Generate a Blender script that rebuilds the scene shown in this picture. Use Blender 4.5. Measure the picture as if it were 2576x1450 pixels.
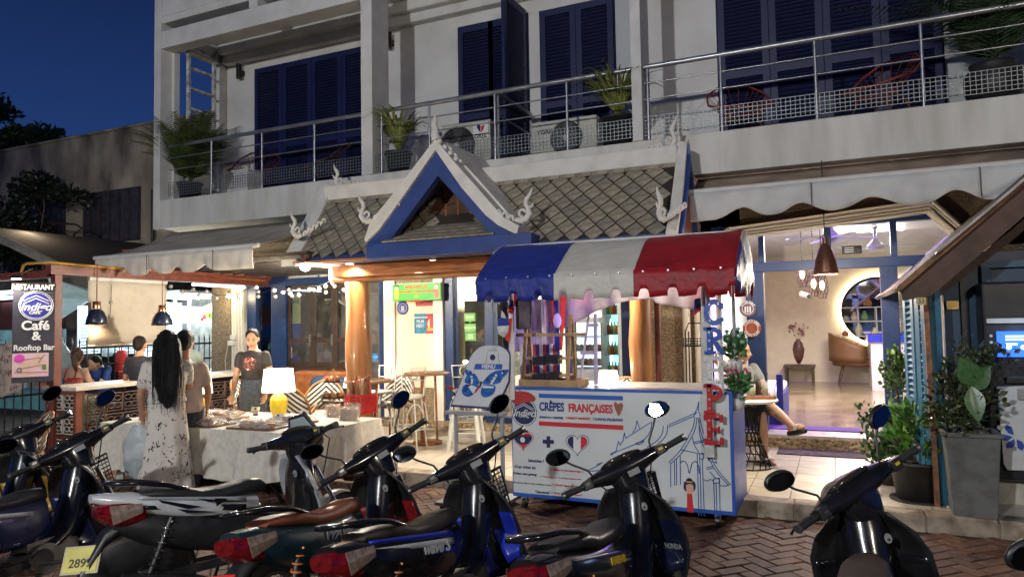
import bpy,bmesh,math,random
from mathutils import Vector,Matrix,noise as mnoise
V=Vector
PI=math.pi
R=math.radians
random.seed(7)
for o in list(bpy.data.objects):
    bpy.data.objects.remove(o,do_unlink=True)
SC=bpy.context.scene
COL=SC.collection
# ------------------------------------------------------------------ camera
PW,PH,FOC=2576.,1450.,1787.
YAW,PITCH,ROLL,CZ=R(24.4),R(2.85),R(1.0),1.7
_f=V((-math.sin(YAW)*math.cos(PITCH),math.cos(YAW)*math.cos(PITCH),math.sin(PITCH)))
_r0=V((math.cos(YAW),math.sin(YAW),0));_u0=_r0.cross(_f)
_r=_r0*math.cos(ROLL) -_u0*math.sin(ROLL)
_u=_u0*math.cos(ROLL) +_r0*math.sin(ROLL)
CAM=V((0,0,CZ))
cam_d=bpy.data.cameras.new('camera');cam=bpy.data.objects.new('camera',cam_d);COL.objects.link(cam)
m=Matrix((_r,_u,-_f)).transposed().to_4x4();m.translation=CAM
cam.matrix_world=m
cam_d.sensor_width=36;cam_d.lens=36*FOC/PW;cam_d.clip_end=500;cam_d.clip_start=.05
SC.camera=cam
def _ray(x,y): return _f +_r*((x-PW/2)/FOC) +_u*((PH/2-y)/FOC)
def atY(x,y,Y): d=_ray(x,y);return CAM +d*(Y/d.y)
def atZ(x,y,z): d=_ray(x,y);return CAM +d*((z-CZ)/d.z)
def atX(x,y,X): d=_ray(x,y);return CAM +d*(X/d.x)
# ------------------------------------------------------------------ world, street light
w=bpy.data.worlds.new('World');SC.world=w;w.use_nodes=True
nt=w.node_tree;nt.nodes.clear()
out=nt.nodes.new('ShaderNodeOutputWorld');bg=nt.nodes.new('ShaderNodeBackground')
tc=nt.nodes.new('ShaderNodeTexCoord');sx=nt.nodes.new('ShaderNodeSeparateXYZ');cr=nt.nodes.new('ShaderNodeValToRGB')
nt.links.new(tc.outputs['Generated'],sx.inputs[0]);nt.links.new(sx.outputs['Z'],cr.inputs[0])
nt.links.new(cr.outputs[0],bg.inputs[0]);nt.links.new(bg.outputs[0],out.inputs[0])
e=cr.color_ramp.elements
e[0].position=0.0;e[0].color=(.014,.045,.19,1)
e[1].position=1.0;e[1].color=(.0015,.004,.022,1)
x_=e.new(.16);x_.color=(.012,.034,.125,1)
x_=e.new(.42);x_.color=(.005,.0135,.055,1)
bg.inputs[1].default_value=1.0
SC.view_settings.view_transform='Standard'
SC.view_settings.look='None'
SC.view_settings.exposure=0.5
SC.view_settings.gamma=1.0
SC.cycles.use_denoising=True
try: SC.cycles.denoiser='OPENIMAGEDENOISE'
except Exception: pass
SC.cycles.max_bounces=5
SC.cycles.diffuse_bounces=3
SC.cycles.glossy_bounces=3
SC.cycles.transparent_max_bounces=12
SC.cycles.transmission_bounces=4
SC.cycles.sample_clamp_indirect=4
SC.cycles.caustics_reflective=False
SC.cycles.caustics_refractive=False
def light(name,kind,loc,power,col=(1,1,1),size=.1,target=None,spot=None,blend=.5,sy=None):
    d=bpy.data.lights.new(name,kind);o=bpy.data.objects.new(name,d);COL.objects.link(o)
    o.location=loc;d.energy=power;d.color=col
    if kind == 'AREA':
        d.size=size
        if sy: d.shape='RECTANGLE';d.size_y=sy
    elif kind != 'SUN': d.shadow_soft_size=size
    if kind == 'SPOT': d.spot_size=R(spot);d.spot_blend=blend
    if target is not None:
        o.rotation_euler=(V(target)-V(loc)).to_track_quat('-Z','Y').to_euler()
    return o
# the two street lamps behind the photographer (their glow shows in a bike mirror)
LAMP1=V((-3.6,-7.0,5.6))
LAMP2=V((5.2,-6.0,5.4))
light('street_light','SPOT',LAMP1+V((0,.1,-.14)),2500,(.96,.97,1.0),.13,(-4.2,8.2,3.2),100,.6)
light('street_light','SPOT',LAMP2+V((0,.1,-.14)),1150,(1.0,.88,.74),.4,(-1.6,8.4,3.6),95,.6)
# ------------------------------------------------------------------ materials
MATS={}
def mat(name,col,rough=.6,metal=0.,emit=None,es=1.,var=.12,scale=8.,bump=.0,bscale=40.,spec=.5,alpha=1.,trans=0.,coat=0.,dirt=None,stretch=None,sheen=0.):
    if name in MATS: return MATS[name]
    m=bpy.data.materials.new(name);m.use_nodes=True;nt=m.node_tree;N=nt.nodes;L=nt.links
    b=N['Principled BSDF']
    b.inputs['Roughness'].default_value=rough;b.inputs['Metallic'].default_value=metal
    b.inputs['Specular IOR Level'].default_value=spec
    b.inputs['Coat Weight'].default_value=coat;b.inputs['Coat Roughness'].default_value=.06
    if sheen: b.inputs['Sheen Weight'].default_value=sheen
    b.inputs['Base Color'].default_value=(*col,1)
    if trans: b.inputs['Transmission Weight'].default_value=trans
    if alpha < 1: b.inputs['Alpha'].default_value=alpha
    tc=N.new('ShaderNodeTexCoord');mp=N.new('ShaderNodeMapping');L.new(tc.outputs['Object'],mp.inputs[0])
    if stretch: mp.inputs['Scale'].default_value=stretch
    if var > 0:
        n=N.new('ShaderNodeTexNoise');n.inputs['Scale'].default_value=scale;n.inputs['Detail'].default_value=5;L.new(mp.outputs[0],n.inputs['Vector'])
        r=N.new('ShaderNodeValToRGB');L.new(n.outputs['Fac'],r.inputs[0])
        d=dirt or tuple(c*(1-var*2) for c in col)
        r.color_ramp.elements[0].position=.3;r.color_ramp.elements[0].color=(*d,1)
        r.color_ramp.elements[1].position=.62;r.color_ramp.elements[1].color=(*[min(1,c*(1+var*.4)) for c in col],1)
        L.new(r.outputs[0],b.inputs['Base Color'])
        mr=N.new('ShaderNodeMapRange');L.new(n.outputs['Fac'],mr.inputs['Value'])
        mr.inputs['To Min'].default_value=max(0.02,rough-.1);mr.inputs['To Max'].default_value=min(1,rough+.1)
        L.new(mr.outputs[0],b.inputs['Roughness'])
    if bump > 0:
        n2=N.new('ShaderNodeTexNoise');n2.inputs['Scale'].default_value=bscale;n2.inputs['Detail'].default_value=4;L.new(mp.outputs[0],n2.inputs['Vector'])
        bp=N.new('ShaderNodeBump');bp.inputs['Strength'].default_value=bump;bp.inputs['Distance'].default_value=.02
        L.new(n2.outputs['Fac'],bp.inputs['Height']);L.new(bp.outputs[0],b.inputs['Normal'])
    if emit is not None:
        b.inputs['Emission Color'].default_value=(*emit,1);b.inputs['Emission Strength'].default_value=es
    MATS[name]=m
    return m
def stripes(name,c1,c2,scale,axis='X',chevron=0.,rough=.6,period=None,thr=.5):
    """two-colour bands across one object axis; chevron folds them about the other axis"""
    m=bpy.data.materials.new(name);m.use_nodes=True;nt=m.node_tree;N=nt.nodes;L=nt.links
    b=N['Principled BSDF'];b.inputs['Roughness'].default_value=rough
    tc=N.new('ShaderNodeTexCoord');s=N.new('ShaderNodeSeparateXYZ');L.new(tc.outputs['Object'],s.inputs[0])
    def mth(op,a,bb=None):
        n=N.new('ShaderNodeMath');n.operation=op
        for i,q in enumerate((a,bb)):
            if q is None: continue
            if isinstance(q,(int,float)): n.inputs[i].default_value=q
            else: L.new(q,n.inputs[i])
        return n.outputs[0]
    ax=s.outputs[axis]
    if chevron:
        ot=s.outputs['X' if axis != 'X' else 'Z']
        ax=mth('ADD',ax,mth('MULTIPLY',mth('ABSOLUTE',ot),chevron))
    fr=mth('FRACT',mth('MULTIPLY',ax,scale))
    g=mth('GREATER_THAN',fr,thr)
    mx=N.new('ShaderNodeMix');mx.data_type='RGBA';L.new(g,mx.inputs[0])
    mx.inputs[6].default_value=(*c1,1);mx.inputs[7].default_value=(*c2,1)
    L.new(mx.outputs[2],b.inputs['Base Color'])
    MATS[name]=m
    return m
def emis(name,col,s):
    if name in MATS: return MATS[name]
    m=bpy.data.materials.new(name);m.use_nodes=True;nt=m.node_tree
    b=nt.nodes['Principled BSDF'];b.inputs['Base Color'].default_value=(*col,1);b.inputs['Roughness'].default_value=.5
    b.inputs['Emission Color'].default_value=(*col,1);b.inputs['Emission Strength'].default_value=s
    MATS[name]=m;return m
def glass(name,tint=(.9,.95,1),alpha=.18,rough=.03):
    m=bpy.data.materials.new(name);m.use_nodes=True;nt=m.node_tree;N=nt.nodes;N.clear()
    o=N.new('ShaderNodeOutputMaterial');mx=N.new('ShaderNodeMixShader');t=N.new('ShaderNodeBsdfTransparent');g=N.new('ShaderNodeBsdfGlossy')
    fr=N.new('ShaderNodeFresnel');fr.inputs['IOR'].default_value=1.5
    ad=N.new('ShaderNodeMath');ad.operation='ADD';ad.inputs[1].default_value=alpha*.3;nt.links.new(fr.outputs[0],ad.inputs[0])
    t.inputs[0].default_value=(*tint,1);g.inputs['Roughness'].default_value=rough;g.inputs[0].default_value=(.9,.95,1,1)
    nt.links.new(ad.outputs[0],mx.inputs[0]);nt.links.new(t.outputs[0],mx.inputs[1]);nt.links.new(g.outputs[0],mx.inputs[2]);nt.links.new(mx.outputs[0],o.inputs[0])
    MATS[name]=m;return m
# ------------------------------------------------------------------ geometry
MW={} # world matrices of things (parents)
def frame(loc=(0,0,0),rz=0.,rx=0.,ry=0.):
    return Matrix.Translation(V(loc)) @ Matrix.Rotation(rz,4,'Z') @ Matrix.Rotation(ry,4,'Y') @ Matrix.Rotation(rx,4,'X')
def basis(o,xa,ya,za):
    m=Matrix((V(xa),V(ya),V(za))).transposed().to_4x4();m.translation=V(o);return m
class MB:
    def __init__(s): s.v=[];s.f=[];s.mi=[];s.sm=[];s.M=Matrix.Identity(4)
    def at(s,M): s.M=M;return s
    def add(s,vs,fs,mi=0,smooth=False):
        b=len(s.v)
        s.v += [tuple(s.M @ V(p)) for p in vs]
        s.f += [tuple(b+i for i in f) for f in fs];s.mi += [mi]*len(fs);s.sm += [smooth]*len(fs)
        return s
    def box(s,c,d,mi=0,rz=0.,rx=0.,ry=0.):
        m=frame(c,rz,rx,ry);x,y,z=d[0]/2,d[1]/2,d[2]/2
        vs=[m @ V(p) for p in ((-x,-y,-z),(x,-y,-z),(x,y,-z),(-x,y,-z),(-x,-y,z),(x,-y,z),(x,y,z),(-x,y,z))]
        return s.add(vs,((3,2,1,0),(4,5,6,7),(0,1,5,4),(1,2,6,5),(2,3,7,6),(3,0,4,7)),mi)
    def bx(s,a,b,mi=0): # from corner to corner
        return s.box([(a[i]+b[i])/2 for i in range(3)],[abs(a[i]-b[i]) for i in range(3)],mi)
    def bar(s,p,q,wd,hd=None,mi=0,up=(0,0,1)):
        """rectangular bar from p to q"""
        p,q=V(p),V(q);d=(q-p).normalized();hd=hd or wd
        a=d.cross(V(up));
        if a.length < 1e-4: a=d.cross(V((0,1,0)))
        a.normalize();b=a.cross(d)
        vs=[]
        for c in (p,q):
            for i,j in ((-1,-1),(1,-1),(1,1),(-1,1)): vs.append(c +a*(i*wd/2) +b*(j*hd/2))
        return s.add(vs,((3,2,1,0),(4,5,6,7),(0,1,5,4),(1,2,6,5),(2,3,7,6),(3,0,4,7)),mi)
    def cyl(s,p,q,r,r2=None,n=12,mi=0,caps=True,smooth=True):
        p,q=V(p),V(q);r2=r if r2 is None else r2;d=(q-p).normalized()
        a=d.cross(V((0,0,1)))
        if a.length < 1e-3: a=V((1,0,0))
        a.normalize();b=d.cross(a)
        vs=[p+(a*math.cos(t)+b*math.sin(t))*r for t in [2*PI*i/n for i in range(n)]] +[q+(a*math.cos(t)+b*math.sin(t))*r2 for t in [2*PI*i/n for i in range(n)]]
        s.add(vs,[(i,(i+1) % n,n+(i+1) % n,n+i) for i in range(n)],mi,smooth)
        if caps: s.add(vs,[tuple(range(n-1,-1,-1)),tuple(range(n,2*n))],mi)
        return s
    def tube(s,pts,r,n=8,mi=0,closed=False,caps=True):
        pts=[V(p) for p in pts];m=len(pts);rs=r if isinstance(r,(list,tuple)) else [r]*m
        vs=[];prev=None
        for i,p in enumerate(pts):
            if closed: d=pts[(i+1) % m]-pts[i-1]
            else: d=pts[min(i+1,m-1)]-pts[max(i-1,0)]
            d.normalize()
            if prev is None:
                a=d.cross(V((0,0,1)))
                if a.length < 1e-3: a=V((1,0,0))
            else:
                a=prev -d*prev.dot(d)
            a.normalize();prev=a;b=d.cross(a)
            vs += [p+(a*math.cos(2*PI*k/n)+b*math.sin(2*PI*k/n))*rs[i] for k in range(n)]
        fs=[]
        for i in range(m if closed else m-1):
            j=(i+1) % m
            fs += [(i*n+k,i*n+(k+1) % n,j*n+(k+1) % n,j*n+k) for k in range(n)]
        s.add(vs,fs,mi,True)
        if caps and not closed: s.add(vs,[tuple(range(n-1,-1,-1)),tuple(range((m-1)*n,m*n))],mi)
        return s
    def lathe(s,prof,c=(0,0,0),n=20,mi=0,smooth=True,sx=1.,sy=1.):
        """prof: list of (r,z)"""
        c=V(c);vs=[]
        for r,z in prof: vs += [c+V((r*math.cos(2*PI*k/n)*sx,r*math.sin(2*PI*k/n)*sy,z)) for k in range(n)]
        fs=[]
        for i in range(len(prof)-1): fs += [(i*n+k,i*n+(k+1) % n,(i+1)*n+(k+1) % n,(i+1)*n+k) for k in range(n)]
        return s.add(vs,fs,mi,smooth)
    def ell(s,c,r,n=12,m=8,mi=0,M=None):
        vs=[]
        if isinstance(r,(int,float)): r=(r,r,r)
        for i in range(m+1):
            t=PI*i/m
            for k in range(n):
                p=V((math.sin(t)*math.cos(2*PI*k/n)*r[0],math.sin(t)*math.sin(2*PI*k/n)*r[1],math.cos(t)*r[2]))
                if M: p=M @ p
                vs.append(V(c)+p)
        fs=[]
        for i in range(m): fs += [(i*n+k,(i+1)*n+k,(i+1)*n+(k+1) % n,i*n+(k+1) % n) for k in range(n)]
        return s.add(vs,fs,mi,True)
    def prism(s,poly,o,ua,va,depth,mi=0,side=None):
        """polygon of (u,v) on plane o,ua,va extruded along ua x va by depth"""
        o,ua,va=V(o),V(ua),V(va);nn=ua.cross(va).normalized()*depth;k=len(poly)
        vs=[o+ua*a+va*b for a,b in poly];vs += [p+nn for p in vs]
        s.add(vs,[tuple(range(k-1,-1,-1)),tuple(range(k,2*k))],mi)
        s.add(vs,[(i,(i+1) % k,k+(i+1) % k,k+i) for i in range(k)],mi if side is None else side)
        return s
    def grid(s,fn,nu,nv,mi=0,smooth=True,thick=0.):
        vs=[V(fn(i/nu,j/nv)) for j in range(nv+1) for i in range(nu+1)]
        fs=[(j*(nu+1)+i,j*(nu+1)+i+1,(j+1)*(nu+1)+i+1,(j+1)*(nu+1)+i) for j in range(nv) for i in range(nu)]
        return s.add(vs,fs,mi,smooth)
    def loft(s,secs,mi=0,caps=True,smooth=True):
        k=len(secs[0]);vs=[V(p) for sec in secs for p in sec];fs=[]
        for i in range(len(secs)-1): fs += [(i*k+j,i*k+(j+1) % k,(i+1)*k+(j+1) % k,(i+1)*k+j) for j in range(k)]
        s.add(vs,fs,mi,smooth)
        if caps: s.add(vs,[tuple(range(k-1,-1,-1)),tuple(range((len(secs)-1)*k,len(secs)*k))],mi,smooth)
        return s
    def build(s,name,mats,parent=None,bevel=0.,solid=0.,sub=0,local=False,label=None,kind=None):
        """vertices are world coordinates unless local; linked as one object under parent"""
        me=bpy.data.meshes.new(name)
        vs=s.v
        if parent is not None and not local:
            inv=MW[parent.name].inverted();vs=[tuple(inv @ V(p)) for p in vs]
        me.from_pydata(vs,[],s.f)
        if not isinstance(mats,(list,tuple)): mats=[mats]
        for q in mats: me.materials.append(q)
        if len(mats) > 1: me.polygons.foreach_set('material_index',s.mi)
        me.polygons.foreach_set('use_smooth',s.sm)
        me.validate();me.update()
        o=bpy.data.objects.new(name,me);COL.objects.link(o)
        if parent is not None: o.parent=parent
        MW[o.name]=MW[parent.name].copy() if parent is not None else Matrix.Identity(4)
        if solid:
            md=o.modifiers.new('solid','SOLIDIFY');md.thickness=solid;md.offset=0
        if bevel:
            md=o.modifiers.new('bevel','BEVEL');md.width=bevel;md.segments=2;md.limit_method='ANGLE';md.angle_limit=R(40);md.harden_normals=False
        if sub:
            md=o.modifiers.new('sub','SUBSURF');md.levels=sub;md.render_levels=sub
        if label: o['label']=label
        if kind: o['kind']=kind
        return o
def thing(name,label,cat,loc=(0,0,0),rz=0.,group=None):
    o=bpy.data.objects.new(name,None);COL.objects.link(o);o.empty_display_size=.1
    o.location=loc;o.rotation_euler=(0,0,rz)
    o['label']=label;o['category']=cat
    if group: o['group']=group
    MW[o.name]=frame(loc,rz)
    return o
def place(o,loc,rz=0.,rx=0.,ry=0.):
    o.location=loc;o.rotation_euler=Matrix.Rotation(rz,4,'Z').to_3x3().__matmul__(Matrix.Rotation(ry,4,'Y').to_3x3() @ Matrix.Rotation(rx,4,'X').to_3x3()).to_euler()
    MW[o.name]=frame(loc,rz,rx,ry)
def tag(o,label,cat,group=None,kind=None):
    o['label']=label;o['category']=cat
    if group: o['group']=group
    if kind: o['kind']=kind
    return o
def struct(o): o['kind']='structure';return o
def copy_tree(o,parent=None):
    c=o.copy();COL.objects.link(c);c.parent=parent
    for ch in [k for k in CH(o)]: copy_tree(ch,c)
    return c
def CH(o): return list(o.children)
def dup(root,label,loc,rz=0.,rx=0.,ry=0.):
    c=copy_tree(root);c['label']=label;place(c,loc,rz,rx,ry);return c
def text(s,name,M,size,m,parent=None,ext=.004,off=0.,align='CENTER',sx=1.,shear=0.,label=None,valign='CENTER',spacing=1.):
    """lettering: font outlines turned into a mesh, at world matrix M (local x along the line, z out of the surface)"""
    c=bpy.data.curves.new(name,'FONT');c.body=s;c.size=size;c.extrude=ext;c.offset=off;c.align_x=align;c.align_y=valign
    c.shear=shear;c.resolution_u=3;c.space_character=spacing
    t=bpy.data.objects.new(name,c);COL.objects.link(t)
    dg=bpy.context.evaluated_depsgraph_get()
    me=bpy.data.meshes.new_from_object(t.evaluated_get(dg))
    bpy.data.objects.remove(t,do_unlink=True);bpy.data.curves.remove(c)
    me.transform(Matrix.Diagonal((sx,1,1,1)))
    T=M
    if parent is not None: T=MW[parent.name].inverted() @ M
    me.transform(T)
    me.materials.clear();me.materials.append(m)
    o=bpy.data.objects.new(name,me);COL.objects.link(o)
    if parent is not None: o.parent=parent
    MW[o.name]=MW[parent.name].copy() if parent is not None else Matrix.Identity(4)
    if label: o['label']=label
    return o
def pxm(p): return (V(p)-CAM).dot(_f)/FOC # metres per photo pixel at a point
def wallM(p,xa=(1,0,0),za=None):
    """matrix of a sign on a wall facing the street: local x = xa, local y = up, local z = out of the wall"""
    xa=V(xa).normalized();ya=V((0,0,1));z=xa.cross(ya);return basis(p,xa,ya,z)
# ------------------------------------------------------------------ palette
M_white=mat('white_render',(.65,.645,.61),.75,var=.06,scale=3,bump=.15,bscale=30,dirt=(.55,.55,.51))
M_fascia=mat('stained_fascia',(.64,.635,.59),.8,var=.12,scale=2.6,bump=.3,bscale=22,dirt=(.50,.495,.44),stretch=(1.6,1,.3))
M_blue=mat('navy_shutter_paint',(.006,.011,.068),.5,var=.1,scale=5,bump=.05)
M_bframe=mat('blue_frame_paint',(.010,.032,.115),.42,var=.1,scale=6,bump=.04)
M_bbeam=mat('blue_beam_paint',(.022,.055,.22),.5,var=.12,scale=5,bump=.08)
M_steel=mat('brushed_steel',(.42,.43,.44),.35,metal=.8,var=.1)
M_wire=mat('galvanised_wire',(.26,.28,.28),.45,metal=.6,var=0)
M_wood=mat('varnished_wood',(.36,.13,.035),.38,var=.3,scale=4,stretch=(1,8,8),bump=.15,bscale=20,coat=.3)
M_log=mat('varnished_log',(.28,.125,.042),.42,var=.3,scale=4,stretch=(4,4,.5),bump=.3,bscale=8,coat=.3,dirt=(.22,.085,.025))
M_dwood=mat('dark_wood',(.055,.03,.018),.5,var=.2,bump=.1)
M_brown=mat('brown_painted_timber',(.15,.035,.018),.5,var=.2,bump=.1)
M_cream=mat('cream_panel',(.68,.62,.47),.6,var=.05,scale=3)
M_trim=mat('cream_trim',(.72,.67,.57),.6,var=0)
M_dark=mat('black_plastic',(.012,.012,.013),.4,var=.1)
M_black=mat('black_metal',(.01,.01,.011),.45,metal=.3,var=0)
M_whitem=mat('white_metal_paint',(.62,.62,.58),.4,var=.06)
M_glass=glass('window_glass')
M_bulb=emis('bulb_glow',(1,.93,.8),14)
def pebble(name,c1,c2,scale=55):
    m=mat(name,c1,.85,var=0)
    nt=m.node_tree;N=nt.nodes;L=nt.links;b=N['Principled BSDF']
    tc=N.new('ShaderNodeTexCoord');v=N.new('ShaderNodeTexVoronoi');v.inputs['Scale'].default_value=scale;L.new(tc.outputs['Object'],v.inputs[0])
    r=N.new('ShaderNodeValToRGB');r.color_ramp.elements[0].color=(*c1,1);r.color_ramp.elements[1].color=(*c2,1)
    sp=N.new('ShaderNodeSeparateColor');L.new(v.outputs['Color'],sp.inputs[0]);L.new(sp.outputs[0],r.inputs[0]);L.new(r.outputs[0],b.inputs['Base Color'])
    bp=N.new('ShaderNodeBump');bp.inputs['Strength'].default_value=1;bp.inputs['Distance'].default_value=.012;bp.invert=True
    L.new(v.outputs['Distance'],bp.inputs['Height']);L.new(bp.outputs[0],b.inputs['Normal'])
    return m
M_peb=pebble('pebble_dash',(.16,.115,.07),(.36,.28,.18))
# ------------------------------------------------------------------ ground
struct(MB().add([(-60,-40,-.03),(60,-40,-.03),(60,60,-.03),(-60,60,-.03)],[(0,1,2,3)]).build('street',mat('street_dust',(.06,.05,.042),.85,var=.25,scale=2,bump=.3)))
M_mortar=mat('sand_joints',(.035,.028,.022),.9,var=.2,scale=10)
M_br=[mat('brick_%d' % i,c,.72,var=.25,scale=14,bump=.35,bscale=60) for i,c in enumerate([(.15,.07,.042),(.12,.06,.04),(.17,.085,.05),(.10,.052,.036)])]
pav=struct(MB().bx((-12.2,.2,-.05),(3.6,6.6,-.014)).build('pavement',M_mortar))
BW=.115
def brick_mesh(mi):
    b=MB();l,w_,h,c=BW-.004,BW/2-.004,.016,.006
    z0=-.016
    vs=[(-l,-w_,z0),(l,-w_,z0),(l,w_,z0),(-l,w_,z0),(-l,-w_,-c),(l,-w_,-c),(l,w_,-c),(-l,w_,-c),(-l+c,-w_+c,0),(l-c,-w_+c,0),(l-c,w_-c,0),(-l+c,w_-c,0)]
    fs=[(0,1,5,4),(1,2,6,5),(2,3,7,6),(3,0,4,7),(4,5,9,8),(5,6,10,9),(6,7,11,10),(7,4,8,11),(8,9,10,11)]
    return vs,fs
bvs,bfs=brick_mesh(0)
def proj(p):
    d=V(p)-CAM;t=d.dot(_f)
    if t < .2: return None
    return (PW/2+FOC*d.dot(_r)/t,PH/2-FOC*d.dot(_u)/t,t)
hb=[]
a45=R(45)
for k in range(-130,131):
    for n in range(-64,65):
        # unit BW squares: horizontal brick occupies (x,y),(x+1,y); vertical occupies (x+2? ,...)
        x,y=k+4*n,k
        hb.append((x+1,y+.5,0));hb.append((x+2.5,y,1))
rnd=random.Random(3)
ca,sa=math.cos(R(45)),math.sin(R(45))
seen=[]
for (gx,gy,o) in hb:
    X,Y=gx*BW,gy*BW
    wx,wy=X*ca-Y*sa-4,X*sa+Y*ca+4
    if not (-12.1 < wx < 3.5 and 1.2 < wy < 6.55): continue
    q=proj((wx,wy,0))
    if q is None or not (-90 < q[0] < PW+90 and q[1] < PH+110): continue
    seen.append((q[2] if (0 < q[0] < PW and 0 < q[1] < PH) else 99,wx,wy,o))
seen.sort()
meshes=[]
for mi in range(4):
    me=bpy.data.meshes.new('brick');me.from_pydata(bvs,[],bfs);me.materials.append(M_br[mi]);meshes.append(me)
far=MB()
# which bricks show: those right of the bikes and under the stall front are the open ones
for k,(t,wx,wy,o) in enumerate(seen):
    rz=a45 +(PI/2 if o else 0) +rnd.uniform(-.015,.015);z=rnd.uniform(-.004,.003);tx=rnd.uniform(-.012,.012)
    mi=rnd.choice((0,0,1,2,3))
    if k < 298:
        ob=bpy.data.objects.new('brick',meshes[mi]);COL.objects.link(ob);ob.parent=pav
        ob.location=(wx,wy,z);ob.rotation_euler=(tx,0,rz)
    else:
        far.at(frame((wx,wy,z),rz,tx));far.add(bvs,bfs,mi)
far.at(Matrix.Identity(4))
far.build('brick_field',M_br,pav,kind='stuff')
# terrace of pale tiles with a kerb
TZ=.12
ter=struct(MB().bx((-9.25,6.62,-.05),(2.6,9.9,TZ-.012)).build('terrace',mat('tile_grout',(.22,.19,.16),.9)))
M_tile=[mat('tile_%d' % i,c,.32,var=.07,scale=5,bump=.03) for i,c in enumerate([(.46,.41,.34),(.49,.44,.365),(.43,.385,.32)])]
TS=.365
tm=[]
for mi in range(3):
    b=MB().box((0,0,-.006),(TS-.008,TS-.008,.012));me=bpy.data.meshes.new('floor_tile');me.from_pydata(b.v,[],b.f);me.materials.append(M_tile[mi]);tm.append(me)
ny=int((9.42-6.8)/TS)
for i in range(32):
    for j in range(ny+1):
        x,y=-9.0+i*TS,6.98+j*TS
        ob=bpy.data.objects.new('floor_tile',tm[rnd.choice((0,1,2))]);COL.objects.link(ob);ob.parent=ter
        ob.location=(x,y,TZ+rnd.uniform(-.001,.0005));
kerb=struct(MB().bx((-9.25,6.6,-.04),(2.6,6.62,.10)).build('kerb',mat('kerb_core',(.3,.27,.23),.8)))
cm=[mat('kerb_stone_%d' % i,c,.75,var=.2,bump=.3,dirt=(.12,.09,.06)) for i,c in enumerate([(.30,.25,.19),(.34,.29,.22)])]
for i in range(24):
    x0=-9.2+i*.49
    ob=MB().box((x0+.245,6.68,.045),(.482,.2,.165)).build('kerb_stone',cm[i % 2],kerb,bevel=.012)
# ------------------------------------------------------------------ cafe building
BX0,BX1=-10.42,3.6
YB,YU=8.39,9.78
bd=thing('cafe_building','white two storey cafe building with navy louvred shutters and a balcony','building',(-3,9.8,0))
SZ0,SZ1=3.40,3.88
MB().bx((BX0,YB,SZ0),(BX1,YU+.2,SZ1)).build('balcony_slab',M_fascia,bd,bevel=.01)
b=MB();b.bx((BX0+.02,YU,SZ1),(BX1,YU+.2,8.2))
b.build('upper_wall',mat('upper_wall_paint',(.66,.66,.64),.75,var=.06,scale=1.5,bump=.1,dirt=(.56,.55,.51)),bd)
MB().bx((BX0,YB+.02,6.93),(BX1,YU,7.1)).build('upper_ceiling',M_white,bd)
# ceiling cove steps
MB().bx((-10.2,9.5,6.75),(BX1,YU,6.93)).build('cornice',M_white,bd,bevel=.03)
MB().bx((-10.2,9.62,6.6),(BX1,YU,6.75)).build('cornice',M_white,bd,bevel=.02)
# columns
xc0=atY(388,300,YB).x,atY(404,300,YB).x
xc1=atY(909,250,YB).x,atY(937,250,YB).x
xc2=atY(1587,150,YB).x,atY(1613,150,YB).x
for (x0,x1),dy in ((xc0,.34),(xc1,.42),(xc2,.42)):
    MB().bx((x0,YB-.012,SZ1-.0 if x0 > -8 else SZ0),(x1,YB+dy,8.1)).build('column',M_white,bd,bevel=.008)
MB().bx((2.15,YB-.012,SZ1),(2.4,YB+.4,8.1)).build('column',M_white,bd)
# beams over the left bay
zb=atY(405,123,YB).z
MB().bx((xc0[1],YB+.0,zb),(xc1[0],YB+.25,zb+.3)).build('beam',M_white,bd,bevel=.01)
MB().bx((xc0[1],YB+.0,zb+.56),(xc1[0],YB+.25,zb+.86)).build('beam',M_white,bd,bevel=.01)
xp=atY(637,20,YB).x
MB().bx((xp-.09,YB,zb+.3),(xp+.09,YB+.2,zb+.56)).build('beam_post',M_white,bd)
MB().bx((xc0[1],YB+.2,zb+1.1),(xc1[0],YB+.5,zb+1.3)).build('beam',M_white,bd,bevel=.01)
# left side wall with the opening towards the sky
ys=atX(438,300,-10.25).y
MB().bx((BX0+.002,YB+.34,SZ1),(-10.25,ys,7)).build('side_wall',M_white,bd)
MB().bx((BX0+.002,ys,6.62),(-10.25,9.62,7)).build('side_wall',M_white,bd)
MB().bx((BX0+.002,9.6,SZ1),(-10.25,YU,7)).build('side_wall',M_white,bd)
MB().bx((BX0+.05,YU,-.0),(BX1,YU+.18,.27)).build('plinth',M_peb,bd)
MB().bx((BX0,YB+.3,7.5),(BX1,12.5,8.2)).build('roof_slab',M_white,bd)
def leaf_local(w_,h,panels=2,t=.045):
    """louvred leaf: local x 0..w, z 0..h, front at -y"""
    f=MB();st=.085
    f.bx((0,-t/2,0),(st,t/2,h));f.bx((w_-st,-t/2,0),(w_,t/2,h))
    zs=[0.0];rails=[(0,.16)]
    splits={1: [],2: [h*.42],3: [h*.33,h*.66]}[panels]
    rails=[(0,.15)] +[(s-.05,s+.05) for s in splits] +[(h-.1,h)]
    for a,c in rails: f.bx((st,-t/2+.002,a),(w_-st,t/2-.002,c))
    s=MB()
    for k in range(len(rails)-1):
        z0,z1=rails[k][1],rails[k+1][0];n=int((z1-z0)/.052)
        for i in range(n):
            z=z0+(i+.5)*(z1-z0)/n
            s.box((w_/2,0,z),(w_-2*st,.05,.012),rx=R(38))
    return f,s
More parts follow.
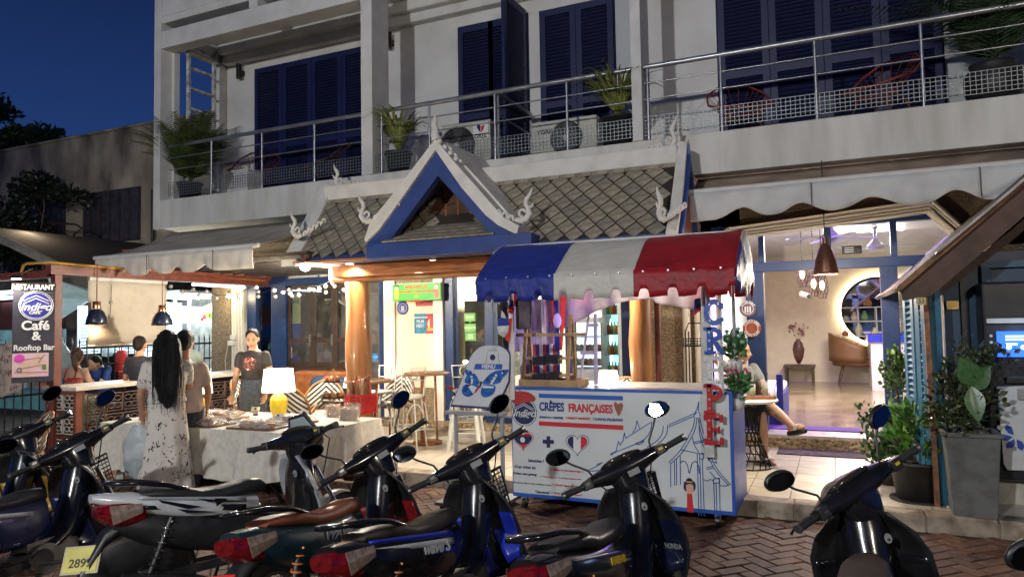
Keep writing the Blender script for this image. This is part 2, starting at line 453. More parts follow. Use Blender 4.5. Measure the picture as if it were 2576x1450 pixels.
def leaf(parent,o,xa,w_,h,panels=2,m=None):
    xa=V(xa).normalized();ya=V((0,0,1)).cross(xa)
    M=basis(o,xa,ya,(0,0,1));f,s=leaf_local(w_,h,panels)
    def tr(b):
        b.v=[tuple(M @ V(p)) for p in b.v];return b
    fo=tr(f).build('shutter_leaf',m or M_blue,parent)
    tr(s).build('louvres',m or M_blue,fo,kind='stuff')
    return fo
SB=3.885
def shutter_set(x0,x1,n,ztop,y=YU-.03):
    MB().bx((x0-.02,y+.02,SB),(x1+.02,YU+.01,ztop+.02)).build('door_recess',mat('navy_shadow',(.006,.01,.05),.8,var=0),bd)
    for i in range(n): leaf(bd,(x0+(x1-x0)*i/n+.004,y,SB),(1,0,0),(x1-x0)/n-.008,ztop-SB,2)
X_=lambda px,py=200: atY(px,py,YU-.03).x
zt=6.42
shutter_set(X_(642,190),X_(642,190)+2.62,4,6.43)
xa_,xb_=X_(1153,90),X_(1325,60)
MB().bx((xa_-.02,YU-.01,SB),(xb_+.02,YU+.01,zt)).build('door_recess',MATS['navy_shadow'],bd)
leaf(bd,(xa_,YU-.03,SB),(1,0,0),.62,zt-SB-.03,2)
leaf(bd,(xb_-.65,YU-.03,SB),(1,0,0),.62,zt-SB-.03,2)
leaf(bd,(xb_-.02,YU-.06,SB),(-.05,-1,0),.72,zt-SB+.02,1) # one leaf folded out
shutter_set(X_(1358,44),X_(1542,10),2,6.38)
shutter_set(X_(1803,10),X_(2366,10),4,6.45)
# wall lamps (unlit)
for i,(px,py,t) in enumerate(((601,180,'black cylindrical wall light left of the palm bay shutters'),(978,102,'black cylindrical wall light above the spider plant by the middle column'))):
    p=atY(px,py,YU-.12)
    q=thing('wall_light',t,'wall light',p,group='black balcony wall lights')
    MB().cyl(p-V((0,0,.13)),p+V((0,0,.13)),.05,n=14).build('lamp_body',M_black,q)
    MB().bx(p+V((-.03,.03,-.06)),p+V((.03,.12,.03))).build('bracket',M_black,q)
# ladder in the left opening
q=thing('roof_ladder','white peeling ladder standing in the open side of the left balcony','ladder',atX(475,420,-10.1))
lw=mat('peeling_white_paint',(.55,.57,.55),.7,var=.3,scale=9,dirt=(.15,.14,.12),bump=.3)
ya,yb=atX(474,250,-10.1).y,atX(538,250,-10.1).y
b=MB();
for y,x in ((ya,0),(yb,0)):
    MB().bar((-10.1,y,SZ1),(-10.1,y,6.75),.06,.045).build('rail',lw,q)
for k in range(8):
    z=4.1+k*.36
    MB().bar((-10.1,ya+.03,z),(-10.1,yb-.03,z),.05,.04).build('rung',lw,q)
# railings
def railing(x0,x1,posts,label,rod_z=(4.60,4.40),mesh=(3.95,4.18)):
    q=thing('balcony_railing',label,'railing',((x0+x1)/2,YB+.08,SZ1),group='steel balcony railings with wire mesh')
    y=YB+.08
    MB().cyl((x0,y,4.80),(x1,y,4.80),.032,n=12).build('handrail',M_steel,q)
    for px in posts: MB().cyl((px,y,SZ1),(px,y,4.78),.018,n=8).build('post',M_steel,q)
    for z in rod_z: MB().cyl((x0,y,z),(x1,y,z),.009,n=6).build('rod',M_steel,q)
    g=MB();n=int((x1-x0)/.05)
    for i in range(n+1):
        x=x0+(x1-x0)*i/n;g.bar((x,y-.012,mesh[0]),(x,y-.012,mesh[1]),.006)
    for k in range(6):
        z=mesh[0]+(mesh[1]-mesh[0])*k/5;g.bar((x0,y-.016,z),(x1,y-.016,z),.006)
    g.build('wire_mesh',M_wire,q,kind='stuff')
xx=lambda px,py: atY(px,py,YB+.08).x
railing(xc0[1]+.12,xc1[0],[xx(532,380),xx(659,370),xx(791,360)],'steel railing with mesh in front of the palm on the left balcony bay')
railing(xc1[1],xc2[0],[xx(960,330),xx(1080,320),xx(1245,290),xx(1426,260)],'steel railing with mesh in front of the two air conditioner units')
railing(xc2[1],2.6,[xx(1630,250),xx(1814,230),xx(2052,200),xx(2320,170)],'steel railing with mesh on the right balcony bay before the widest shutters')
# side railing by the ladder and the divider rail in the middle bay
def side_rail(x,y0,y1,label):
    q=thing('side_railing',label,'railing',(x,(y0+y1)/2,SZ1))
    MB().bar((x,y0,4.80),(x,y1,4.80),.05,.05).build('handrail',M_steel,q)
    for z in (4.5,4.2): MB().bar((x,y0,z),(x,y1,z),.025,.025).build('rod',M_steel,q)
    MB().bar((x,y1,SZ1),(x,y1,4.8),.05,.05).build('post',M_steel,q)
    MB().bar((x,y0+.02,SZ1),(x,y0+.02,4.8),.04,.04).build('post',M_steel,q)
    g=MB()
    n=int(abs(y1-y0)/.05)
    for i in range(n): g.bar((x,y0+(y1-y0)*i/n,3.93),(x,y0+(y1-y0)*i/n,4.18),.006)
    for k in range(6): g.bar((x,y0,3.93+k*.05),(x,y1,3.93+k*.05),.006)
    g.build('wire_mesh',M_wire,q,kind='stuff')
side_rail(xx(1245,290)+.02,YB+.12,YU-.1,'steel railing running back between the two air conditioner units')
side_rail(-10.2,YB+.36,9.6,'steel side railing below the white ladder')
# air conditioners
def aircon(px0,px1,py0,py1,y,label,word,logo,fanx):
    a=atY(px0,py1,y);c=atY(px1,py0,y);z0,z1=3.9,c.z
    x0,x1=a.x,c.x;w_=x1-x0
    q=thing('air_conditioner',label,'air conditioner',((x0+x1)/2,y+.15,z0),group='outdoor air conditioner units on the balcony')
    cm_=mat('ac_casing',(.46,.45,.39),.5,var=.06)
    MB().bx((x0,y,z0+.04),(x1,y+.3,z1)).build('casing',cm_,q,bevel=.012)
    cx=x0+w_*fanx;r=min((z1-z0)*.42,.3);cz=(z0+z1)/2
    g=MB()
    MB().cyl((cx,y-.002,cz),(cx,y-.012,cz),r,n=32).build('fan_opening',M_dark,q)
    for k in range(1,6): g.tube([(cx+math.cos(t)*r*k/5,y-.03,cz+math.sin(t)*r*k/5) for t in [2*PI*i/28 for i in range(28)]],.004,n=4,closed=True)
    for k in range(12): t=2*PI*k/12;g.tube([(cx,y-.032,cz),(cx+math.cos(t)*r,y-.03,cz+math.sin(t)*r)],.004,n=4)
    g.build('fan_grille',mat('ac_grille',(.1,.1,.09),.5,var=0),q)
    MB().cyl((cx,y-.03,cz),(cx,y-.045,cz),r*.2,n=6).build('fan_hub',cm_,q)
    f=MB()
    for k in range(5):
        t=2*PI*k/5+.3
        f.prism([(0,-.02),(r*.85,-.09),(r*.9,.06),(.02,.03)],(cx,y-.014,cz),(math.cos(t),0,math.sin(t)),(-math.sin(t),0,math.cos(t)),.004)
    f.build('fan_blades',mat('ac_blade',(.05,.05,.05),.5,var=0),q)
    for dx in (.12,w_-.12): MB().bx((x0+dx-.03,y+.02,SZ1),(x0+dx+.03,y+.28,z0+.04)).build('foot',M_black,q)
    return q,x0,x1,z0,z1
q,x0,x1,z0,z1=aircon(1112,1233,298,405,8.85,'beige air conditioner with a red and navy badge behind the porch gable','GREE',True,.33)
lw_=(x1-x0)
MB().bx((x1-.27,8.843,z1-.27),(x1-.03,8.848,z1-.04)).build('badge_plate',mat('white_label',(.7,.7,.68),.5,var=0),q)
text('GREE','lettering',wallM((x1-.15,8.842,z1-.235)),.085,M_dark,q,off=.002)
MB().add([(x1-.21,8.84,z1-.07),(x1-.15,8.84,z1-.07),(x1-.15,8.84,z1-.18),(x1-.2,8.84,z1-.12)],[(0,1,2,3)]).build('badge_mark',mat('badge_navy',(.01,.015,.08),.5,var=0),q)
MB().add([(x1-.14,8.84,z1-.09),(x1-.08,8.84,z1-.08),(x1-.1,8.84,z1-.14),(x1-.14,8.84,z1-.18)],[(0,1,2,3)]).build('badge_mark',mat('badge_red',(.6,.02,.02),.5,var=0),q)
q,x0,x1,z0,z1=aircon(1338,1500,287,398,8.85,'beige air conditioner with a large round fan beside the divider rail','YORK',False,.55)
text('YORK','lettering',wallM((x0+.2,8.842,z1-.15)),.085,M_dark,q,off=.002)
# street side behind the photographer: two street lamps and the opposite house row (seen only in reflections)
for i,(L_,t) in enumerate(((LAMP1,'cool white street lamp on a tall grey pole behind the photographer'),(LAMP2,'warm street lamp on a tall grey pole further along the street'))):
    q=thing('street_lamp',t,'street lamp',(L_.x,L_.y-1.6,0),group='street lamps')
    MB().cyl((L_.x,L_.y-1.6,0),(L_.x,L_.y-1.6,L_.z+.1),.08,.05,n=12).build('pole',M_steel,q)
    MB().tube([(L_.x,L_.y-1.6,L_.z+.05),(L_.x,L_.y-.8,L_.z+.25),(L_.x,L_.y-.2,L_.z+.05)],.035,n=8).build('arm',M_steel,q)
    MB().box(L_,(.24,.55,.08)).build('lamp_head',M_steel,q,bevel=.02)
    MB().box(L_-V((0,0,.05)),(.2,.45,.02)).build('lamp_lens',emis('street_glow_%d' % i,((.85,1,.98),(1,.85,.65))[i],60),q)
q=thing('opposite_house','plain dark two storey house row across the street behind the photographer','building',(0,-15,0))
MB().bx((-30,-16,0),(30,-15,6.5)).build('wall',mat('opposite_wall',(.10,.085,.07),.9,var=.3,scale=1),q)
MB().bx((-30,-15.4,6.5),(30,-14.4,6.7)).build('roof',M_dwood,q)
for k in range(9): MB().bx((-26+6*k,-15.02,3.9),(-24.6+6*k,-14.98,5.4)).build('window',emis('lit_window',(1,.7,.4),.6) if k % 3 == 1 else M_dark,q)
# neighbour's old building, far left
nb=thing('old_building','stained ochre concrete building with dark shuttered windows left of the cafe','building',(-14,12.5,0))
M_old=mat('stained_concrete',(.36,.30,.22),.9,var=.4,scale=1.3,bump=.4,bscale=6,dirt=(.05,.045,.038),stretch=(1,1,.45))
YN=12.6
zt0,zt1=atY(130,357,YN),atY(387,314,YN)
wl=MB().bx((-34,YN,0),(-10.6,YN+.3,(zt0.z+zt1.z)/2)).build('wall',M_old,nb)
a,c=atY(130,357,YN),atY(387,314,YN)
MB().bx((-34,YN-.06,(a.z+c.z)/2),(-10.6,YN+.35,(a.z+c.z)/2+.06)).build('parapet_cap',M_old,nb)
def nwin(px0,px1,py0,py1):
    p0,p1=atY(px0,py0,YN),atY(px1,py1,YN)
    wn=MB().bx((p0.x,YN-.03,p1.z),(p1.x,YN+.02,p0.z)).build('window',mat('old_window',(.035,.03,.04),.6,var=.3),nb)
    n=6
    for i in range(n):
        x=p0.x+(p1.x-p0.x)*(i+.5)/n
        MB().bx((x-.14,YN-.05,p1.z+.04),(x+.12,YN-.03,p0.z-.04)).build('shutter_panel',mat('old_shutter',(.05,.043,.055),.7,var=.3),wn)
    MB().bx((p0.x-.1,YN-.12,p1.z-.08),(p1.x+.1,YN,p1.z)).build('sill',M_old,nb)
nwin(212,354,488,605);nwin(65,165,500,612)
light('market_side_light','POINT',(-13.5,8.2,3.6),48,(1,.76,.5),.3)  # added warm fill that brightens the old building's wall, no fixture of its own
MB().cyl((atY(384,480,YN-.15).x,YN-.15,0),(atY(384,480,YN-.15).x,YN-.15,atY(384,480,YN).z),.04,n=8).build('drain_pipe',M_dark,nb)
# ------------------------------------------------------------------ ground floor front
G0=TZ
CZL=3.15 # ceilings inside
def X2(px,py=800,y=YU): return atY(px,py,y).x
def Z2(px,py,y=YU): return atY(px,py,y).z
def wallbox(x0,x1,z0,z1,m,name='wall',y0=YU,y1=YU+.16,bevel=0,parent=None):
    return MB().bx((x0,y0,z0),(x1,y1,z1)).build(name,m,parent or bd,bevel=bevel)
M_glow=mat('interior_wall_warm',(.74,.66,.52),.7,var=.04)
M_iwhite=mat('interior_wall_white',(.72,.70,.68),.7,var=.03)
# pebble pillar and fluted trim on the left
wallbox(X2(548),X2(594),G0,2.75,M_peb,'pebble_pillar',YU-.14)
xt0,xt1=X2(596),X2(626)
wallbox(xt0,xt1,G0,2.7,M_trim,'pilaster',YU-.12,YU+.1)
for k in range(4):
    x=xt0+(xt1-xt0)*(k+.5)/4
    wallbox(x-.022,x+.022,G0,2.66,M_trim,'flute',YU-.145,YU-.12,.008)
# lintel wall above everything on the ground floor
wallbox(X2(548),X2(1870),2.72,SZ0,M_peb,'lintel_wall',YU-.02)
# left glazed front: blue frame, brown sliding windows, low panel
zs_=1.16
def post(px0,px1,z0=G0,z1=2.72,m=M_bframe,y0=YU-.08,py=800,name='frame_post'):
    return wallbox(X2(px0,py),X2(px1,py),z0,z1,m,name,y0,YU+.08,.006)
post(630,652);post(690,727);post(985,1000)
wallbox(X2(630),X2(1000),2.44,2.56,M_bframe,'frame_rail',YU-.075,YU+.07,.006)
wallbox(X2(630),X2(870),2.68,2.76,M_bframe,'frame_rail',YU-.07,YU+.06)
for a,c in ((652,690),(727,800),(806,868)):
    wallbox(X2(a),X2(c),2.56,2.68,mat('transom_panel',(.55,.53,.5),.4,var=.05),'transom_pane',YU-.02,YU+.01)
for a,c in ((652,690),):
    g=wallbox(X2(a),X2(c),.3,2.44,M_glass,'window_pane',YU,YU+.01)
for k,(a,c) in enumerate(((729,790),(790,845),(845,905))):
    x0,x1=X2(a),X2(c);z0,z1=1.02,2.42
    wf=MB();t=.06
    wf.bx((x0,YU-.05,z0),(x0+t,YU,z1));wf.bx((x1-t,YU-.05,z0),(x1,YU,z1));wf.bx((x0+t,YU-.048,z1-t),(x1-t,YU,z1));wf.bx((x0+t,YU-.048,z0),(x1-t,YU,z0+.09));wf.bx((x0+t,YU-.046,z0+.42),(x1-t,YU,z0+.5))
    w_=wf.build('window_frame',M_dwood,bd,bevel=.004)
    MB().bx((x0+t,YU-.03,z0+.5),(x1-t,YU-.024,z1-t)).build('window_pane',M_glass,w_)
    MB().bx((x0+t,YU-.03,z0+.09),(x1-t,YU-.024,z0+.42)).build('window_pane',M_glass,w_)
    MB().bx((x1-t+.01,YU-.075,z0+.36),(x1-t+.03,YU-.05,z0+.56)).build('handle',M_steel,w_)
wallbox(X2(727),X2(905),.95,1.02,M_dwood,'window_sill',YU-.1,YU+.05)
wallbox(X2(727),X2(905),G0,.95,mat('brown_low_panel',(.16,.075,.035),.6,var=.15),'low_panel',YU-.05,YU+.05)
wallbox(X2(905),X2(985),.5,2.44,M_glass,'window_pane',YU,YU+.01)
wallbox(X2(905),X2(985),G0,.5,M_cream,'low_panel',YU-.03,YU+.05)
post(903,912);wallbox(X2(960),X2(985),G0,2.44,M_bframe,'frame_post',YU-.06,YU+.07)
# cream poster panel
xa,xb=X2(1000),X2(1112)
wallbox(X2(976),X2(1004),G0,2.72,M_trim,'pilaster',YU-.13,YU+.1,.01)
wallbox(X2(1100),X2(1124),G0,2.72,M_trim,'pilaster',YU-.13,YU+.1,.01)
wallbox(xa,xb,.72,2.38,M_cream,'poster_panel',YU-.08,YU+.1)
wallbox(xa,xb,2.38,2.72,M_peb,'pebble_band',YU-.075,YU+.1)
wallbox(xa,xb,G0,.72,M_peb,'pebble_band',YU-.075,YU+.1)
# door on the right of the panel
post(1124,1146);wallbox(X2(1146),X2(1290),2.46,2.72,M_bframe,'frame_rail',YU-.07,YU+.07)
post(1225,1246)
wallbox(X2(1146),X2(1225),.36,2.46,M_glass,'door_pane',YU,YU+.01)
wallbox(X2(1146),X2(1225),G0+.15,.36,M_bframe,'door_rail',YU-.04,YU+.05)
wallbox(X2(1246),X2(1425),.3,2.46,M_glass,'door_pane',YU,YU+.01)
post(1425,1445);post(1566,1588)
wallbox(X2(1445),X2(1566),.3,2.5,M_glass,'window_pane',YU,YU+.01)
wallbox(X2(1425),X2(1588),2.5,2.72,M_bframe,'frame_rail',YU-.07,YU+.07)
wallbox(X2(1246),X2(1588),G0,.3,M_bframe,'frame_rail',YU-.07,YU+.07)
# pebble wall with drain pipe
wallbox(X2(1588),X2(1770),G0,2.72,M_peb,'pebble_wall',YU-.1)
for a,c in ((1722,1742),(1752,1766)):
    x=(X2(a)+X2(c))/2
    MB().cyl((x,YU-.16,G0),(x,YU-.16,2.72),(X2(c)-X2(a))/2,n=12).build('drain_pipe',M_trim,bd)
# entrance front: posts, transom, arch trim
wallbox(X2(1770),X2(1872),2.5,SZ0,M_peb,'pebble_wall',YU-.02)
post(1880,1925,.27,2.42);post(2218,2262,.27,2.42)
post(1766,1786,.27,2.42)
ztr0,ztr1=Z2(2000,657),Z2(2000,586)
wallbox(X2(1766),2.4,ztr0-.12,ztr0,M_bframe,'transom_rail',YU-.09,YU+.08,.006)
for a in (1915,2083,2247):
    x=X2(a,600);wallbox(x-.035,x+.035,ztr0,ztr1+.12,M_bframe,'transom_post',YU-.07,YU+.07,.005)
wallbox(X2(1790,600),X2(2400,600),ztr1+.06,ztr1+.14,M_bframe,'transom_rail',YU-.075,YU+.07,.006)
for a,c in ((1790,1908),(1922,2076),(2090,2240),(2254,2400)):
    wallbox(X2(a,600),X2(c,600),ztr0,ztr1+.06,M_glass,'transom_pane',YU-.01,YU)
for a,c in ((1790,1878),(2264,2330)):
    wallbox(X2(a),X2(c),.3,2.4,M_glass,'window_pane',YU,YU+.008)
# stepped cream trim round the entrance, a flattened arch
pts=[(X2(px,py),Z2(px,py)) for px,py in ((1796,640),(1838,590),(2336,521),(2446,618))]
pts=[V((a,0,z)) for a,z in pts]
for k,(wd,dy,oz) in enumerate(((.17,.08,0),(.028,.13,.065),(.022,.12,.015),(.022,.12,-.03),(.03,.15,-.07))):
    for i in range(3):
        p,q_=pts[i],pts[i+1];d=(q_-p).normalized()*.03
        MB().bar((p.x-d.x,YU-dy/2-.03,p.z-d.z+oz),(q_.x+d.x,YU-dy/2-.03,q_.z+d.z+oz),dy,wd,up=(0,0,1)).build('arch_trim',M_trim,bd,bevel=.006)
b=MB();b.prism([(X2(1770),2.62),(pts[1].x,pts[1].z),(pts[2].x,pts[2].z),(pts[3].x,pts[3].z),(3.6,2.5),(3.6,SZ0),(X2(1770),SZ0)],(0,YU+.12,0),(1,0,0),(0,0,1),.12)
b.build('arch_wall',mat('brown_pebble',(.14,.10,.065),.9,var=.3,scale=50,bump=.8,bscale=120),bd)
wallbox(1.75,3.6,0,3.2,M_peb,'wall')
# granite step
MB().bx((X2(1870),9.42,G0-.1),(2.6,YU,.245)).build('entrance_step',pebble('granite_step',(.12,.08,.04),(.42,.33,.2),38),bd,bevel=.01)
MB().bx((X2(1870),9.44,.245),(2.6,YU+.1,.275)).build('threshold',mat('threshold_tile',(.42,.38,.34),.3,var=.1),bd)
MB().bx((X2(870),9.52,G0),(X2(1600),YU,.22)).build('front_step',MATS['granite_step'],bd,bevel=.01)
# ------------------------------------------------------------------ interiors
M_floorin=mat('glossy_floor',(.22,.165,.12),.14,var=.15,scale=2.5,bump=.05,bscale=7)
def room(x0,x1,y1,wl,wb,wr,fl,ce,zc=CZL):
    MB().bx((x0,YU+.16,.20),(x1,y1,.27)).build('interior_floor',fl,bd)
    MB().bx((x0,YU+.16,zc),(x1,y1,zc+.05)).build('interior_ceiling',ce,bd)
    MB().bx((x0,y1,.2),(x1,y1+.1,zc)).build('interior_wall',wb,bd)
    MB().bx((x0-.05,YU+.16,.2),(x0,y1,zc)).build('interior_wall',wl,bd)
    MB().bx((x1,YU+.16,.2),(x1+.05,y1,zc)).build('interior_wall',wr,bd)
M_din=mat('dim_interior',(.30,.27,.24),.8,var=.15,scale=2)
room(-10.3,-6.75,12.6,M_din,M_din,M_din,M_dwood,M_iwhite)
room(-5.9,-1.95,12.9,M_glow,M_glow,M_iwhite,M_floorin,M_iwhite)
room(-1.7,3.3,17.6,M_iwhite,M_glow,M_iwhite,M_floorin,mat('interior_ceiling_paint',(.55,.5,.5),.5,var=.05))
light('interior_light','AREA',(-4.2,11.3,3.1),230,(1,.9,.72),1.6,(-4.2,11.3,0))
light('interior_light','AREA',(-8.2,11.0,3.1),55,(1,.85,.65),1.2,(-8.2,11.0,0))
light('interior_light','AREA',(.5,13.6,3.1),480,(1,.92,.78),1.2,(.5,12.6,0))
light('purple_led','AREA',(-1.1,10.8,3.05),75,(.36,.16,1.0),.9,(-.6,10.6,0))
light('purple_led','AREA',(1.0,10.5,3.05),20,(.42,.2,1.0),.6,(.4,10.5,0))
# spotlights and fans on the entrance ceiling
def in_ceiling_spot(x,y,label):
    q=thing('ceiling_spotlight',label,'spotlight',(x,y,CZL),group='small ceiling lights inside the entrance')
    MB().cyl((x,y,CZL-.05),(x,y,CZL),.045,n=14).build('ring',M_whitem,q);MB().cyl((x,y,CZL-.06),(x,y,CZL-.05),.035,n=12).build('bulb',M_bulb,q)
in_ceiling_spot(-.66,10.6,'round ceiling spotlight behind the left transom pane')
in_ceiling_spot(.9,11.2,'ceiling spotlight near the round mirror')
in_ceiling_spot(1.35,10.9,'ceiling spotlight behind the rightmost transom pane')
def fan(x,y,label):
    q=thing('ceiling_fan',label,'fan',(x,y,CZL),group='white ceiling fans in the entrance room')
    MB().lathe([(.0,CZL),(.06,CZL-.01),(.025,CZL-.06),(.02,CZL-.2),(.11,CZL-.3),(.13,CZL-.36),(.05,CZL-.4),(0,CZL-.4)],(x,y,0),16).build('motor',M_whitem,q)
    for k in range(4):
        t=k*PI/2+.4
        MB().at(frame((x,y,CZL-.33),t)).bx((.1,-.06,-.006),(.62,.06,.006)).build('blade',M_whitem,q)
fan(.0,10.9,'white ceiling fan behind the middle transom panes')
fan(.62,12.6,'white ceiling fan deeper inside above the mirror')
# exit sign box hung in the transom
p=atY(2143,628,YU-.1)
q=thing('opening_hours_box','small dark rectangular box sign on the transom right of the pendant','sign',p)
MB().box(p,(.22,.03,.10)).build('case',M_dark,q,bevel=.01)
for k in range(3): MB().box(p+V((-.03,-.017,.025-.025*k)),(.1,.003,.009)).build('print_line',mat('dim_print',(.5,.5,.48),.5,var=0),q)
# back wall: round mirror with a ring of light, shelf, chair, fire extinguisher ...
YI=17.6
c=atY(2208,779,YI-.1);rr=81*pxm(c)
q=thing('round_mirror','large round mirror with a glowing ring on the back wall of the cafe','mirror',c)
MB().tube([(c.x+math.cos(t)*(rr+.05),YI-.05,c.z+math.sin(t)*(rr+.05)) for t in [2*PI*i/48 for i in range(48)]],.05,n=6,closed=True).build('light_ring',emis('ring_glow',(1,.85,.5),7),q)
MB().tube([(c.x+math.cos(t)*rr,YI-.13,c.z+math.sin(t)*rr) for t in [2*PI*i/48 for i in range(48)]],.03,n=6,closed=True).build('frame',M_black,q)
b=MB().cyl((c.x,YI-.12,c.z),(c.x,YI-.125,c.z),rr,n=48);b.build('mirror_glass',mat('mirror',(.75,.73,.8),.03,metal=1.,var=0),q)
# white shelf grid in front of the mirror
q=thing('wall_shelf','thin white open shelf grid in front of the round mirror','shelf',(c.x,YI-.3,1.2))
sx0,sx1=atY(2113,800,YI-.3).x,atY(2300,800,YI-.3).x
z4=[Z2(2150,y,YI-.3) for y in (773,808,845,885)]
b=MB()
for z in z4[:3]: MB().bx((sx0,YI-.42,z-.01),(sx1,YI-.2,z+.01)).build('shelf_board',M_whitem,q)
for i in range(5):
    x=sx0+(sx1-sx0)*i/4;MB().bx((x-.01,YI-.42,z4[3]),(x+.01,YI-.2,z4[0])).build('upright',M_whitem,q)
for i,(px,z,col,h) in enumerate(((2130,1,(.3,.3,.3),.12),(2150,1,(.5,.45,.35),.2),(2175,1,(.15,.3,.12),.22),(2125,2,(.35,.08,.03),.12),(2160,2,(.5,.5,.3),.3),(2185,0,(.3,.15,.05),.2),(2200,2,(.75,.7,.5),.18))):
    x=atY(px,800,YI-.3).x;zz=z4[z]+.011 if z < 2 else z4[2]+.011
    nm=['jar','vase','plant pot','box','vase','bottle','candle'][i]
    o=MB().lathe([(0,0),(.06,0),(.075,h*.4),(.05,h*.75),(.03,h*.8),(.035,h),(0,h)],(x,YI-.31,zz),14).build(nm.replace(' ','_'),mat('shelf_item_%d' % i,col,.4,var=.05),None)
    tag(o,['small grey jar at the left end of the middle shelf','beige vase on the middle shelf before the mirror rim','green pot on the middle shelf before the mirror','brown box at the left end of the bottom shelf','tall yellowish vase on the bottom shelf','amber bottle standing on the top shelf','cream candle on the bottom shelf near the counter'][i],nm)
# low wooden table, benches, armchair, counter, extinguisher, plants
q=thing('side_table','low wooden side table under the big vase of dried flowers','table',(-.35,12.6,.27))
MB().bx((-.65,12.3,.62),(.0,12.9,.67)).build('table_top',M_dwood,q)
for x in (-.6,-.05):
    for y in (12.35,12.85): MB().bx((x-.025,y-.025,.27),(x+.025,y+.025,.62)).build('leg',M_dwood,q)
q=thing('side_table','pale low bench table right of the vase near the extinguisher','table',(.35,13.0,.27))
MB().bx((.08,12.8,.62),(.72,13.2,.66)).build('table_top',M_trim,q)
for x in (.14,.66):
    for y in (12.85,13.15): MB().bx((x-.02,y-.02,.27),(x+.02,y+.02,.62)).build('leg',M_steel,q)
q=thing('flower_vase','tall dark vase with dried pink flowers inside the entrance','vase',(-.35,12.6,.67))
MB().lathe([(0,.67),(.1,.67),(.16,.85),(.19,1.05),(.15,1.22),(.11,1.28),(.12,1.32)],(-.35,12.6,0),18).build('vase_body',mat('brown_ceramic',(.12,.05,.04),.4),q)
fl=MB();rn=random.Random(5)
for k in range(60):
    t,h=rn.uniform(0,2*PI),rn.uniform(0,1);r_=.3*math.sqrt(rn.random())
    p=V((-.35+math.cos(t)*r_,12.6+math.sin(t)*r_,1.4+.32*h));fl.ell(p,rn.uniform(.025,.05),6,4)
fl.build('blossoms',mat('dried_pink',(.35,.16,.15),.8,var=.3,scale=30),q)
st=MB()
for k in range(14):
    t=rn.uniform(0,2*PI);st.tube([(-.35,12.6,1.28),(-.35+math.cos(t)*.25,12.6+math.sin(t)*.25,1.65)],.005,n=4)
st.build('stem',mat('dry_stem',(.2,.15,.08),.8),q)
q=thing('fire_extinguisher','red fire extinguisher standing against the back wall','extinguisher',(.62,13.9,.27))
MB().lathe([(0,.27),(.08,.27),(.085,.3),(.085,.68),(.05,.75),(.025,.77),(.025,.82),(0,.82)],(.62,13.9,0),16).build('cylinder',mat('extinguisher_red',(.55,.02,.02),.3),q)
MB().bx((.58,13.88,.82),(.68,13.92,.86)).build('handle',M_black,q)
q=thing('armchair','brown curved wooden armchair inside the entrance before the mirror','chair',(1.0,12.4,.27))
tan=mat('tan_leather',(.16,.075,.032),.5)
b=MB()
b.grid(lambda u,v: (1.05+.42*math.cos(PI*(.35+1.25*u)),12.4+.42*math.sin(PI*(.35+1.25*u)),.68+v*(.22+.26*math.sin(PI*u))),16,4)
b.build('backrest',tan,q,solid=.04)
MB().lathe([(0,.6),(.38,.6),(.4,.66),(.38,.72),(0,.74)],(1.05,12.4,0),20).build('seat',tan,q)
for dx,dy in ((-.3,-.3),(.3,-.3),(-.3,.3),(.3,.3)): MB().cyl((1.05+dx*.7,12.4+dy*.7,.62),(1.05+dx,12.4+dy,.27),.022,.014,n=8).build('leg',M_dwood,q)
q=thing('leather_stool','brown leather box stool against the shelf inside','stool',(1.05,13.7,.27))
MB().bx((.8,13.5,.55),(1.35,13.9,1.1)).build('cushion',mat('brown_leather',(.22,.08,.03),.4),q,bevel=.04)
for x in (.86,1.29): MB().bx((x-.02,13.68,.27),(x+.02,13.72,.56)).build('leg',M_dwood,q)
q=thing('service_counter','white service counter with blue top inside the entrance on the right','counter',(1.35,11.8,.27))
MB().bx((.98,11.2,.27),(1.6,13,1.22)).build('counter_body',mat('lilac_counter',(.62,.58,.62),.5),q)
MB().bx((.93,11.15,1.22),(1.65,13.05,1.36)).build('counter_top',mat('royal_blue',(.02,.03,.4),.3),q)
q=thing('banquette','blue banquette with pale cushion beside the entrance post','bench',(-1.05,10.9,.27))
MB().bx((-1.6,10.35,.27),(-.72,12.2,.62)).build('bench_base',mat('royal_blue2',(.012,.02,.22),.5),q)
MB().bx((-1.6,10.3,.62),(-.74,12.25,.72)).build('cushion',M_iwhite,q,bevel=.03)
MB().bx((-.76,10.3,.27),(-.68,10.42,.95)).build('bench_end',MATS['royal_blue2'],q)
# speaker and camera on the inner left wall
q=thing('security_camera','small white security camera on the inner corner','camera',(-.55,14.0,2.1))
MB().cyl((-.55,13.9,2.15),(-.42,13.75,2.1),.045,n=12).build('camera_body',M_whitem,q);MB().cyl((-.42,13.75,2.1),(-.41,13.74,2.098),.035,n=12).build('lens',M_black,q)
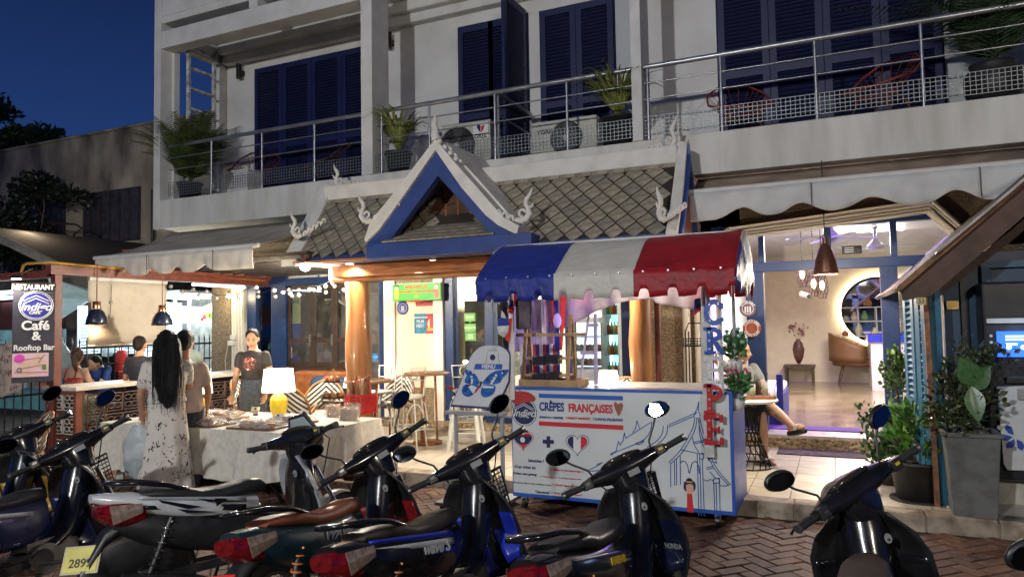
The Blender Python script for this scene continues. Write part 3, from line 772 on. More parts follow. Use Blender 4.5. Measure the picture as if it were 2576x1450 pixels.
# three woven pendant bulbs
for i,(px,py) in enumerate(((2018,696),(2047,720),(2068,724))):
    p=atY(px,py,11.6)
    q=thing('woven_pendant',['woven wire pendant lamp, leftmost and highest of the three','woven wire pendant lamp, middle one of the three','woven wire pendant lamp, rightmost of the three next to the copper lamp'][i],'pendant lamp',p,group='woven pendant lamps inside the entrance')
    MB().cyl((p.x,p.y,p.z+.2),(p.x,p.y,CZL),.006,n=6).build('cord',M_black,q)
    MB().ell((p.x,p.y,p.z+.04),(.035,.035,.07),10,8).build('bulb',emis('amber_bulb',(1,.7,.35),9),q)
    b=MB()
    for s in (1,-1):
        for k in range(9):
            b.tube([(p.x+math.cos(2*PI*k/9+s*t*1.6)*(.05+.035*math.sin(PI*t)),p.y+math.sin(2*PI*k/9+s*t*1.6)*(.05+.035*math.sin(PI*t)),p.z+.2-.36*t) for t in [j/8 for j in range(9)]],.004,n=4)
    b.build('cage',mat('dark_wire',(.05,.025,.018),.5,var=0),q)
    light('pendant_glow','POINT',(p.x,p.y-.02,p.z-.22),2,(1,.65,.3),.05)
# display fridges and counter in the middle room
q=thing('display_fridge','white glass display fridge glowing behind the crepe stall','fridge',(-3.4,11.2,.27))
fx0,fx1=X2(1425,900,11),X2(1510,900,11)
MB().bx((fx0,11,.27),(fx1,11.7,.95)).build('fridge_base',M_iwhite,q)
MB().bx((fx0,11.6,.95),(fx1,11.7,1.75)).build('fridge_back',emis('fridge_glow',(.9,1,.95),1.6),q)
MB().bx((fx0,11,.95),(fx1,11.01,1.7)).build('fridge_glass',M_glass,q)
for k in range(3): MB().bx((fx0+.03,11.05,1.0+.23*k),(fx1-.03,11.6,1.015+.23*k)).build('shelf',M_steel,q)
MB().bx((fx0,11,1.7),(fx1,11.7,1.78)).build('fridge_top',M_iwhite,q)
for k in range(12):
    x=fx0+.1+(fx1-fx0-.2)*(k % 6)/5
    o=MB().lathe([(0,0),(.05,0),(.06,.05),(.03,.09),(0,.1)],(x,11.25,1.015+.23*(k//6)),10).build('cake',mat('cake_%d' % (k % 3),[(.45,.2,.08),(.6,.5,.3),(.35,.06,.04)][k % 3],.6),None)
    tag(o,'small cake on the %s shelf of the glowing display fridge, %s from the left' % (('bottom','middle')[k//6],('first','second','third','fourth','fifth','sixth')[k % 6]),'cake',group='cakes in the display fridge')
q=thing('drinks_fridge','tall drinks fridge with turquoise glow beside the blue door','fridge',(-2.4,11.5,.27))
gx0,gx1=X2(1512,900,11.2),X2(1560,900,11.2)
MB().bx((gx0,11.2,.27),(gx1,11.8,.4)).build('fridge_base',M_dark,q)
MB().bx((gx0,11.75,.4),(gx1,11.8,2.1)).build('fridge_back',emis('fridge_glow_teal',(.4,.95,.9),1.3),q)
for x in (gx0,gx1-.03): MB().bx((x,11.2,.4),(x+.03,11.8,2.1)).build('fridge_side',M_iwhite,q)
MB().bx((gx0,11.2,2.1),(gx1,11.8,2.25)).build('fridge_top',M_iwhite,q)
for k in range(5):
    MB().bx((gx0+.03,11.3,.5+.33*k),(gx1-.03,11.75,.51+.33*k)).build('shelf',M_steel,q)
    for j in range(4):
        x=gx0+.08+(gx1-gx0-.16)*j/3
        o=MB().lathe([(0,0),(.03,0),(.03,.13),(.012,.17),(.012,.21),(0,.21)],(x,11.4,.51+.33*k),8).build('bottle',mat('bottle_%d' % ((j+k) % 3),[(.5,.05,.03),(.1,.3,.1),(.6,.5,.1)][(j+k) % 3],.3),None)
        tag(o,'drink bottle on the %s shelf of the turquoise fridge, %s from the left' % (('lowest','second','third','fourth','top')[k],('first','second','third','fourth')[j]),'bottle',group='bottles in the drinks fridge')
# dark cupboard behind the blue door
q=thing('glass_cabinet','dark glazed cabinet behind the blue door with green stickers','cabinet',(-5.2,10.8,.27))
cx0,cx1=-5.75,-4.85
MB().bx((cx0,10.7,.27),(cx1,11.1,.85)).build('cabinet_base',M_trim,q);MB().bx((cx0,10.7,.85),(cx1,11.1,2.1)).build('cabinet_box',mat('smoked_glass',(.03,.035,.035),.12,var=.2),q)
MB().bx((cx0,10.69,.85),(cx1,10.7,.9)).build('rail',M_dwood,q)
# orange sofa with cushions behind the brown windows
q=thing('sofa','orange brown sofa below the brown sliding windows','sofa',(X2(800),9.3,G0))
sx0,sx1=atY(728,930,9.25).x,atY(872,930,9.25).x
MB().bx((sx0,9.35,.55),(sx1,9.62,.98)).build('backrest',mat('orange_leather',(.38,.13,.04),.5,var=.2),q,bevel=.05)
MB().bx((sx0,8.95,.3),(sx1,9.4,.58)).build('seat',mat('sofa_brown',(.22,.08,.035),.6,var=.2),q,bevel=.04)
for x in (sx0+.05,sx1-.05): MB().bx((x-.04,9.0,G0),(x+.04,9.08,.31)).build('leg',M_dwood,q)
for i,(px,col,t) in enumerate(((800,(.03,.07,.14),'blue grey cushion on the left of the orange sofa'),(850,(.04,.06,.12),'dark blue cushion tilted on the right of the orange sofa'),(835,(.5,.08,.04),'red cushion on the orange sofa beside the log post'))):
    x=atY(px,930,9.2).x
    o=MB().ell((0,0,0),(.19,.06,.15),14,8,M=frame((x,9.22-.04*i,.78),0,R(-15),R(12*i))).build('cushion',mat('cushion_%d' % i,col,.8),None);tag(o,t,'cushion')
# things seen in the left front: hanging dried grass, reflection-like shop items
gr=MB();rn=random.Random(9)
for k in range(160):
    t=rn.uniform(-1,1);x=X2(835,750,10.4)+t*.1;L_=rn.uniform(.2,.55);a=rn.uniform(-1.2,1.2)
    gr.tube([(x,10.4+rn.uniform(-.1,.1),2.2),(x+math.sin(a)*L_*.6,10.4,2.2-L_*.3),(x+math.sin(a)*L_,10.35,2.15-L_)],[.008,.012,.002],n=4)
o=gr.build('dried_palm',mat('dried_leaf',(.42,.34,.22),.8),None);tag(o,'bundle of dried palm leaves hanging behind the brown window','dried plant')
# posters and stickers on the cream panel (green Thai style banner with two painted figures left as plain shapes)
YP=YU-.082
def poster(name,x0,y0,x1,y1,m,label,cat='poster',Y=YP,t=.004):
    a,c=atY(x0,y1,Y),atY(x1,y0,Y)
    q=thing(name,label,cat,(a+c)/2)
    MB().bx((a.x,Y-t,a.z),(c.x,Y,c.z)).build('sheet',m,q)
    return q,a.x,c.x,a.z,c.z
YG=YU-.2
q,x0,x1,z0,z1=poster('banner',990,710,1110,757,mat('banner_green',(.05,.42,.05),.5,var=.05),'green banner with red and yellow lettering above the posters','banner',YG,.02)
for k,(s,sz) in enumerate((('',.055),('',.05),('',.045),('',.045))):
    text(['INTELLIGENT TEL','WELCOME - LUANGPRABANG','ride','Food  Drinks  Bar'][k],'lettering',wallM(((x0+x1)/2+.0,YG-.022,z1-.055-.073*k)),sz,mat('banner_red',(.75,.12,.02),.5,var=0) if k != 2 else mat('banner_yellow',(.8,.6,.02),.5,var=0),q,ext=.002,off=.003)
for s,x,cc in ((-1,x0+.075,(.75,.45,.05)),(1,x1-.075,(.7,.1,.05))):
    f=MB();y=YG-.022
    f.prism([(-.035,0),(.035,0),(.045,.11),(.03,.14),(-.03,.14),(-.045,.11)],(x,y,z0+.03),(1,0,0),(0,0,1),.003)
    f.build('figure_dress',mat('figure_%d' % s,cc,.5,var=0),q)
    MB().cyl((x,y,z0+.2),(x,y-.004,z0+.2),.036,n=14).build('figure_face',mat('figure_skin',(.75,.5,.32),.5,var=0),q)
    MB().cyl((x,y+.002,z0+.225),(x,y-.003,z0+.225),.038,n=14).build('figure_hair',M_dark,q)
def roundsign(px,py,rpx,m1,label,Y,name='round_sign'):
    c=atY(px,py,Y);r=abs(atY(px+rpx,py,Y).x-c.x)
    q=thing(name,label,'sign',c)
    MB().cyl((c.x,Y+.012,c.z),(c.x,Y,c.z),r,n=32).build('disc',m1,q)
    MB().tube([(c.x+math.cos(t)*r*.68,Y-.002,c.z+math.sin(t)*r*.68) for t in [2*PI*i/28 for i in range(28)]],.004,n=4,closed=True).build('ring',mat('sign_white',(.7,.7,.7),.5,var=0),q)
    return q,c,r
def ring_text(s,q,c,r,Y,m,size,a0=150,a1=30):
    n=len(s)
    for i,ch in enumerate(s):
        if ch == ' ': continue
        t=R(a0+(a1-a0)*i/max(1,n-1))
        p=V((c.x+math.cos(t)*r,Y-.003,c.z+math.sin(t)*r))
        up=V((math.cos(t),0,math.sin(t)));xa=V((math.sin(t),0,-math.cos(t)))
        if a0 < a1: up,xa=-up,-xa
        text(ch,'letter',basis(p,xa,up,xa.cross(up)),size,m,q,ext=.001,off=.001)
SW=mat('sign_white',(.7,.7,.7),.5,var=0)
q,c,r=roundsign(1013,774,14,mat('sign_navy',(.02,.03,.2),.4,var=0),'round navy rosette sign with white forks on the cream panel',YP-.012)
for dx in (-.022,0,.022): MB().bx((c.x+dx-.006,YP-.018,c.z-.05),(c.x+dx+.006,YP-.013,c.z+.035)).build('fork_mark',SW,q)
q,x0,x1,z0,z1=poster('red_flyer',1046,756,1088,770,mat('flyer_red',(.5,.05,.04),.5,var=.3,scale=30),'small red flyer just under the green banner')
q,x0,x1,z0,z1=poster('blue_poster',1043,788,1072,838,mat('poster_teal',(.03,.22,.36),.45,var=.3,scale=14),'teal festival poster on the left of the poster pair')
text('LUANGPRABANG','lettering',wallM(((x0+x1)/2,YP-.005,z1-.06)),.036,SW,q,ext=.001,off=.001)
text('FILM\nFEST','lettering',wallM(((x0+x1)/2,YP-.005,z1-.16)),.07,SW,q,ext=.001,off=.001)
q,x0,x1,z0,z1=poster('red_poster',1073,788,1103,838,mat('poster_red',(.42,.02,.03),.45,var=.3,scale=10),'dark red concert poster on the right of the poster pair')
MB().cyl(((x0+x1)/2,YP-.004,(z0+z1)/2),((x0+x1)/2,YP-.006,(z0+z1)/2),.09,n=20).build('moon_print',mat('poster_cream',(.7,.55,.35),.5,var=.2),q)
MB().bx(((x0+x1)/2-.045,YP-.009,(z0+z1)/2-.07),((x0+x1)/2+.045,YP-.006,(z0+z1)/2+.09)).build('house_print',mat('poster_red2',(.5,.02,.03),.5,var=.2),q)
MB().bx((x0+.01,YP-.006,z0+.04),(x1-.01,YP-.004,z0+.09)).build('orange_band',mat('poster_orange',(.8,.3,.03),.5,var=0),q)
# green stickers on the glass
for k,(py,s) in enumerate(((797,'Tripadvisor'),(824,'REVIEW US'),(846,'FREE\nWI-FI'))):
    p=atY(1182+k,py,YU-.02)
    q=thing('door_sticker',['green speech bubble sticker, top one on the glass door','green speech bubble sticker, middle one on the glass door','green square free wifi sticker, lowest on the glass door'][k],'sticker',p,group='green stickers on the glass door')
    hh=.065
    MB().box(p,(.19,.006,2*hh)).build('sheet',mat('sticker_green',(.10,.32,.05),.5,var=.05),q,bevel=.002)
    MB().box(p+V((0,-.004,0)),(.165,.004,2*hh-.03)).build('sheet_panel',mat('sticker_green2',(.16,.42,.08),.5,var=.05),q)
    if k < 2: MB().prism([(-.02,0),(.02,0),(0,-.03)],p+V((0,0,-hh)),(1,0,0),(0,0,1),.004).build('bubble_tip',MATS['sticker_green'],q)
    text(s if k else 'ADVISE','lettering',wallM(p+V((0,-.007,0))),.04,SW,q,ext=.001,off=.001)
q,x0,x1,z0,z1=poster('blue_notice',937,888,951,907,mat('notice_blue',(.02,.2,.5),.5,var=.1),'small blue notice stuck low on the glass right of the log','sticker',YU-.02)
text('WIFI','lettering',wallM(((x0+x1)/2,YU-.025,(z0+z1)/2)),.05,SW,q,ext=.001)
# yellow sign seen through the brown window
p=atY(744,775,10.1);o=MB().box(p,(.2,.01,.55)).build('yellow_sign',mat('yellow_sign',(.7,.55,.02),.5,emit=(.7,.6,.05),es=.4),None);tag(o,'yellow sign with green writing behind the left brown window','sign')
text('BAR','lettering',wallM(p+V((0,-.012,.12))),.11,mat('sign_green',(.03,.3,.03),.5),o,ext=.001)
# round badges by the entrance
q,c,r=roundsign(1881,776,21,mat('badge_brown',(.14,.07,.10),.4,var=0),'round dark badge sign with a white fork on the entrance post',YU-.14)
for dx in (-.03,0,.03): MB().bx((c.x+dx-.008,YU-.147,c.z-.05),(c.x+dx+.008,YU-.142,c.z+.03)).build('fork_mark',SW,q)
ring_text('RESTAURANT',q,c,r*.82,YU-.142,SW,.045)
q,c,r=roundsign(1891,825,23,mat('badge_rust',(.28,.07,.04),.45,var=.1),'round rusty badge reading rooftop view below the dark badge',YU-.16)
ring_text('ROOFTOP VIEW',q,c,r*.82,YU-.162,SW,.05);ring_text('OPEN NOW',q,c,r*.84,YU-.162,SW,.045,215,325)
# door mats
o=MB().bx((X2(1950,1080,9.9)-.1,9.9,.272),(X2(2165,1085,9.9),10.25,.285)).build('door_mat',mat('purple_mat',(.10,.03,.22),.9,bump=.4,bscale=200),None);tag(o,'purple mat lying inside the entrance threshold','mat')
a=atZ(1960,1124,.13);o=MB().bx((a.x,8.95,TZ),(a.x+.95,9.35,TZ+.012)).build('door_mat',mat('worn_mat',(.08,.05,.06),.95,var=.5,scale=12,bump=.5,bscale=150),None);tag(o,'worn brown mat on the tiles before the entrance step','mat')
# copper cone pendant in front of the entrance
p=atY(2078,690,8.3)
q=thing('copper_pendant','large bronze cone pendant lamp hanging in front of the entrance','pendant lamp',p)
M_copper=mat('bronze_shade',(.20,.085,.05),.35,metal=.6,var=.1)
s_=(atY(2111,690,8.3)-atY(2047,690,8.3)).x/2
MB().lathe([(s_,0),(s_*.97,.03),(s_*.82,.15),(s_*.55,.26),(s_*.34,.31),(s_*.2,.33)],p,28).build('lamp_shade',M_copper,q,solid=.004)
MB().lathe([(0,.02),(s_*.9,.02),(s_*.9,.03),(0,.03)],p,24).build('lamp_glow',emis('warm_glow',(1,.9,.7),6),q)
MB().tube([p+V((-.04,0,.3)),p+V((-.045,0,.4)),p+V((0,0,.43)),p+V((.045,0,.4)),p+V((.04,0,.3))],.007,n=6).build('handle',M_copper,q)
MB().cyl(p+V((0,0,.32)),p+V((0,0,.4)),.025,n=10).build('socket',M_copper,q)
MB().cyl(p+V((0,0,.4)),(p.x,p.y,3.4),.006,n=6).build('cord',M_black,q)
light('pendant_light','POINT',p-V((0,0,.05)),95,(1,.86,.68),.06)
def shift(label,px,py,k,z=.27):
    for o in bpy.data.objects:
        if o.get('label') == label:
            p=atZ(px,py,.27);o.location=(p.x,p.y,o.location.z);o.scale=(k,k,k)
shift('low wooden side table under the big vase of dried flowers',2010,962,1.0)
shift('pale low bench table right of the vase near the extinguisher',2075,955,1.0)
shift('tall dark vase with dried pink flowers inside the entrance',2012,958,.95)
for o in bpy.data.objects:
    if o.name.startswith('flower_vase'): o.scale=(.8,.8,.88)
shift('red fire extinguisher standing against the back wall',2111,958,1.0)
shift('brown curved wooden armchair inside the entrance before the mirror',2150,966,1.25)
shift('brown leather box stool against the shelf inside',2175,956,1.2)
shift('white service counter with blue top inside the entrance on the right',2243,975,1.0)
# ------------------------------------------------------------------ Lao style entrance porch
pr=thing('entrance_porch','tiled entrance porch with white and blue gable on log columns','porch',(-4,7.8,TZ))
EY,EZ,RY,RZ=7.40,2.65,8.02,3.52
PX0,PX1=-6.55,-1.5
GY=7.17
def gp(px,py,Y=GY): p=atY(px,py,Y);return (p.x,p.z)
sl=V((0,RY-EY,RZ-EZ));SL=sl.length;sv=sl.normalized();nrm=V((1,0,0)).cross(sv)
M_under=mat('roof_underlay',(.035,.03,.022),.9)
MB().add([(PX0,EY,EZ),(PX1,EY,EZ),(PX1,RY,RZ),(PX0,RY,RZ),(PX0,EY,EZ-.04),(PX1,EY,EZ-.04),(PX1,RY,RZ-.04),(PX0,RY,RZ-.04)],((0,1,2,3),(7,6,5,4),(0,4,5,1),(1,5,6,2),(3,7,4,0))).build('roof_deck',M_under,pr)
MB().bx((PX0,RY,2.9),(PX1,RY+.3,3.4)).build('roof_back',M_under,pr)
M_rt=[mat('roof_tile_%d' % i,c,.8,var=.3,scale=12,bump=.5,bscale=40,dirt=tuple(q*.55 for q in c)) for i,c in enumerate([(.34,.30,.22),(.30,.265,.20),(.37,.32,.235),(.27,.245,.19)])]
tw,th=.228,.25
rn=random.Random(11)
tmesh=[]
for mi in range(4):
    b=MB();a,c,t=tw/2-.008,th/2-.009,.014
    v=[(0,-c,.028),(a,0,.016),(0,c,.004),(-a,0,.016)]
    b.add(v+[(x,y,z-t) for x,y,z in v],((0,1,2,3),(7,6,5,4),(0,4,5,1),(1,5,6,2),(2,6,7,3),(3,7,4,0)))
    me=bpy.data.meshes.new('roof_tile');me.from_pydata(b.v,[],b.f);me.materials.append(M_rt[mi]);tmesh.append(me)
R3=Matrix((V((1,0,0)),sv,nrm)).transposed()
inv=MW[pr.name].inverted()
ncol=int((PX1-PX0-.1)/tw)
k=0
for r_ in range(0,10):
    v=.02+r_*th/2
    if v > SL-.13: break
    for i in range(ncol+1):
        x=PX0+.08+(i+(.5 if r_ % 2 else 0))*tw
        if x > PX1-.08: continue
        gz=(EZ+sv.z*v)
        # hidden under the gable roof
        half=max(0,(3.55-gz)*.78)
        if abs(x+4.2) < half-.12: continue
        p=V((x,EY,EZ))+sv*v+nrm*.004
        ob=bpy.data.objects.new('roof_tile',tmesh[rn.choice((0,0,1,2,3))]);COL.objects.link(ob);ob.parent=pr
        M=Matrix.Translation(p) @ R3.to_4x4() @ Matrix.Rotation(rn.uniform(-.02,.02),4,'Z');ob.matrix_local=inv @ M
        k += 1
# eave course and ridge course of square slabs
for i in range(int((PX1-PX0)/.2)):
    x=PX0+.1+i*.2
    p=V((x,EY,EZ))+sv*(SL-.07)+nrm*.02
    if abs(x+4.2) < .25: continue
    ob=MB().box((0,0,0),(.192,.13,.014)).build('ridge_slab',M_rt[i % 3],None);ob.parent=pr;ob.matrix_local=inv @ (Matrix.Translation(p) @ R3.to_4x4())
M_pw=mat('white_porch_paint',(.70,.68,.62),.7,var=.08,scale=5,bump=.15,dirt=(.60,.58,.52))
MB().bx((PX0+.05,RY-.07,RZ-.05),(PX1-.05,RY+.12,RZ+.16)).build('ridge_beam',M_pw,pr,bevel=.02)
MB().bx((PX0+.02,EY-.06,EZ-.13),(PX1-.02,EY+.02,EZ-.035)).build('eave_fascia',M_bbeam,pr,bevel=.005)
# end barges (white, thick, slightly curved) and blue boards
def barge(x0,x1,pts,m,name='bargeboard',h=.15):
    secs=[]
    for y,z,hh in pts: secs.append([(x0,y,z-hh),(x1,y,z-hh),(x1,y,z+.02),((x0+x1)/2,y,z+.05),(x0,y,z+.02)])
    MB().loft(secs,smooth=False).build(name,m,pr)
curve=[(EY-.1,EZ-.05,.09),(EY+.02,EZ+.08,.14),(EY+.25,EZ+.38,.14),(RY-.2,RZ-.24,.14),(RY+.02,RZ+.16,.16)]
barge(PX0-.12,PX0+.13,curve,M_pw);barge(PX1-.06,PX1+.05,curve,M_pw)
back=[(RY+.02,RZ+.14,.16),(RY+.2,RZ-.2,.14),(RY+.36,RZ-.62,.12),(RY+.5,RZ-.98,.1)]
barge(PX1-.06,PX1+.08,back,M_bbeam);barge(PX1+.005,PX1+.085,[(y,z-.14,.1) for y,z,h in curve],M_bbeam,'blue_board')
MB().add([(PX1+.01,EY,EZ-.1),(PX1+.01,RY,RZ),(PX1+.01,RY+.5,EZ-.1)],[(0,1,2)]).build('end_tympanum',mat('dark_red_wood',(.12,.035,.02),.6,var=.3),pr,solid=.02)
# the front gable
def gpoly(pts,y,depth,m,name,bevel=0):
    c=[gp(*p) for p in pts]
    return MB().prism(c[::-1],(0,y,0),(1,0,0),(0,0,1),-abs(depth)).build(name,m,pr,bevel=bevel)
WR=[(1097,350),(1142,405),(1204,474),(1266,545),(1307,568),(1303,586),(1297,588),(1254,566),(1223,541),(1161,470),(1097,378)]
WL=[(1097,350),(1097,378),(1027,479),(956,577),(921,610),(919,600),(934,557),(1002,474),(1060,398)]
gpoly(WR,GY-.02,-.0-.28,M_pw,'gable_bargeboard',.008);gpoly(WL,GY-.02,-.28,M_pw,'gable_bargeboard',.008)
BR=[(1098,377),(1161,471),(1223,542),(1254,567),(1300,592),(1300,606),(1240,606),(1235,590),(1099,441)]
BL=[(1098,377),(1099,441),(975,609),(970,619),(921,619),(921,611),(956,578),(1027,480)]
gpoly(BR,GY+.02,-.1,M_bbeam,'blue_board',.004);gpoly(BL,GY+.02,-.1,M_bbeam,'blue_board',.004)
# gable roof planes running back to the building, curved like the boards
for side,P_ in ((1,WR[:5]),(-1,[WL[0],WL[8],WL[7],WL[6],WL[5]])):
    c=[gp(*p) for p in P_]
    MB().grid(lambda u,v,c=c: (c[min(int(u*4),3)][0]+(c[min(int(u*4),3)+1][0]-c[min(int(u*4),3)][0])*(u*4-min(int(u*4),3)),GY+.2+v*1.15,c[min(int(u*4),3)][1]+(c[min(int(u*4),3)+1][1]-c[min(int(u*4),3)][1])*(u*4-min(int(u*4),3))),8,2,smooth=False).build('gable_roof',M_pw,pr,solid=.05)
bl,br_=gp(925,617),gp(1335,605);bb=gp(925,652)
MB().bx((bl[0],GY-.03,bb[1]),(br_[0]+.02,GY+.09,bl[1]+.01)).build('tie_beam',M_bbeam,pr,bevel=.006)
MB().bx((bl[0]-.0,GY+.09,bb[1]+.01),(bl[0]+.1,EY-.0,bl[1])).build('side_beam',M_bbeam,pr)
MB().bx((br_[0]-.08,GY+.09,bb[1]+.01),(br_[0]+.02,EY,bl[1])).build('side_beam',M_bbeam,pr)
a0,a1,ap=gp(960,612),gp(1250,602),gp(1099,400)
MB().add([(a0[0],GY+.55,a0[1]-.05),(a1[0],GY+.55,a1[1]-.05),(ap[0]-.05,GY+.55,ap[1])],[(0,1,2)]).build('tympanum',mat('tympanum_wood',(.12,.05,.022),.6,var=.25,scale=5,stretch=(1,1,8),bump=.2),pr,solid=.03)
for k in range(7):
    x=a0[0]+.25+k*(a1[0]-a0[0]-.5)/6;h=ap[1]-.12-abs(x-ap[0])*1.2
    if h > a0[1]+.2: MB().bx((x-.012,GY+.52,a0[1]+.15),(x+.012,GY+.535,h)).build('tympanum_batten',M_wood,pr)
# small tiled skirt inside the gable
sk0,sk1=V((a0[0]+.06,GY-.04,bl[1]+.01)),V((a1[0]-.06,GY-.04,bl[1]+.01))
sd=V((0,.5,.26)).normalized()
for r_ in range(4):
    for i in range(7-r_ % 2):
        x=sk0.x+.1+(i+.5*(r_ % 2))*(sk1.x-sk0.x-.2)/6
        if abs(x-ap[0]) > (sk1.x-sk0.x)/2-.05-.09*r_: continue
        p=V((x,GY-.0+.0,bl[1]+.02))+sd*(.11*r_+.05)
        M=Matrix.Translation(p) @ Matrix((V((1,0,0)),sd,V((1,0,0)).cross(sd))).transposed().to_4x4()
        b=MB();b.at(M).add([(-.13,-.09,.03),(.13,-.06,.018),(.10,.1,.006),(-.13,.1,.006),(-.13,-.09,.016),(.13,-.06,.004)],((0,1,2,3),(4,5,1,0)))
        b.build('skirt_tile',M_rt[rn.choice((1,3))],pr,solid=.008)
MB().bx((sk0.x,GY+.0,bl[1]-.0),(sk1.x,GY+.5,bl[1]+.03)).build('skirt_deck',M_under,pr)
# soffit, beams, logs
M_soff=mat('soffit_wood',(.42,.19,.055),.4,var=.2,scale=4,stretch=(1,10,1),bump=.1,coat=.2)
MB().bx((PX0+.1,GY+.1,EZ-.12),(PX1-.05,YU-.03,EZ-.09)).build('soffit',M_soff,pr)
for k in range(14):
    y=GY+.2+k*.18
    MB().bx((PX0+.1,y,EZ-.128),(PX1-.05,y+.012,EZ-.119)).build('soffit_joint',M_dwood,pr)
bz0,bz1=EZ-.36,EZ-.14
MB().bx((-6.15,7.62,bz0),(-1.6,7.84,bz1)).build('log_beam',M_wood,pr,bevel=.03)
MB().bx((-6.05,7.55,bz0+.06),(-1.6,7.62,bz1-.01)).build('log_beam_cap',M_wood,pr,bevel=.01)
LY=7.75
def log(px,r,name='log_column',m=M_log):
    x=atY(px,820,LY).x;secs=[]
    rn2=random.Random(int(px))
    for k in range(9):
        z=TZ+(bz0-TZ)*k/8;ox,rr_=rn2.uniform(-.012,.012),r*(1+.07*math.sin(k*1.7)-.01*k)
        secs.append([(x+ox+math.cos(t)*rr_*(1+.05*math.sin(3*t+k*.4)),LY+math.sin(t)*rr_,z) for t in [2*PI*i/20 for i in range(20)]])
    MB().loft(secs).build(name,m,pr)
log(903,.175);log(1611,.13)
x=atY(1652,820,LY).x;MB().cyl((x,LY+.05,TZ),(x,LY+.05,bz0),.035,n=12).build('brown_pipe',M_brown,pr)
def naga(o,d,s,up=1,m=M_pw):
    """flame shaped roof finial: d is its pointing direction in the x axis (+1/-1), o its foot"""
    b=MB();o=V(o)
    P=lambda a,c: o+V((a*d*s,0,c*s))
    pts=[(0,0),(.10,-.03),(.20,.0),(.27,.09),(.25,.2),(.20,.27),(.22,.36),(.29,.44),(.33,.56)]
    b.tube([P(*p) for p in pts],[.045*s,.06*s,.062*s,.058*s,.045*s,.045*s,.05*s,.035*s,.008*s],n=8)
    b.tube([P(.13+.065*math.cos(t),.11+.065*math.sin(t)) for t in [j*PI/5 for j in range(9)]],[.026*s]*8+[.012*s],n=6)
    b.tube([P(*p) for p in ((.24,.2),(.33,.22),(.36,.3))],[.035*s,.028*s,.006*s],n=6)
    for k in range(5):
        b.tube([P(-.10-.13*k+.05*math.cos(t),.03+.02*k*up+.05*math.sin(t)) for t in [j*PI/4-.5 for j in range(7)]],[.03*s*(1-.1*k)]*6+[.01*s],n=6)
        b.ell(P(-.05-.13*k,.0+.02*k*up),.035*s,8,6)
    b.build('naga_finial',m,pr)
for (px,py,Y,d,s,up) in ((1094,348,GY+.02,.25,.55,0),):
    b=MB();o=atY(px,py,Y);P=lambda a,c: o+V((a*s,0,c*s))
    b.tube([P(*p) for p in ((.05,-.05),(.0,.08),(.03,.2),(-.02,.3),(.02,.4),(.0,.52))],[.11*s,.10*s,.07*s,.08*s,.045*s,.008*s],n=8)
    for k in range(4): b.ell(P(.12+.13*k,-.08-.14*k),.06*s,8,6)
    b.build('naga_finial',M_pw,pr)
naga(atY(936,552,GY),-1,.6,3);naga(atY(1298,552,GY),1,.6,3.2)
naga(atY(760,590,EY-.03),-1,.58,3.);naga(atY(866,464,RY),-1,.55,0)
naga(atY(1670,370,RY),.75,.62,-.5)
naga(atY(1678,548,EY-.08),-.5,.6,2)
# downlights in the soffit and the bare flood bulb at the left eave corner
def downlight(px,py,z,label,power,col=(1,.82,.58)):
    p=atZ(px,py,z)
    q=thing('soffit_downlight',label,'downlight',p,group='small downlights under the porch')
    MB().cyl(p-V((0,0,.012)),p+V((0,0,.01)),.06,n=18).build('ring',M_whitem,q)
    MB().cyl(p-V((0,0,.018)),p-V((0,0,.012)),.045,n=16).build('lens',M_bulb,q)
    light('downlight_beam','SPOT',p-V((0,0,.03)),power,col,.04,p-V((0,0,2)),150,.6)
downlight(880,661,EZ-.13,'round downlight under the porch above the left log column',140)
downlight(1091,652,EZ-.13,'round downlight under the middle of the gable',340)
downlight(*[q_ for q_ in proj((-2.35,7.46,EZ-.13))[:2]],EZ-.13,'added downlight under the right side of the porch, unseen behind the stall canopy',320)  # added lamp, hidden by the canopy, placed to brighten the right log column
q=MB();p=atY(768,668,7.55)
fl_=thing('flood_bulb','blazing bare floodlight at the left corner of the porch eave','floodlight',p)
MB().cyl(p+V((0,0,.05)),p+V((0,0,.09)),.09,n=18).build('shade',M_whitem,fl_)
MB().ell(p,.07,14,10).build('bulb',emis('flood_glow',(1,.96,.85),90),fl_)
light('flood_light','POINT',p-V((0,.0,.12)),300,(1,.92,.76),.08)
# ------------------------------------------------------------------ awnings
def awning(name,label,x0,x1,yf,zf,yb,zbk,vh,nsc,m,mv,seams,x0b=None,x1b=None,waves=None):
    q=thing(name,label,'awning',((x0+x1)/2,yf,zf))
    x0b=x0 if x0b is None else x0b;x1b=x1 if x1b is None else x1b
    MB().grid(lambda u,v: (x0+(x1-x0)*u+((x0b-x0)*(1-u)+(x1b-x1)*u)*v,yf+(yb-yf)*v,zf+(zbk-zf)*v-.05*math.sin(PI*v)),12,6).build('canopy',m,q,solid=.006)
    MB().cyl((x0-.06,yf,zf),(x1+.06,yf,zf),.03,n=10).build('front_bar',M_whitem,q)
    n=96;vs=[];fs=[]
    rn=random.Random(len(label))
    for i in range(n+1):
        u=i/n;x=x0+(x1-x0)*u
        hh=waves(u) if waves else vh
        for j in range(6):
            w_=j/5;vs.append((x,yf-.035+.02*math.sin(u*37+1.3*w_)*w_+.012*math.sin(u*91)*w_,zf-.02-hh*w_))
    for i in range(n):
        for j in range(5): a=i*6+j;fs.append((a,a+1,a+7,a+6))
    MB().add(vs,fs,0,True).build('valance',mv,q,solid=.004)
    for u in seams:
        x=x0+(x1-x0)*u;MB().tube([(x,yf-.07,zf-.02-vh*.95*t) for t in (0,.3,.6,1)],.005,n=5).build('seam',mat('seam_cord',(.1,.09,.08),.8,var=0),q)
    return q
M_canv=mat('awning_canvas',(.42,.37,.30),.85,var=.18,scale=3,bump=.2,bscale=15)
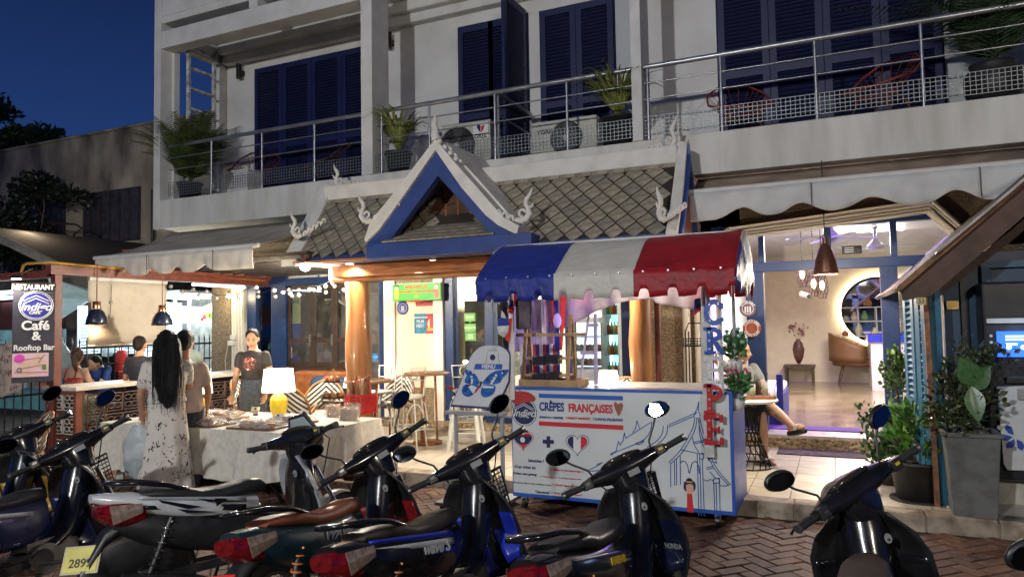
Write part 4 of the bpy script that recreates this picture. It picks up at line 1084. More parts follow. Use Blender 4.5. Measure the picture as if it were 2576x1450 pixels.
M_val=mat('awning_valance',(.66,.62,.54),.8,var=.12,scale=4,bump=.15,bscale=14)
aL,aR=atY(245,655,6.9),atY(641,613,6.9)
def wv(us,depth,vh):
    def f(u):
        h=vh
        for c,w_ in us: h -= depth*math.exp(-((u-c)/w_)**2)
        return h
    return f
awning('left_awning','beige awning with scalloped valance over the screen on the left',aL.x,aR.x,6.9,(aL.z+aR.z)/2+.01,8.36,3.3,.27,8,M_canv,M_val,(.37,.78),x0b=-10.0,x1b=-6.6,waves=wv([(.22,.035),(.39,.035),(.55,.035),(.72,.04)],.09,.28))
aL,aR=atY(1735,487,8.05),atY(2640,397,8.05)
M_val2=mat('awning_valance_pale',(.56,.58,.57),.8,var=.08,scale=4,bump=.12,bscale=14)
M_canv2=mat('awning_canvas_brown',(.34,.27,.20),.85,var=.2,scale=3,bump=.3,bscale=12)
awning('right_awning','pale awning with wavy valance above the cafe entrance',aL.x,aR.x,8.05,(aL.z+aR.z)/2,8.6,3.38,.3,8,M_canv2,M_val2,(.38,.83),waves=wv([(.17,.05),(.35,.05),(.55,.06),(.77,.05),(.97,.05)],.12,.32))
# ------------------------------------------------------------------ kiosk on the right with the cash machine
kq=thing('blue_kiosk','dark blue timber kiosk with brown sloping eave at the right edge','kiosk',(1.6,7.6,TZ))
KY=7.35
M_kblue=mat('kiosk_blue',(.012,.05,.10),.5,var=.12)
M_kteal=mat('shutter_teal',(.035,.14,.22),.5,var=.12)
def kx(px,py=900,Y=KY): return atY(px,py,Y).x
def kz(px,py,Y=KY): return atY(px,py,Y).z
MB().bx((kx(2415),KY+.04,.3),(4.5,KY+.12,2.15)).build('wall',M_kblue,kq)
for a,c in ((2380,2420),(2478,2502)): MB().bx((kx(a),KY-.02,TZ),(kx(c),KY+.1,2.12)).build('wall_post',M_kblue,kq,bevel=.004)
MB().bx((kx(2424),KY+.0,.3),(kx(2442),KY+.05,2.1)).build('dark_gap',M_dark,kq)
MB().bx((kx(2478),KY-.01,kz(2530,672)),(4.4,KY+.1,kz(2530,655))).build('wall_rail',mat('kiosk_rail',(.03,.09,.16),.5),kq)
MB().bx((kx(2440),KY-.12,.02),(4.5,KY+.12,.34)).build('plinth',mat('white_plinth',(.42,.42,.36),.7,var=.2,bump=.2),kq,bevel=.01)
# rake of the roof: brown board rising to the right, roof behind it
EYK=6.75
def kp(px,py): p=atY(px,py,EYK);return (p.x,p.z)
M_kb=mat('brown_eave_board',(.10,.055,.04),.7,var=.25,scale=6,bump=.3,bscale=20)
b1=[kp(2262,722),kp(2535,492),kp(2700,355),kp(2700,425),kp(2575,545),kp(2345,742),kp(2272,756)]
MB().prism(b1[::-1],(0,EYK,0),(1,0,0),(0,0,1),-.05).build('eave_board',M_kb,kq)
b2=[kp(2250,728),kp(2531,488),kp(2700,345),kp(2700,357),kp(2535,500),kp(2262,733)]
MB().prism(b2[::-1],(0,EYK-.06,0),(1,0,0),(0,0,1),-.3).build('roof_edge',mat('roof_edge_wood',(.26,.13,.06),.7,var=.35,scale=9,bump=.3),kq)
b3=[(a,c+.015) for a,c in (kp(2350,640),kp(2535,486),kp(2700,340),kp(2700,350),kp(2535,494),kp(2352,645))]
MB().prism(b3[::-1],(0,EYK-.12,0),(1,0,0),(0,0,1),-.08).build('roof_strip',mat('pale_strip',(.42,.42,.40),.6,var=.2),kq)
b4=[kp(2350,742),kp(2576,560),kp(2700,450),kp(2700,480),kp(2576,590),kp(2355,760)]
MB().prism([(a,c) for a,c in b4][::-1],(0,EYK+.35,0),(1,0,0),(0,0,1),-.05).build('eave_board',M_kb,kq)
p0,p1=kp(2262,724),kp(2700,350)
MB().add([(p0[0],EYK,p0[1]),(p1[0],EYK,p1[1]),(p1[0],10.5,p1[1]),(p0[0],10.5,p0[1])],[(0,1,2,3)]).build('roof',M_kb,kq,solid=.04)
# folding louvred doors between the entrance and the kiosk
def kleaf(px0,px1,y0,y1,z0,z1,nm):
    a=atY(px0,900,y0);c=atY(px1,900,y1)
    xa=V((c.x-a.x,y1-y0,0));w_=xa.length;xa.normalize();ya=V((0,0,1)).cross(xa)
    M=basis((a.x,y0,z0),xa,ya,(0,0,1));f,s=leaf_local(w_,z1-z0,2)
    for b in (f,s): b.v=[tuple(M @ V(p)) for p in b.v]
    fo=f.build('folding_shutter',M_kteal,kq);s.build('louvres',M_kteal,fo,kind='stuff')
kleaf(2283,2308,7.6,7.25,TZ+.02,1.98,'a');kleaf(2312,2338,7.2,7.0,TZ+.02,2.0,'b');kleaf(2345,2366,7.05,6.9,TZ+.02,2.0,'c')
x=atY(2345,1000,6.95).x
MB().bar((x,6.93,TZ),(x-.02,6.93,1.95),.05,.04).build('door_post',mat('peeling_orange_wood',(.28,.12,.05),.6,var=.4,scale=14,dirt=(.07,.04,.03),bump=.4),kq)
MB().bx((kx(2380,780),KY-.06,kz(2380,778)),(kx(2410,780),KY-.03,kz(2380,757))).build('brass_plate',mat('brass',(.5,.36,.14),.35,metal=.8),kq)
p=atY(2317,757,6.7);MB().box(p,(.07,.02,.06)).build('number_plate',mat('number_plate_gold',(.5,.4,.2),.4),kq);text('33','lettering',wallM(p+V((0,-.012,0))),.05,M_dark,kq,ext=.001)
# cash machine
AY=7.05
q=thing('cash_machine','white and black cash machine with lit blue screen at the right edge','cash machine',(atY(2550,1000,AY).x,AY,.34))
ax0=atY(2484,1000,AY).x
MB().bx((ax0,AY+.03,.34),(ax0+.8,KY+.05,1.98)).build('cabinet',mat('atm_black',(.012,.014,.018),.35),q,bevel=.02)
c0=[(atY(px,py,AY).x,atY(px,py,AY).z) for px,py in ((2508,972),(2620,968),(2620,1182),(2534,1180),(2524,1165))]
MB().prism(c0[::-1],(0,AY+.03,0),(1,0,0),(0,0,1),.05).build('front_panel',mat('atm_white',(.50,.52,.52),.4,var=.05),q)
MB().bx((ax0+.02,AY-.02,atY(2530,812,AY).z),(ax0+.7,AY+.05,atY(2530,800,AY).z)).build('top_light',M_whitem,q)
s0,s1=atY(2510,897,AY-.0),atY(2600,832,AY)
MB().bx((s0.x,AY+.0,s0.z),(s1.x,AY+.02,s1.z)).build('screen',emis('screen_blue',(.02,.12,.85),1.3),q)
for k,(zz,ll) in enumerate(((.8,.22),(.68,.26),(.5,.08))): MB().bx((s0.x+.06,AY-.003,s0.z+(s1.z-s0.z)*zz-.008),(s0.x+.06+ll,AY-.001,s0.z+(s1.z-s0.z)*zz+.008)).build('screen_line',emis('screen_white',(.7,.8,1),1.2),q)
for k in range(2): MB().cyl((s0.x+.08+.1*k,AY-.001,s0.z+.08),(s0.x+.08+.1*k,AY-.004,s0.z+.08),.02,n=12).build('screen_icon',emis('screen_white',(.7,.8,1),1.2),q)
for k in range(4): z=s0.z+(s1.z-s0.z)*(k+.3)/4;MB().cyl((s0.x-.04,AY+.02,z),(s0.x-.04,AY-.0,z),.012,n=8).build('side_button',M_whitem,q)
z=atY(2530,955,AY).z;MB().bx((s0.x+.05,AY-.01,z-.03),(s0.x+.3,AY+.03,z+.03)).build('card_slot',M_dark,q,bevel=.01)
z=atY(2565,990,AY).z;MB().bx((atY(2558,990,AY).x,AY-.03,z-.05),(atY(2600,990,AY).x,AY-.01,z+.05)).build('receipt_slot',M_steel,q,bevel=.01)
cc=atY(2555,1098,AY-.025)
pl=mat('petal_blue',(.02,.06,.3),.4,var=0)
for k,t in enumerate((120,180,235,290)):
    t=R(t);b=MB()
    b.prism([(0.02,0),(.05,.028),(.085,.03),(.115,.0),(.085,-.02),(.05,-.01)],(cc.x,AY-.024,cc.z),(math.cos(t),0,math.sin(t)),(-math.sin(t),0,math.cos(t)),.004);b.build('logo_petal',pl,q)
MB().cyl((atY(2513,1073,AY).x,AY-.02,atY(2513,1073,AY).z),(atY(2513,1073,AY).x,AY-.035,atY(2513,1073,AY).z),.02,n=12).build('lock',M_steel,q)
light('screen_light','POINT',(s0.x+.2,AY-.25,1.5),1.5,(.4,.6,1),.1)
# plants --------------------------------------------------------------
def leafy(name,M_leaf,spots,size,seed,kind='oval',droop=.3,ratio=.4,up=.3):
    """many single leaf faces; spots are (x,y,z,rad) clumps"""
    rn=random.Random(seed);b=MB()
    for (x,y,z,rr_,rz_,n) in spots:
        for k in range(n):
            t,ph=rn.uniform(0,2*PI),math.acos(rn.uniform(-1,1));q_=rn.random()**.45
            c=V((x+rr_*q_*math.sin(ph)*math.cos(t),y+rr_*q_*math.sin(ph)*math.sin(t),z+rz_*q_*math.cos(ph)))
            d=(c-V((x,y,z-rz_*.8))).normalized()+V((rn.uniform(-.7,.7),rn.uniform(-.7,.7),rn.uniform(-.6,.4)));d.normalize()
            s=size*rn.uniform(.6,1.25);w_=d.cross(V((rn.uniform(-1,1),rn.uniform(-1,1),rn.uniform(-1,1)))).normalized()*s*ratio;nn=w_.cross(d).normalized()
            b.add([c,c+d*s*.35+w_*.8+nn*s*.06,c+d*s*.7+w_*.6+nn*s*.02,c+d*s-nn*s*droop*.5,c+d*s*.7-w_*.6+nn*s*.02,c+d*s*.35-w_*.8+nn*s*.06,c+d*s*.5],[(0,1,6),(1,2,6),(2,3,6),(3,4,6),(4,5,6),(5,0,6)],rn.choice((0,0,1)))
    return b
def leafmat(name,c,rough=.45):
    return [mat(name,c,rough,var=.3,scale=20,spec=.5),mat(name+'_pale',tuple(min(1,q*1.7) for q in c),rough,var=.3,scale=20)]
LG=leafmat('leaf_green',(.035,.085,.018));LD=leafmat('leaf_dark',(.02,.05,.015));LY_=leafmat('leaf_yellow',(.12,.16,.025));LR=leafmat('leaf_russet',(.035,.052,.016))
def blade_tuft(c,n,L_,seed,w_=.012,lean=1.,mats=None,name='leaves',parent=None,h=.6):
    rn=random.Random(seed);b=MB()
    for k in range(n):
        t=rn.uniform(0,2*PI);l=L_*rn.uniform(.55,1.1);e_=rn.uniform(.25,1.)*lean
        pts=[]
        for j in range(6):
            u=j/5;rad=l*e_*u;z=l*h*math.sin(u*PI*.72*(.5+.5*e_))*1.1
            pts.append(V(c)+V((math.cos(t)*rad,math.sin(t)*rad,z)))
        sd_=V((-math.sin(t),math.cos(t),0))
        vs=[]
        for j,p in enumerate(pts):
            ww=w_*(1-(j/5)**2*.95);vs += [p-sd_*ww,p+V((0,0,-ww*.4)),p+sd_*ww]
        fs=[]
        for j in range(5): fs += [(j*3,j*3+1,j*3+4,j*3+3),(j*3+1,j*3+2,j*3+5,j*3+4)]
        b.add(vs,fs,rn.choice((0,0,1)))
    return b.build(name,mats or LG,parent,kind='stuff')
def pot(q,c,r0,r1,h,m,n=24,rim=.02,square=False,name='pot'):
    k=4 if square else n
    prof=[(0,0),(r0,0),(r1,h-.03),(r1+rim,h-.03),(r1+rim,h),(r1-.015,h),(r1-.02,h-.05),(0,h-.05)]
    b=MB()
    if square: b.at(Matrix.Translation(V(c)) @ Matrix.Rotation(PI/4,4,'Z'));b.lathe([(a*1.414,z) for a,z in prof],(0,0,0),4,smooth=False)
    else: b.lathe(prof,c,n)
    b.at(Matrix.Identity(4));b.build(name,m,q,bevel=.004 if square else 0)
    MB().cyl(V(c)+V((0,0,h-.055)),V(c)+V((0,0,h-.05)),r1-.02,n=16).build('soil',mat('soil',(.03,.02,.012),.95,bump=.6),q)
M_cpot=mat('concrete_planter',(.12,.125,.12),.8,var=.2,bump=.3)
M_bpot=mat('black_pot',(.02,.02,.021),.5,var=.15)
p=atZ(2442,1283,TZ);p=V((p.x,6.78,TZ))
q=thing('planter','tall square grey planter with russet shrub and one big variegated leaf','planter',p)
pot(q,p,.145,.185,.66,M_cpot,square=True)
leafy('shrub',LR,[(p.x-.02,p.y,TZ+.95,.26,.3,420),(p.x+.02,p.y,TZ+1.22,.17,.2,140),(p.x-.12,p.y-.1,TZ+.75,.2,.15,160),(p.x+.22,p.y,TZ+1.25,.14,.1,50)],.055,3).build('russet_foliage',LR,q,kind='stuff')
for k in range(12):
    rn=random.Random(k);a=rn.uniform(0,2*PI)
    MB().tube([p+V((0,0,.6)),p+V((math.cos(a)*.1,math.sin(a)*.1,.85)),p+V((math.cos(a)*.2,math.sin(a)*.2,1.15))],[.008,.006,.003],n=5).build('stem',M_dwood,q)
def bigleaf(parent,base,tip,w_,m,face=(0,-1,0),fold=.12,name='leaf'):
    base,tip=V(base),V(tip);d=tip-base;L_=d.length;dn=d.normalized();sd_=dn.cross(V(face)).normalized();nn=sd_.cross(dn)
    prof=[0,.55,.9,1,.92,.7,.4,0];b=MB();vs=[]
    for j,pf in enumerate(prof):
        u=j/(len(prof)-1);c=base+d*u+nn*(-.12*L_*u*u);ww=w_*pf/2
        vs += [c-sd_*ww+nn*ww*fold*2,c-sd_*ww*.5+nn*ww*fold,c,c+sd_*ww*.5+nn*ww*fold,c+sd_*ww+nn*ww*fold*2]
    fs=[]
    for j in range(len(prof)-1): fs += [(j*5+i,j*5+i+1,j*5+i+6,j*5+i+5) for i in range(4)]
    b.add(vs,fs,0,True);return b.build(name,m,parent)
M_var=mat('variegated_leaf',(.03,.10,.03),.35,var=.45,scale=40,dirt=(.10,.16,.07))
t0=atY(2443,985,6.6);t1=atY(2425,1085,6.6)
MB().tube([p+V((0,-.05,.6)),V((t1.x,6.62,t1.z+.05)),V((t0.x,6.6,t0.z))],[.014,.01,.008],n=6).build('leaf_stalk',LG[0],q)
bigleaf(q,(t0.x+.03,6.58,t0.z+.05),(t0.x-.07,6.5,t0.z+.27),.18,M_var);bigleaf(q,(t0.x-.02,6.6,t0.z+.02),(t0.x+.12,6.52,t0.z+.20),.16,M_var);bigleaf(q,(t0.x,6.58,t0.z+.05),(t0.x+.03,6.5,t0.z-.22),.14,M_var)
# round black pot with green leaves
p=atZ(2312,1255,TZ)
q=thing('potted_plant','bright green leafy plant in a round black pot before the folding doors','potted plant',p)
pot(q,p,.17,.215,.34,M_bpot)
MB().cyl(p+V((0,0,0)),p+V((0,0,.015)),.23,n=24).build('saucer',M_bpot,q)
b=MB();rn=random.Random(21)
for k in range(150):
    t=rn.uniform(0,2*PI);h=rn.uniform(.0,1);rr_=.26*math.sqrt(rn.random());base=p+V((math.cos(t)*rr_*.8,math.sin(t)*rr_*.8,.38+.45*h*(1-rr_)))
    d=V((math.cos(t)*rn.uniform(.3,1),math.sin(t)*rn.uniform(.3,1),rn.uniform(.2,1.1))).normalized();s=rn.uniform(.1,.17);w_=d.cross(V((rn.uniform(-1,1),rn.uniform(-1,1),0.2))).normalized()*s*.2;nn=w_.cross(d).normalized()
    b.add([base,base+d*s*.4+w_,base+d*s*.75+w_*.7-nn*.01,base+d*s-nn*.03,base+d*s*.75-w_*.7-nn*.01,base+d*s*.4-w_,base+d*s*.5+nn*.01],[(0,1,6),(1,2,6),(2,3,6),(3,4,6),(4,5,6),(5,0,6)],rn.choice((0,1)))
b.build('green_leaves',leafmat('leaf_bright',(.06,.15,.02)),q,kind='stuff')
# dark red leaved plant, pale spiky one, round topped bush behind
p2=V((p.x+.02,p.y+.3,TZ))
q=thing('potted_plant','plant with large dark maroon leaves behind the bright green one','potted plant',p2)
pot(q,p2,.12,.15,.3,M_bpot)
M_mar=mat('maroon_leaf',(.045,.012,.012),.4,var=.3,scale=12)
for (px,py,qx,qy,w_) in ((2262,1085,2255,1010,.13),(2285,1090,2290,1020,.12),(2308,1085,2308,995,.15),(2330,1080,2335,1020,.12),(2320,1100,2330,1050,.12),(2245,1070,2235,1025,.1)):
    a,c=atY(px,py,p2.y),atY(qx,qy,p2.y);bigleaf(q,a,c,w_,M_mar);MB().tube([p2+V((0,0,.28)),(a+p2+V((0,0,.3)))/2,a],.006,n=5).build('leaf_stalk',M_mar,q)
p3=atZ(2262,1165,TZ);p3=V((p3.x,8.3,TZ))
q=thing('potted_plant','round topped yellowish green bush beside the right entrance post','potted plant',p3)
xb=atY(2255,920,8.3)
pot(q,V((xb.x,8.3,TZ)),.13,.17,.4,M_bpot)
leafy('bush',LG,[(xb.x+.02,8.3,1.12,.17,.28,520)],.05,7,ratio=.5).build('bush_leaves',leafmat('leaf_olive',(.06,.11,.02)),q,kind='stuff')
MB().cyl((xb.x,8.3,.5),(xb.x,8.3,1.0),.012,n=6).build('stem',M_dwood,q)
xs=atZ(2215,1185,TZ)
q=thing('potted_plant','pale spiky and climbing foliage at the foot of the round bush','potted plant',(xs.x,7.7,TZ))
sx_=atY(2235,1050,7.7)
pot(q,V((sx_.x,7.7,TZ)),.1,.13,.25,M_bpot)
blade_tuft((sx_.x,7.7,.65),60,.3,4,.012,1,leafmat('leaf_pale',(.28,.3,.14)),'pale_blades',q)
leafy('creeper',LG,[(atY(2185,1030,7.6).x,7.6,.72,.12,.2,60),(atY(2215,1130,7.5).x,7.5,.42,.16,.22,220)],.06,17).build('creeper_leaves',LG,q,kind='stuff')
MB().tube([(sx_.x,7.7,.35),(sx_.x-.1,7.65,.6),(atY(2180,1020,7.6).x,7.6,.8)],.006,n=5).build('stem',M_dwood,q)
# balcony plants
def potplant(px,py0,py1,Y,label,r,kind):
    b0=atY(px,py1,Y);q=thing('balcony_plant',label,'potted plant',(b0.x,Y,SZ1))
    return q,b0.x
q,x=potplant(1003,360,428,8.75,'striped spider plant in a black pot in the middle balcony bay by the column',.17,0)
pot(q,V((x,8.75,SZ1)),.13,.19,.36,M_bpot)
blade_tuft((x,8.75,SZ1+.36),240,.66,2,.017,1,leafmat('leaf_spider',(.16,.18,.045)),'striped_blades',q,h=.75)
q,x=potplant(1556,290,358,8.75,'spider plant spilling over a black pot beside the round fan air conditioner',.19,0)
pot(q,V((x,8.75,SZ1)),.16,.22,.42,M_bpot)
blade_tuft((x,8.75,SZ1+.42),220,.8,5,.018,1,MATS and leafmat('leaf_spider',(.16,.18,.045)),'striped_blades',q,h=.6)
def palm(q,c,n,L_,seed,mats):
    rn=random.Random(seed)
    for k in range(n):
        t=rn.uniform(0,2*PI);e_=rn.uniform(.25,.85);l=L_*rn.uniform(.7,1.1);pts=[]
        for j in range(9):
            u=j/8;pts.append(V(c)+V((math.cos(t)*l*e_*u*(.5+.5*u),math.sin(t)*l*e_*u*(.5+.5*u)*.7,l*(u-.45*u*u*e_*1.3))))
        b=MB();b.tube(pts,[.008-.0008*j for j in range(9)],n=4)
        for j in range(2,9):
            for s in range(4):
                a=pts[j-1].lerp(pts[j],s/4);d=(pts[j]-pts[j-1]).normalized();sd_=d.cross(V((0,0,1))).normalized();ll=l*.24*math.sin(PI*min(1,(j+s/4)/9.5)**.8)+.03
                for sg in (1,-1):
                    e2=a+(sd_*sg*.8+d*.6+V((0,0,-.3))).normalized()*ll
                    b.add([a-d*.012,a+d*.012,e2],[(0,1,2)],rn.choice((0,1)))
        b.build('frond',mats,q)
q,x=potplant(478,400,480,8.8,'bushy areca palm in a dark pot in the left balcony bay',.2,0)
pot(q,V((x,8.8,SZ1)),.15,.2,.34,M_bpot);palm(q,(x,8.8,SZ1+.3),60,1.5,8,leafmat('leaf_palm',(.055,.08,.022)))
q,x=potplant(2500,130,235,8.85,'dark palm in a big rounded pot at the right end of the balcony',.2,0)
MB().lathe([(0,0),(.2,0),(.27,.2),(.27,.35),(.2,.44),(.22,.47),(.17,.45),(0,.42)],(x,8.85,SZ1),24).build('pot',M_bpot,q)
palm(q,(x,8.85,SZ1+.4),44,1.8,18,leafmat('leaf_palm2',(.025,.045,.018)))
# balcony chairs: thin red wire lounge chairs
def wirechair(px,py,Y,rz,col,label,white=False):
    p=atY(px,py,Y);p=V((p.x,Y,SZ1));q=thing('balcony_chair',label,'chair',(0,0,0),group='wire lounge chairs on the balcony')
    m=mat('chair_%s' % col[0],col[1],.5,var=.05);F=frame(p,rz)
    T=lambda l: [F @ V(a) for a in l]
    rim=T([(-.34,-.28,.42),(-.38,.0,.52),(-.36,.25,.72),(-.2,.38,.86),(.2,.38,.86),(.36,.25,.72),(.38,0,.52),(.34,-.28,.42),(.1,-.36,.38),(-.1,-.36,.38)])
    MB().tube(rim,.014,n=6,closed=True).build('rim',m,q)
    sb=T([(-.22,-.2,.32),(-.22,.15,.3),(.22,.15,.3),(.22,-.2,.32)]);MB().tube(sb,.012,n=6,closed=True).build('seat_ring',m,q)
    c=MB();cen=F @ V((0,.05,.3))
    for i in range(30):
        a=rim[int(i/3) % 10].lerp(rim[(int(i/3)+1) % 10],(i % 3)/3);c.tube([a,cen.lerp(a,.35)-V((0,0,.03)),cen],.004,n=4)
    c.build('cords',m,q)
    for i,(a,b_) in enumerate(((-.25,-.25),(.25,-.25),(-.25,.25),(.25,.25))): MB().tube(T([(a*.7,b_*.7,.3),(a*1.1,b_*1.1,0)]),.01,n=6).build('leg',m,q)
wirechair(640,440,9.0,.4,('wine',(.12,.02,.02)),'wine red wire chair in front of the left balcony shutters')
wirechair(820,420,9.2,-.5,('darkred',(.05,.015,.02)),'dark wire chair by the column in the left balcony bay')
wirechair(1860,270,9.2,.3,('orange',(.22,.04,.02)),'orange red wire chair at the left of the right balcony bay')
wirechair(2215,210,9.1,-.6,('orange',(.22,.04,.02)),'orange red wire chair in the right balcony bay nearer the dark palm')
q=thing('balcony_table','white cube side table beside the wine red balcony chair','table',(atY(622,470,8.7).x,8.7,SZ1));MB().bx((atY(622,470,8.7).x-.16,8.55,SZ1+.0),(atY(622,470,8.7).x+.16,8.87,SZ1+.36)).build('table_body',M_white,q,bevel=.01)
MB().bx((atY(622,470,8.7).x-.18,8.53,SZ1+.36),(atY(622,470,8.7).x+.18,8.89,SZ1+.38)).build('table_top',M_whitem,q)
# ------------------------------------------------------------------ left side: pergola, sign, screen, planter wall
LX=-9.2
M_pot_w=mat('porcelain',(.7,.68,.62),.3,var=.03)
q=thing('timber_pergola','brown painted timber frame with yellow conduit at the left of the terrace','pergola',(LX,5.95,0))
zb_=atX(140,690,LX).z
MB().bx((LX-.045,5.9,0),(LX+.045,6.0,zb_)).build('post',M_brown,q,bevel=.005)
MB().bx((LX-.08,5.85,zb_),(LX+.04,9.75,zb_+.12)).build('beam',M_brown,q)
MB().bx((LX-1.4,5.88,zb_-.02),(LX-.1,5.96,zb_+.06)).build('beam',M_brown,q)
a=atY(235,655,9.6);MB().bx((-12.8,9.55,a.z-.1),(-10.0,9.65,a.z+.16)).build('beam',M_brown,q)
M_yel=mat('yellow_conduit',(.5,.28,.03),.5,var=.1)
b=MB();b.tube([(LX-.5,5.8,zb_+.02),(LX-.45,5.8,zb_+.13),(LX-.38,5.8,zb_+.15),(LX+.02,5.83,zb_+.15),(LX+.05,6.2,zb_+.14),(LX+.05,9.6,zb_+.1)],.018,n=8);b.build('conduit',M_yel,q)
for y in (7.2,8.6): MB().tube([(LX-.5,y,zb_+.1),(LX+.05,y+.1,zb_+.12)],.016,n=6).build('conduit_branch',M_yel,q)
# dark metal shading slats over the left terrace (they catch light as streaks)
q=thing('slatted_canopy','dark slatted canopy under the left awning with light streaks along its slats','canopy',(-7.8,8,2.6))
for k in range(10):
    y=7.3+k*.26
    MB().bx((-9.15,y,2.60),(-6.2,y+.05,2.66)).build('slat',mat('slat_metal',(.10,.085,.075),.3,metal=.4),q)
MB().bx((-9.15,7.25,2.66),(-6.2,9.75,2.69)).build('deck',mat('canopy_deck',(.07,.045,.035),.7),q)
for x in (-9.12,-6.25): MB().bx((x-.03,7.25,2.54),(x+.03,9.75,2.60)).build('side_beam',M_brown,q)
# tube lights along the beam
for i,(y0,y1) in enumerate(((6.6,7.6),(8.2,9.3))):
    q=thing('tube_light',['thin white tube light along the pergola beam near the sign post','thin white tube light along the pergola beam nearer the pebble pillar'][i],'tube light',(LX-.12,y0,zb_-.03),group='tube lights on the pergola beam')
    MB().cyl((LX-.12,y0,zb_-.03),(LX-.12,y1,zb_-.03),.014,n=8).build('tube',emis('tube_glow',(.85,.95,1),9),q)
    MB().bx((LX-.14,y0,zb_-.015),(LX-.10,y1,zb_)).build('fitting',M_whitem,q)
# hanging cafe sign, turned to face up the street
SY=5.55
def sp(px,py): return atY(px,py,SY)
sc_=sp(84,842);d_=_ray(84,842);xa_s=V((d_.y,-d_.x,0)).normalized();dep=(sc_-CAM).dot(_f)
ua_=dep/FOC
SF=basis(sc_,xa_s,(0,0,1),xa_s.cross(V((0,0,1))))
q=thing('cafe_sign','tall dark hanging sign reading Restaurant and Rooftop Bar by the brown post','sign',(sc_.x,sc_.y,1.1))
def SLm(px,py,w_=0): return SF @ Matrix.Translation(V(((px-84)*ua_,(842-py)*ua_,w_)))
def sbox(x0,y0,x1,y1,z0,z1,m,nm,bevel=0): return MB().at(SF).bx(((x0-84)*ua_,(842-y1)*ua_,z0),((x1-84)*ua_,(842-y0)*ua_,z1)).build(nm,m,q,bevel=bevel)
M_lit=emis('lit_letters',(1,.93,.8),1.1);M_wl=mat('white_letters',(.72,.72,.72),.4,var=0)
sbox(40,722,128,960,-.05,0,mat('sign_board',(.03,.03,.045),.5,var=.15),'sign_board',.004)
sbox(37,710,130,722,-.06,.01,M_dwood,'top_rail')
for k in range(3): sbox(62,734+8*k,126,738+8*k,.0,.006,mat('sign_grey',(.12,.12,.14),.5),'louvre_line')
text('RESTAURANT','lettering',SLm(82,722,.012),17.5*ua_,M_lit,q,ext=.006,off=.002,sx=.82)
rr_=36*ua_
def scir(r_,z,m,nm): MB().at(SLm(89,768)).cyl((0,0,z),(0,0,z+.004),r_,n=40).build(nm,m,q)
scir(rr_,.004,mat('roundel_blue',(.03,.035,.28),.4,var=.05),'roundel')
for k_ in (1.0,.9): MB().at(SLm(89,768)).tube([(math.cos(t)*rr_*k_,math.sin(t)*rr_*k_,.01) for t in [2*PI*i/40 for i in range(40)]],.0045,n=5,closed=True).build('ring',M_wl,q)
for dz in (0,.2): MB().at(SLm(89,768)).tube([(-rr_*.75,rr_*(.12+dz),.012),(0,rr_*(.5+dz),.012),(rr_*.75,rr_*(.12+dz),.012)],.006,n=5).build('roof_mark',M_wl,q)
text('Indigo','lettering',SLm(88,772,.012),27*ua_,M_wl,q,ext=.003,off=.003,shear=.35)
text('CAFE','lettering',SLm(86,786,.012),10*ua_,M_wl,q,ext=.003,off=.002)
text('Café','lettering',SLm(88,819,.008),32*ua_,M_wl,q,ext=.006,off=.0045)
text('&','lettering',SLm(90,845,.008),30*ua_,M_wl,q,ext=.006,off=.0035)
text('Rooftop Bar','lettering',SLm(86,874,.008),19.5*ua_,M_wl,q,ext=.006,off=.0025,sx=.88)
sbox(41,887,117,946,.0,.006,mat('map_panel',(.62,.42,.52),.5,var=.15,scale=7,dirt=(.55,.4,.25)),'picture_panel')
MB().at(SLm(56,900)).cyl((0,0,.006),(0,0,.009),11*ua_,n=24).build('pink_dot',mat('pink_print',(.6,.06,.45),.5,var=0),q)
for (x0,y0,x1,y1) in ((44,906,100,899),(60,925,112,916),(95,912,108,892),(46,934,114,936)): MB().at(SF).bar(((x0-84)*ua_,(842-y0)*ua_,.008),((x1-84)*ua_,(842-y1)*ua_,.008),.007,.003).build('print_line',mat('map_line',(.25,.03,.03),.5,var=0),q)
MB().at(SLm(56,928)).tube([(4.5*ua_*math.cos(t),4.5*ua_*math.sin(t),.009) for t in [2*PI*i/16 for i in range(16)]],.005,n=4,closed=True).build('print_ring',mat('map_blue',(.03,.05,.2),.5,var=0),q)
sbox(104,918,112,930,.006,.01,mat('map_green',(.06,.2,.06),.5,var=0),'green_print')
wx=sc_.x;c=sp(128,722)
pl_=sp(88,698)
q=thing('sign_lamp','small bright spotlight above the restaurant sign','spotlight',(pl_.x,SY-.22,pl_.z))
MB().lathe([(.0,.02),(.04,.015),(.075,-.02),(.07,-.025),(0,-.01)],(pl_.x,SY-.22,pl_.z),16).build('shade',M_dark,q)
MB().cyl((pl_.x,SY-.22,pl_.z-.02),(pl_.x,SY-.22,pl_.z-.03),.05,n=14).build('bulb',M_bulb,q)
MB().tube([(pl_.x,SY-.22,pl_.z+.02),(pl_.x+.1,SY-.1,pl_.z+.1),(-9.2,SY+.05,pl_.z+.12)],.01,n=6).build('arm',M_dark,q)
light('sign_light','SPOT',(pl_.x,SY-.26,pl_.z-.04),26,(1,.9,.75),.04,(wx,SY,pl_.z-.8),110,.6)
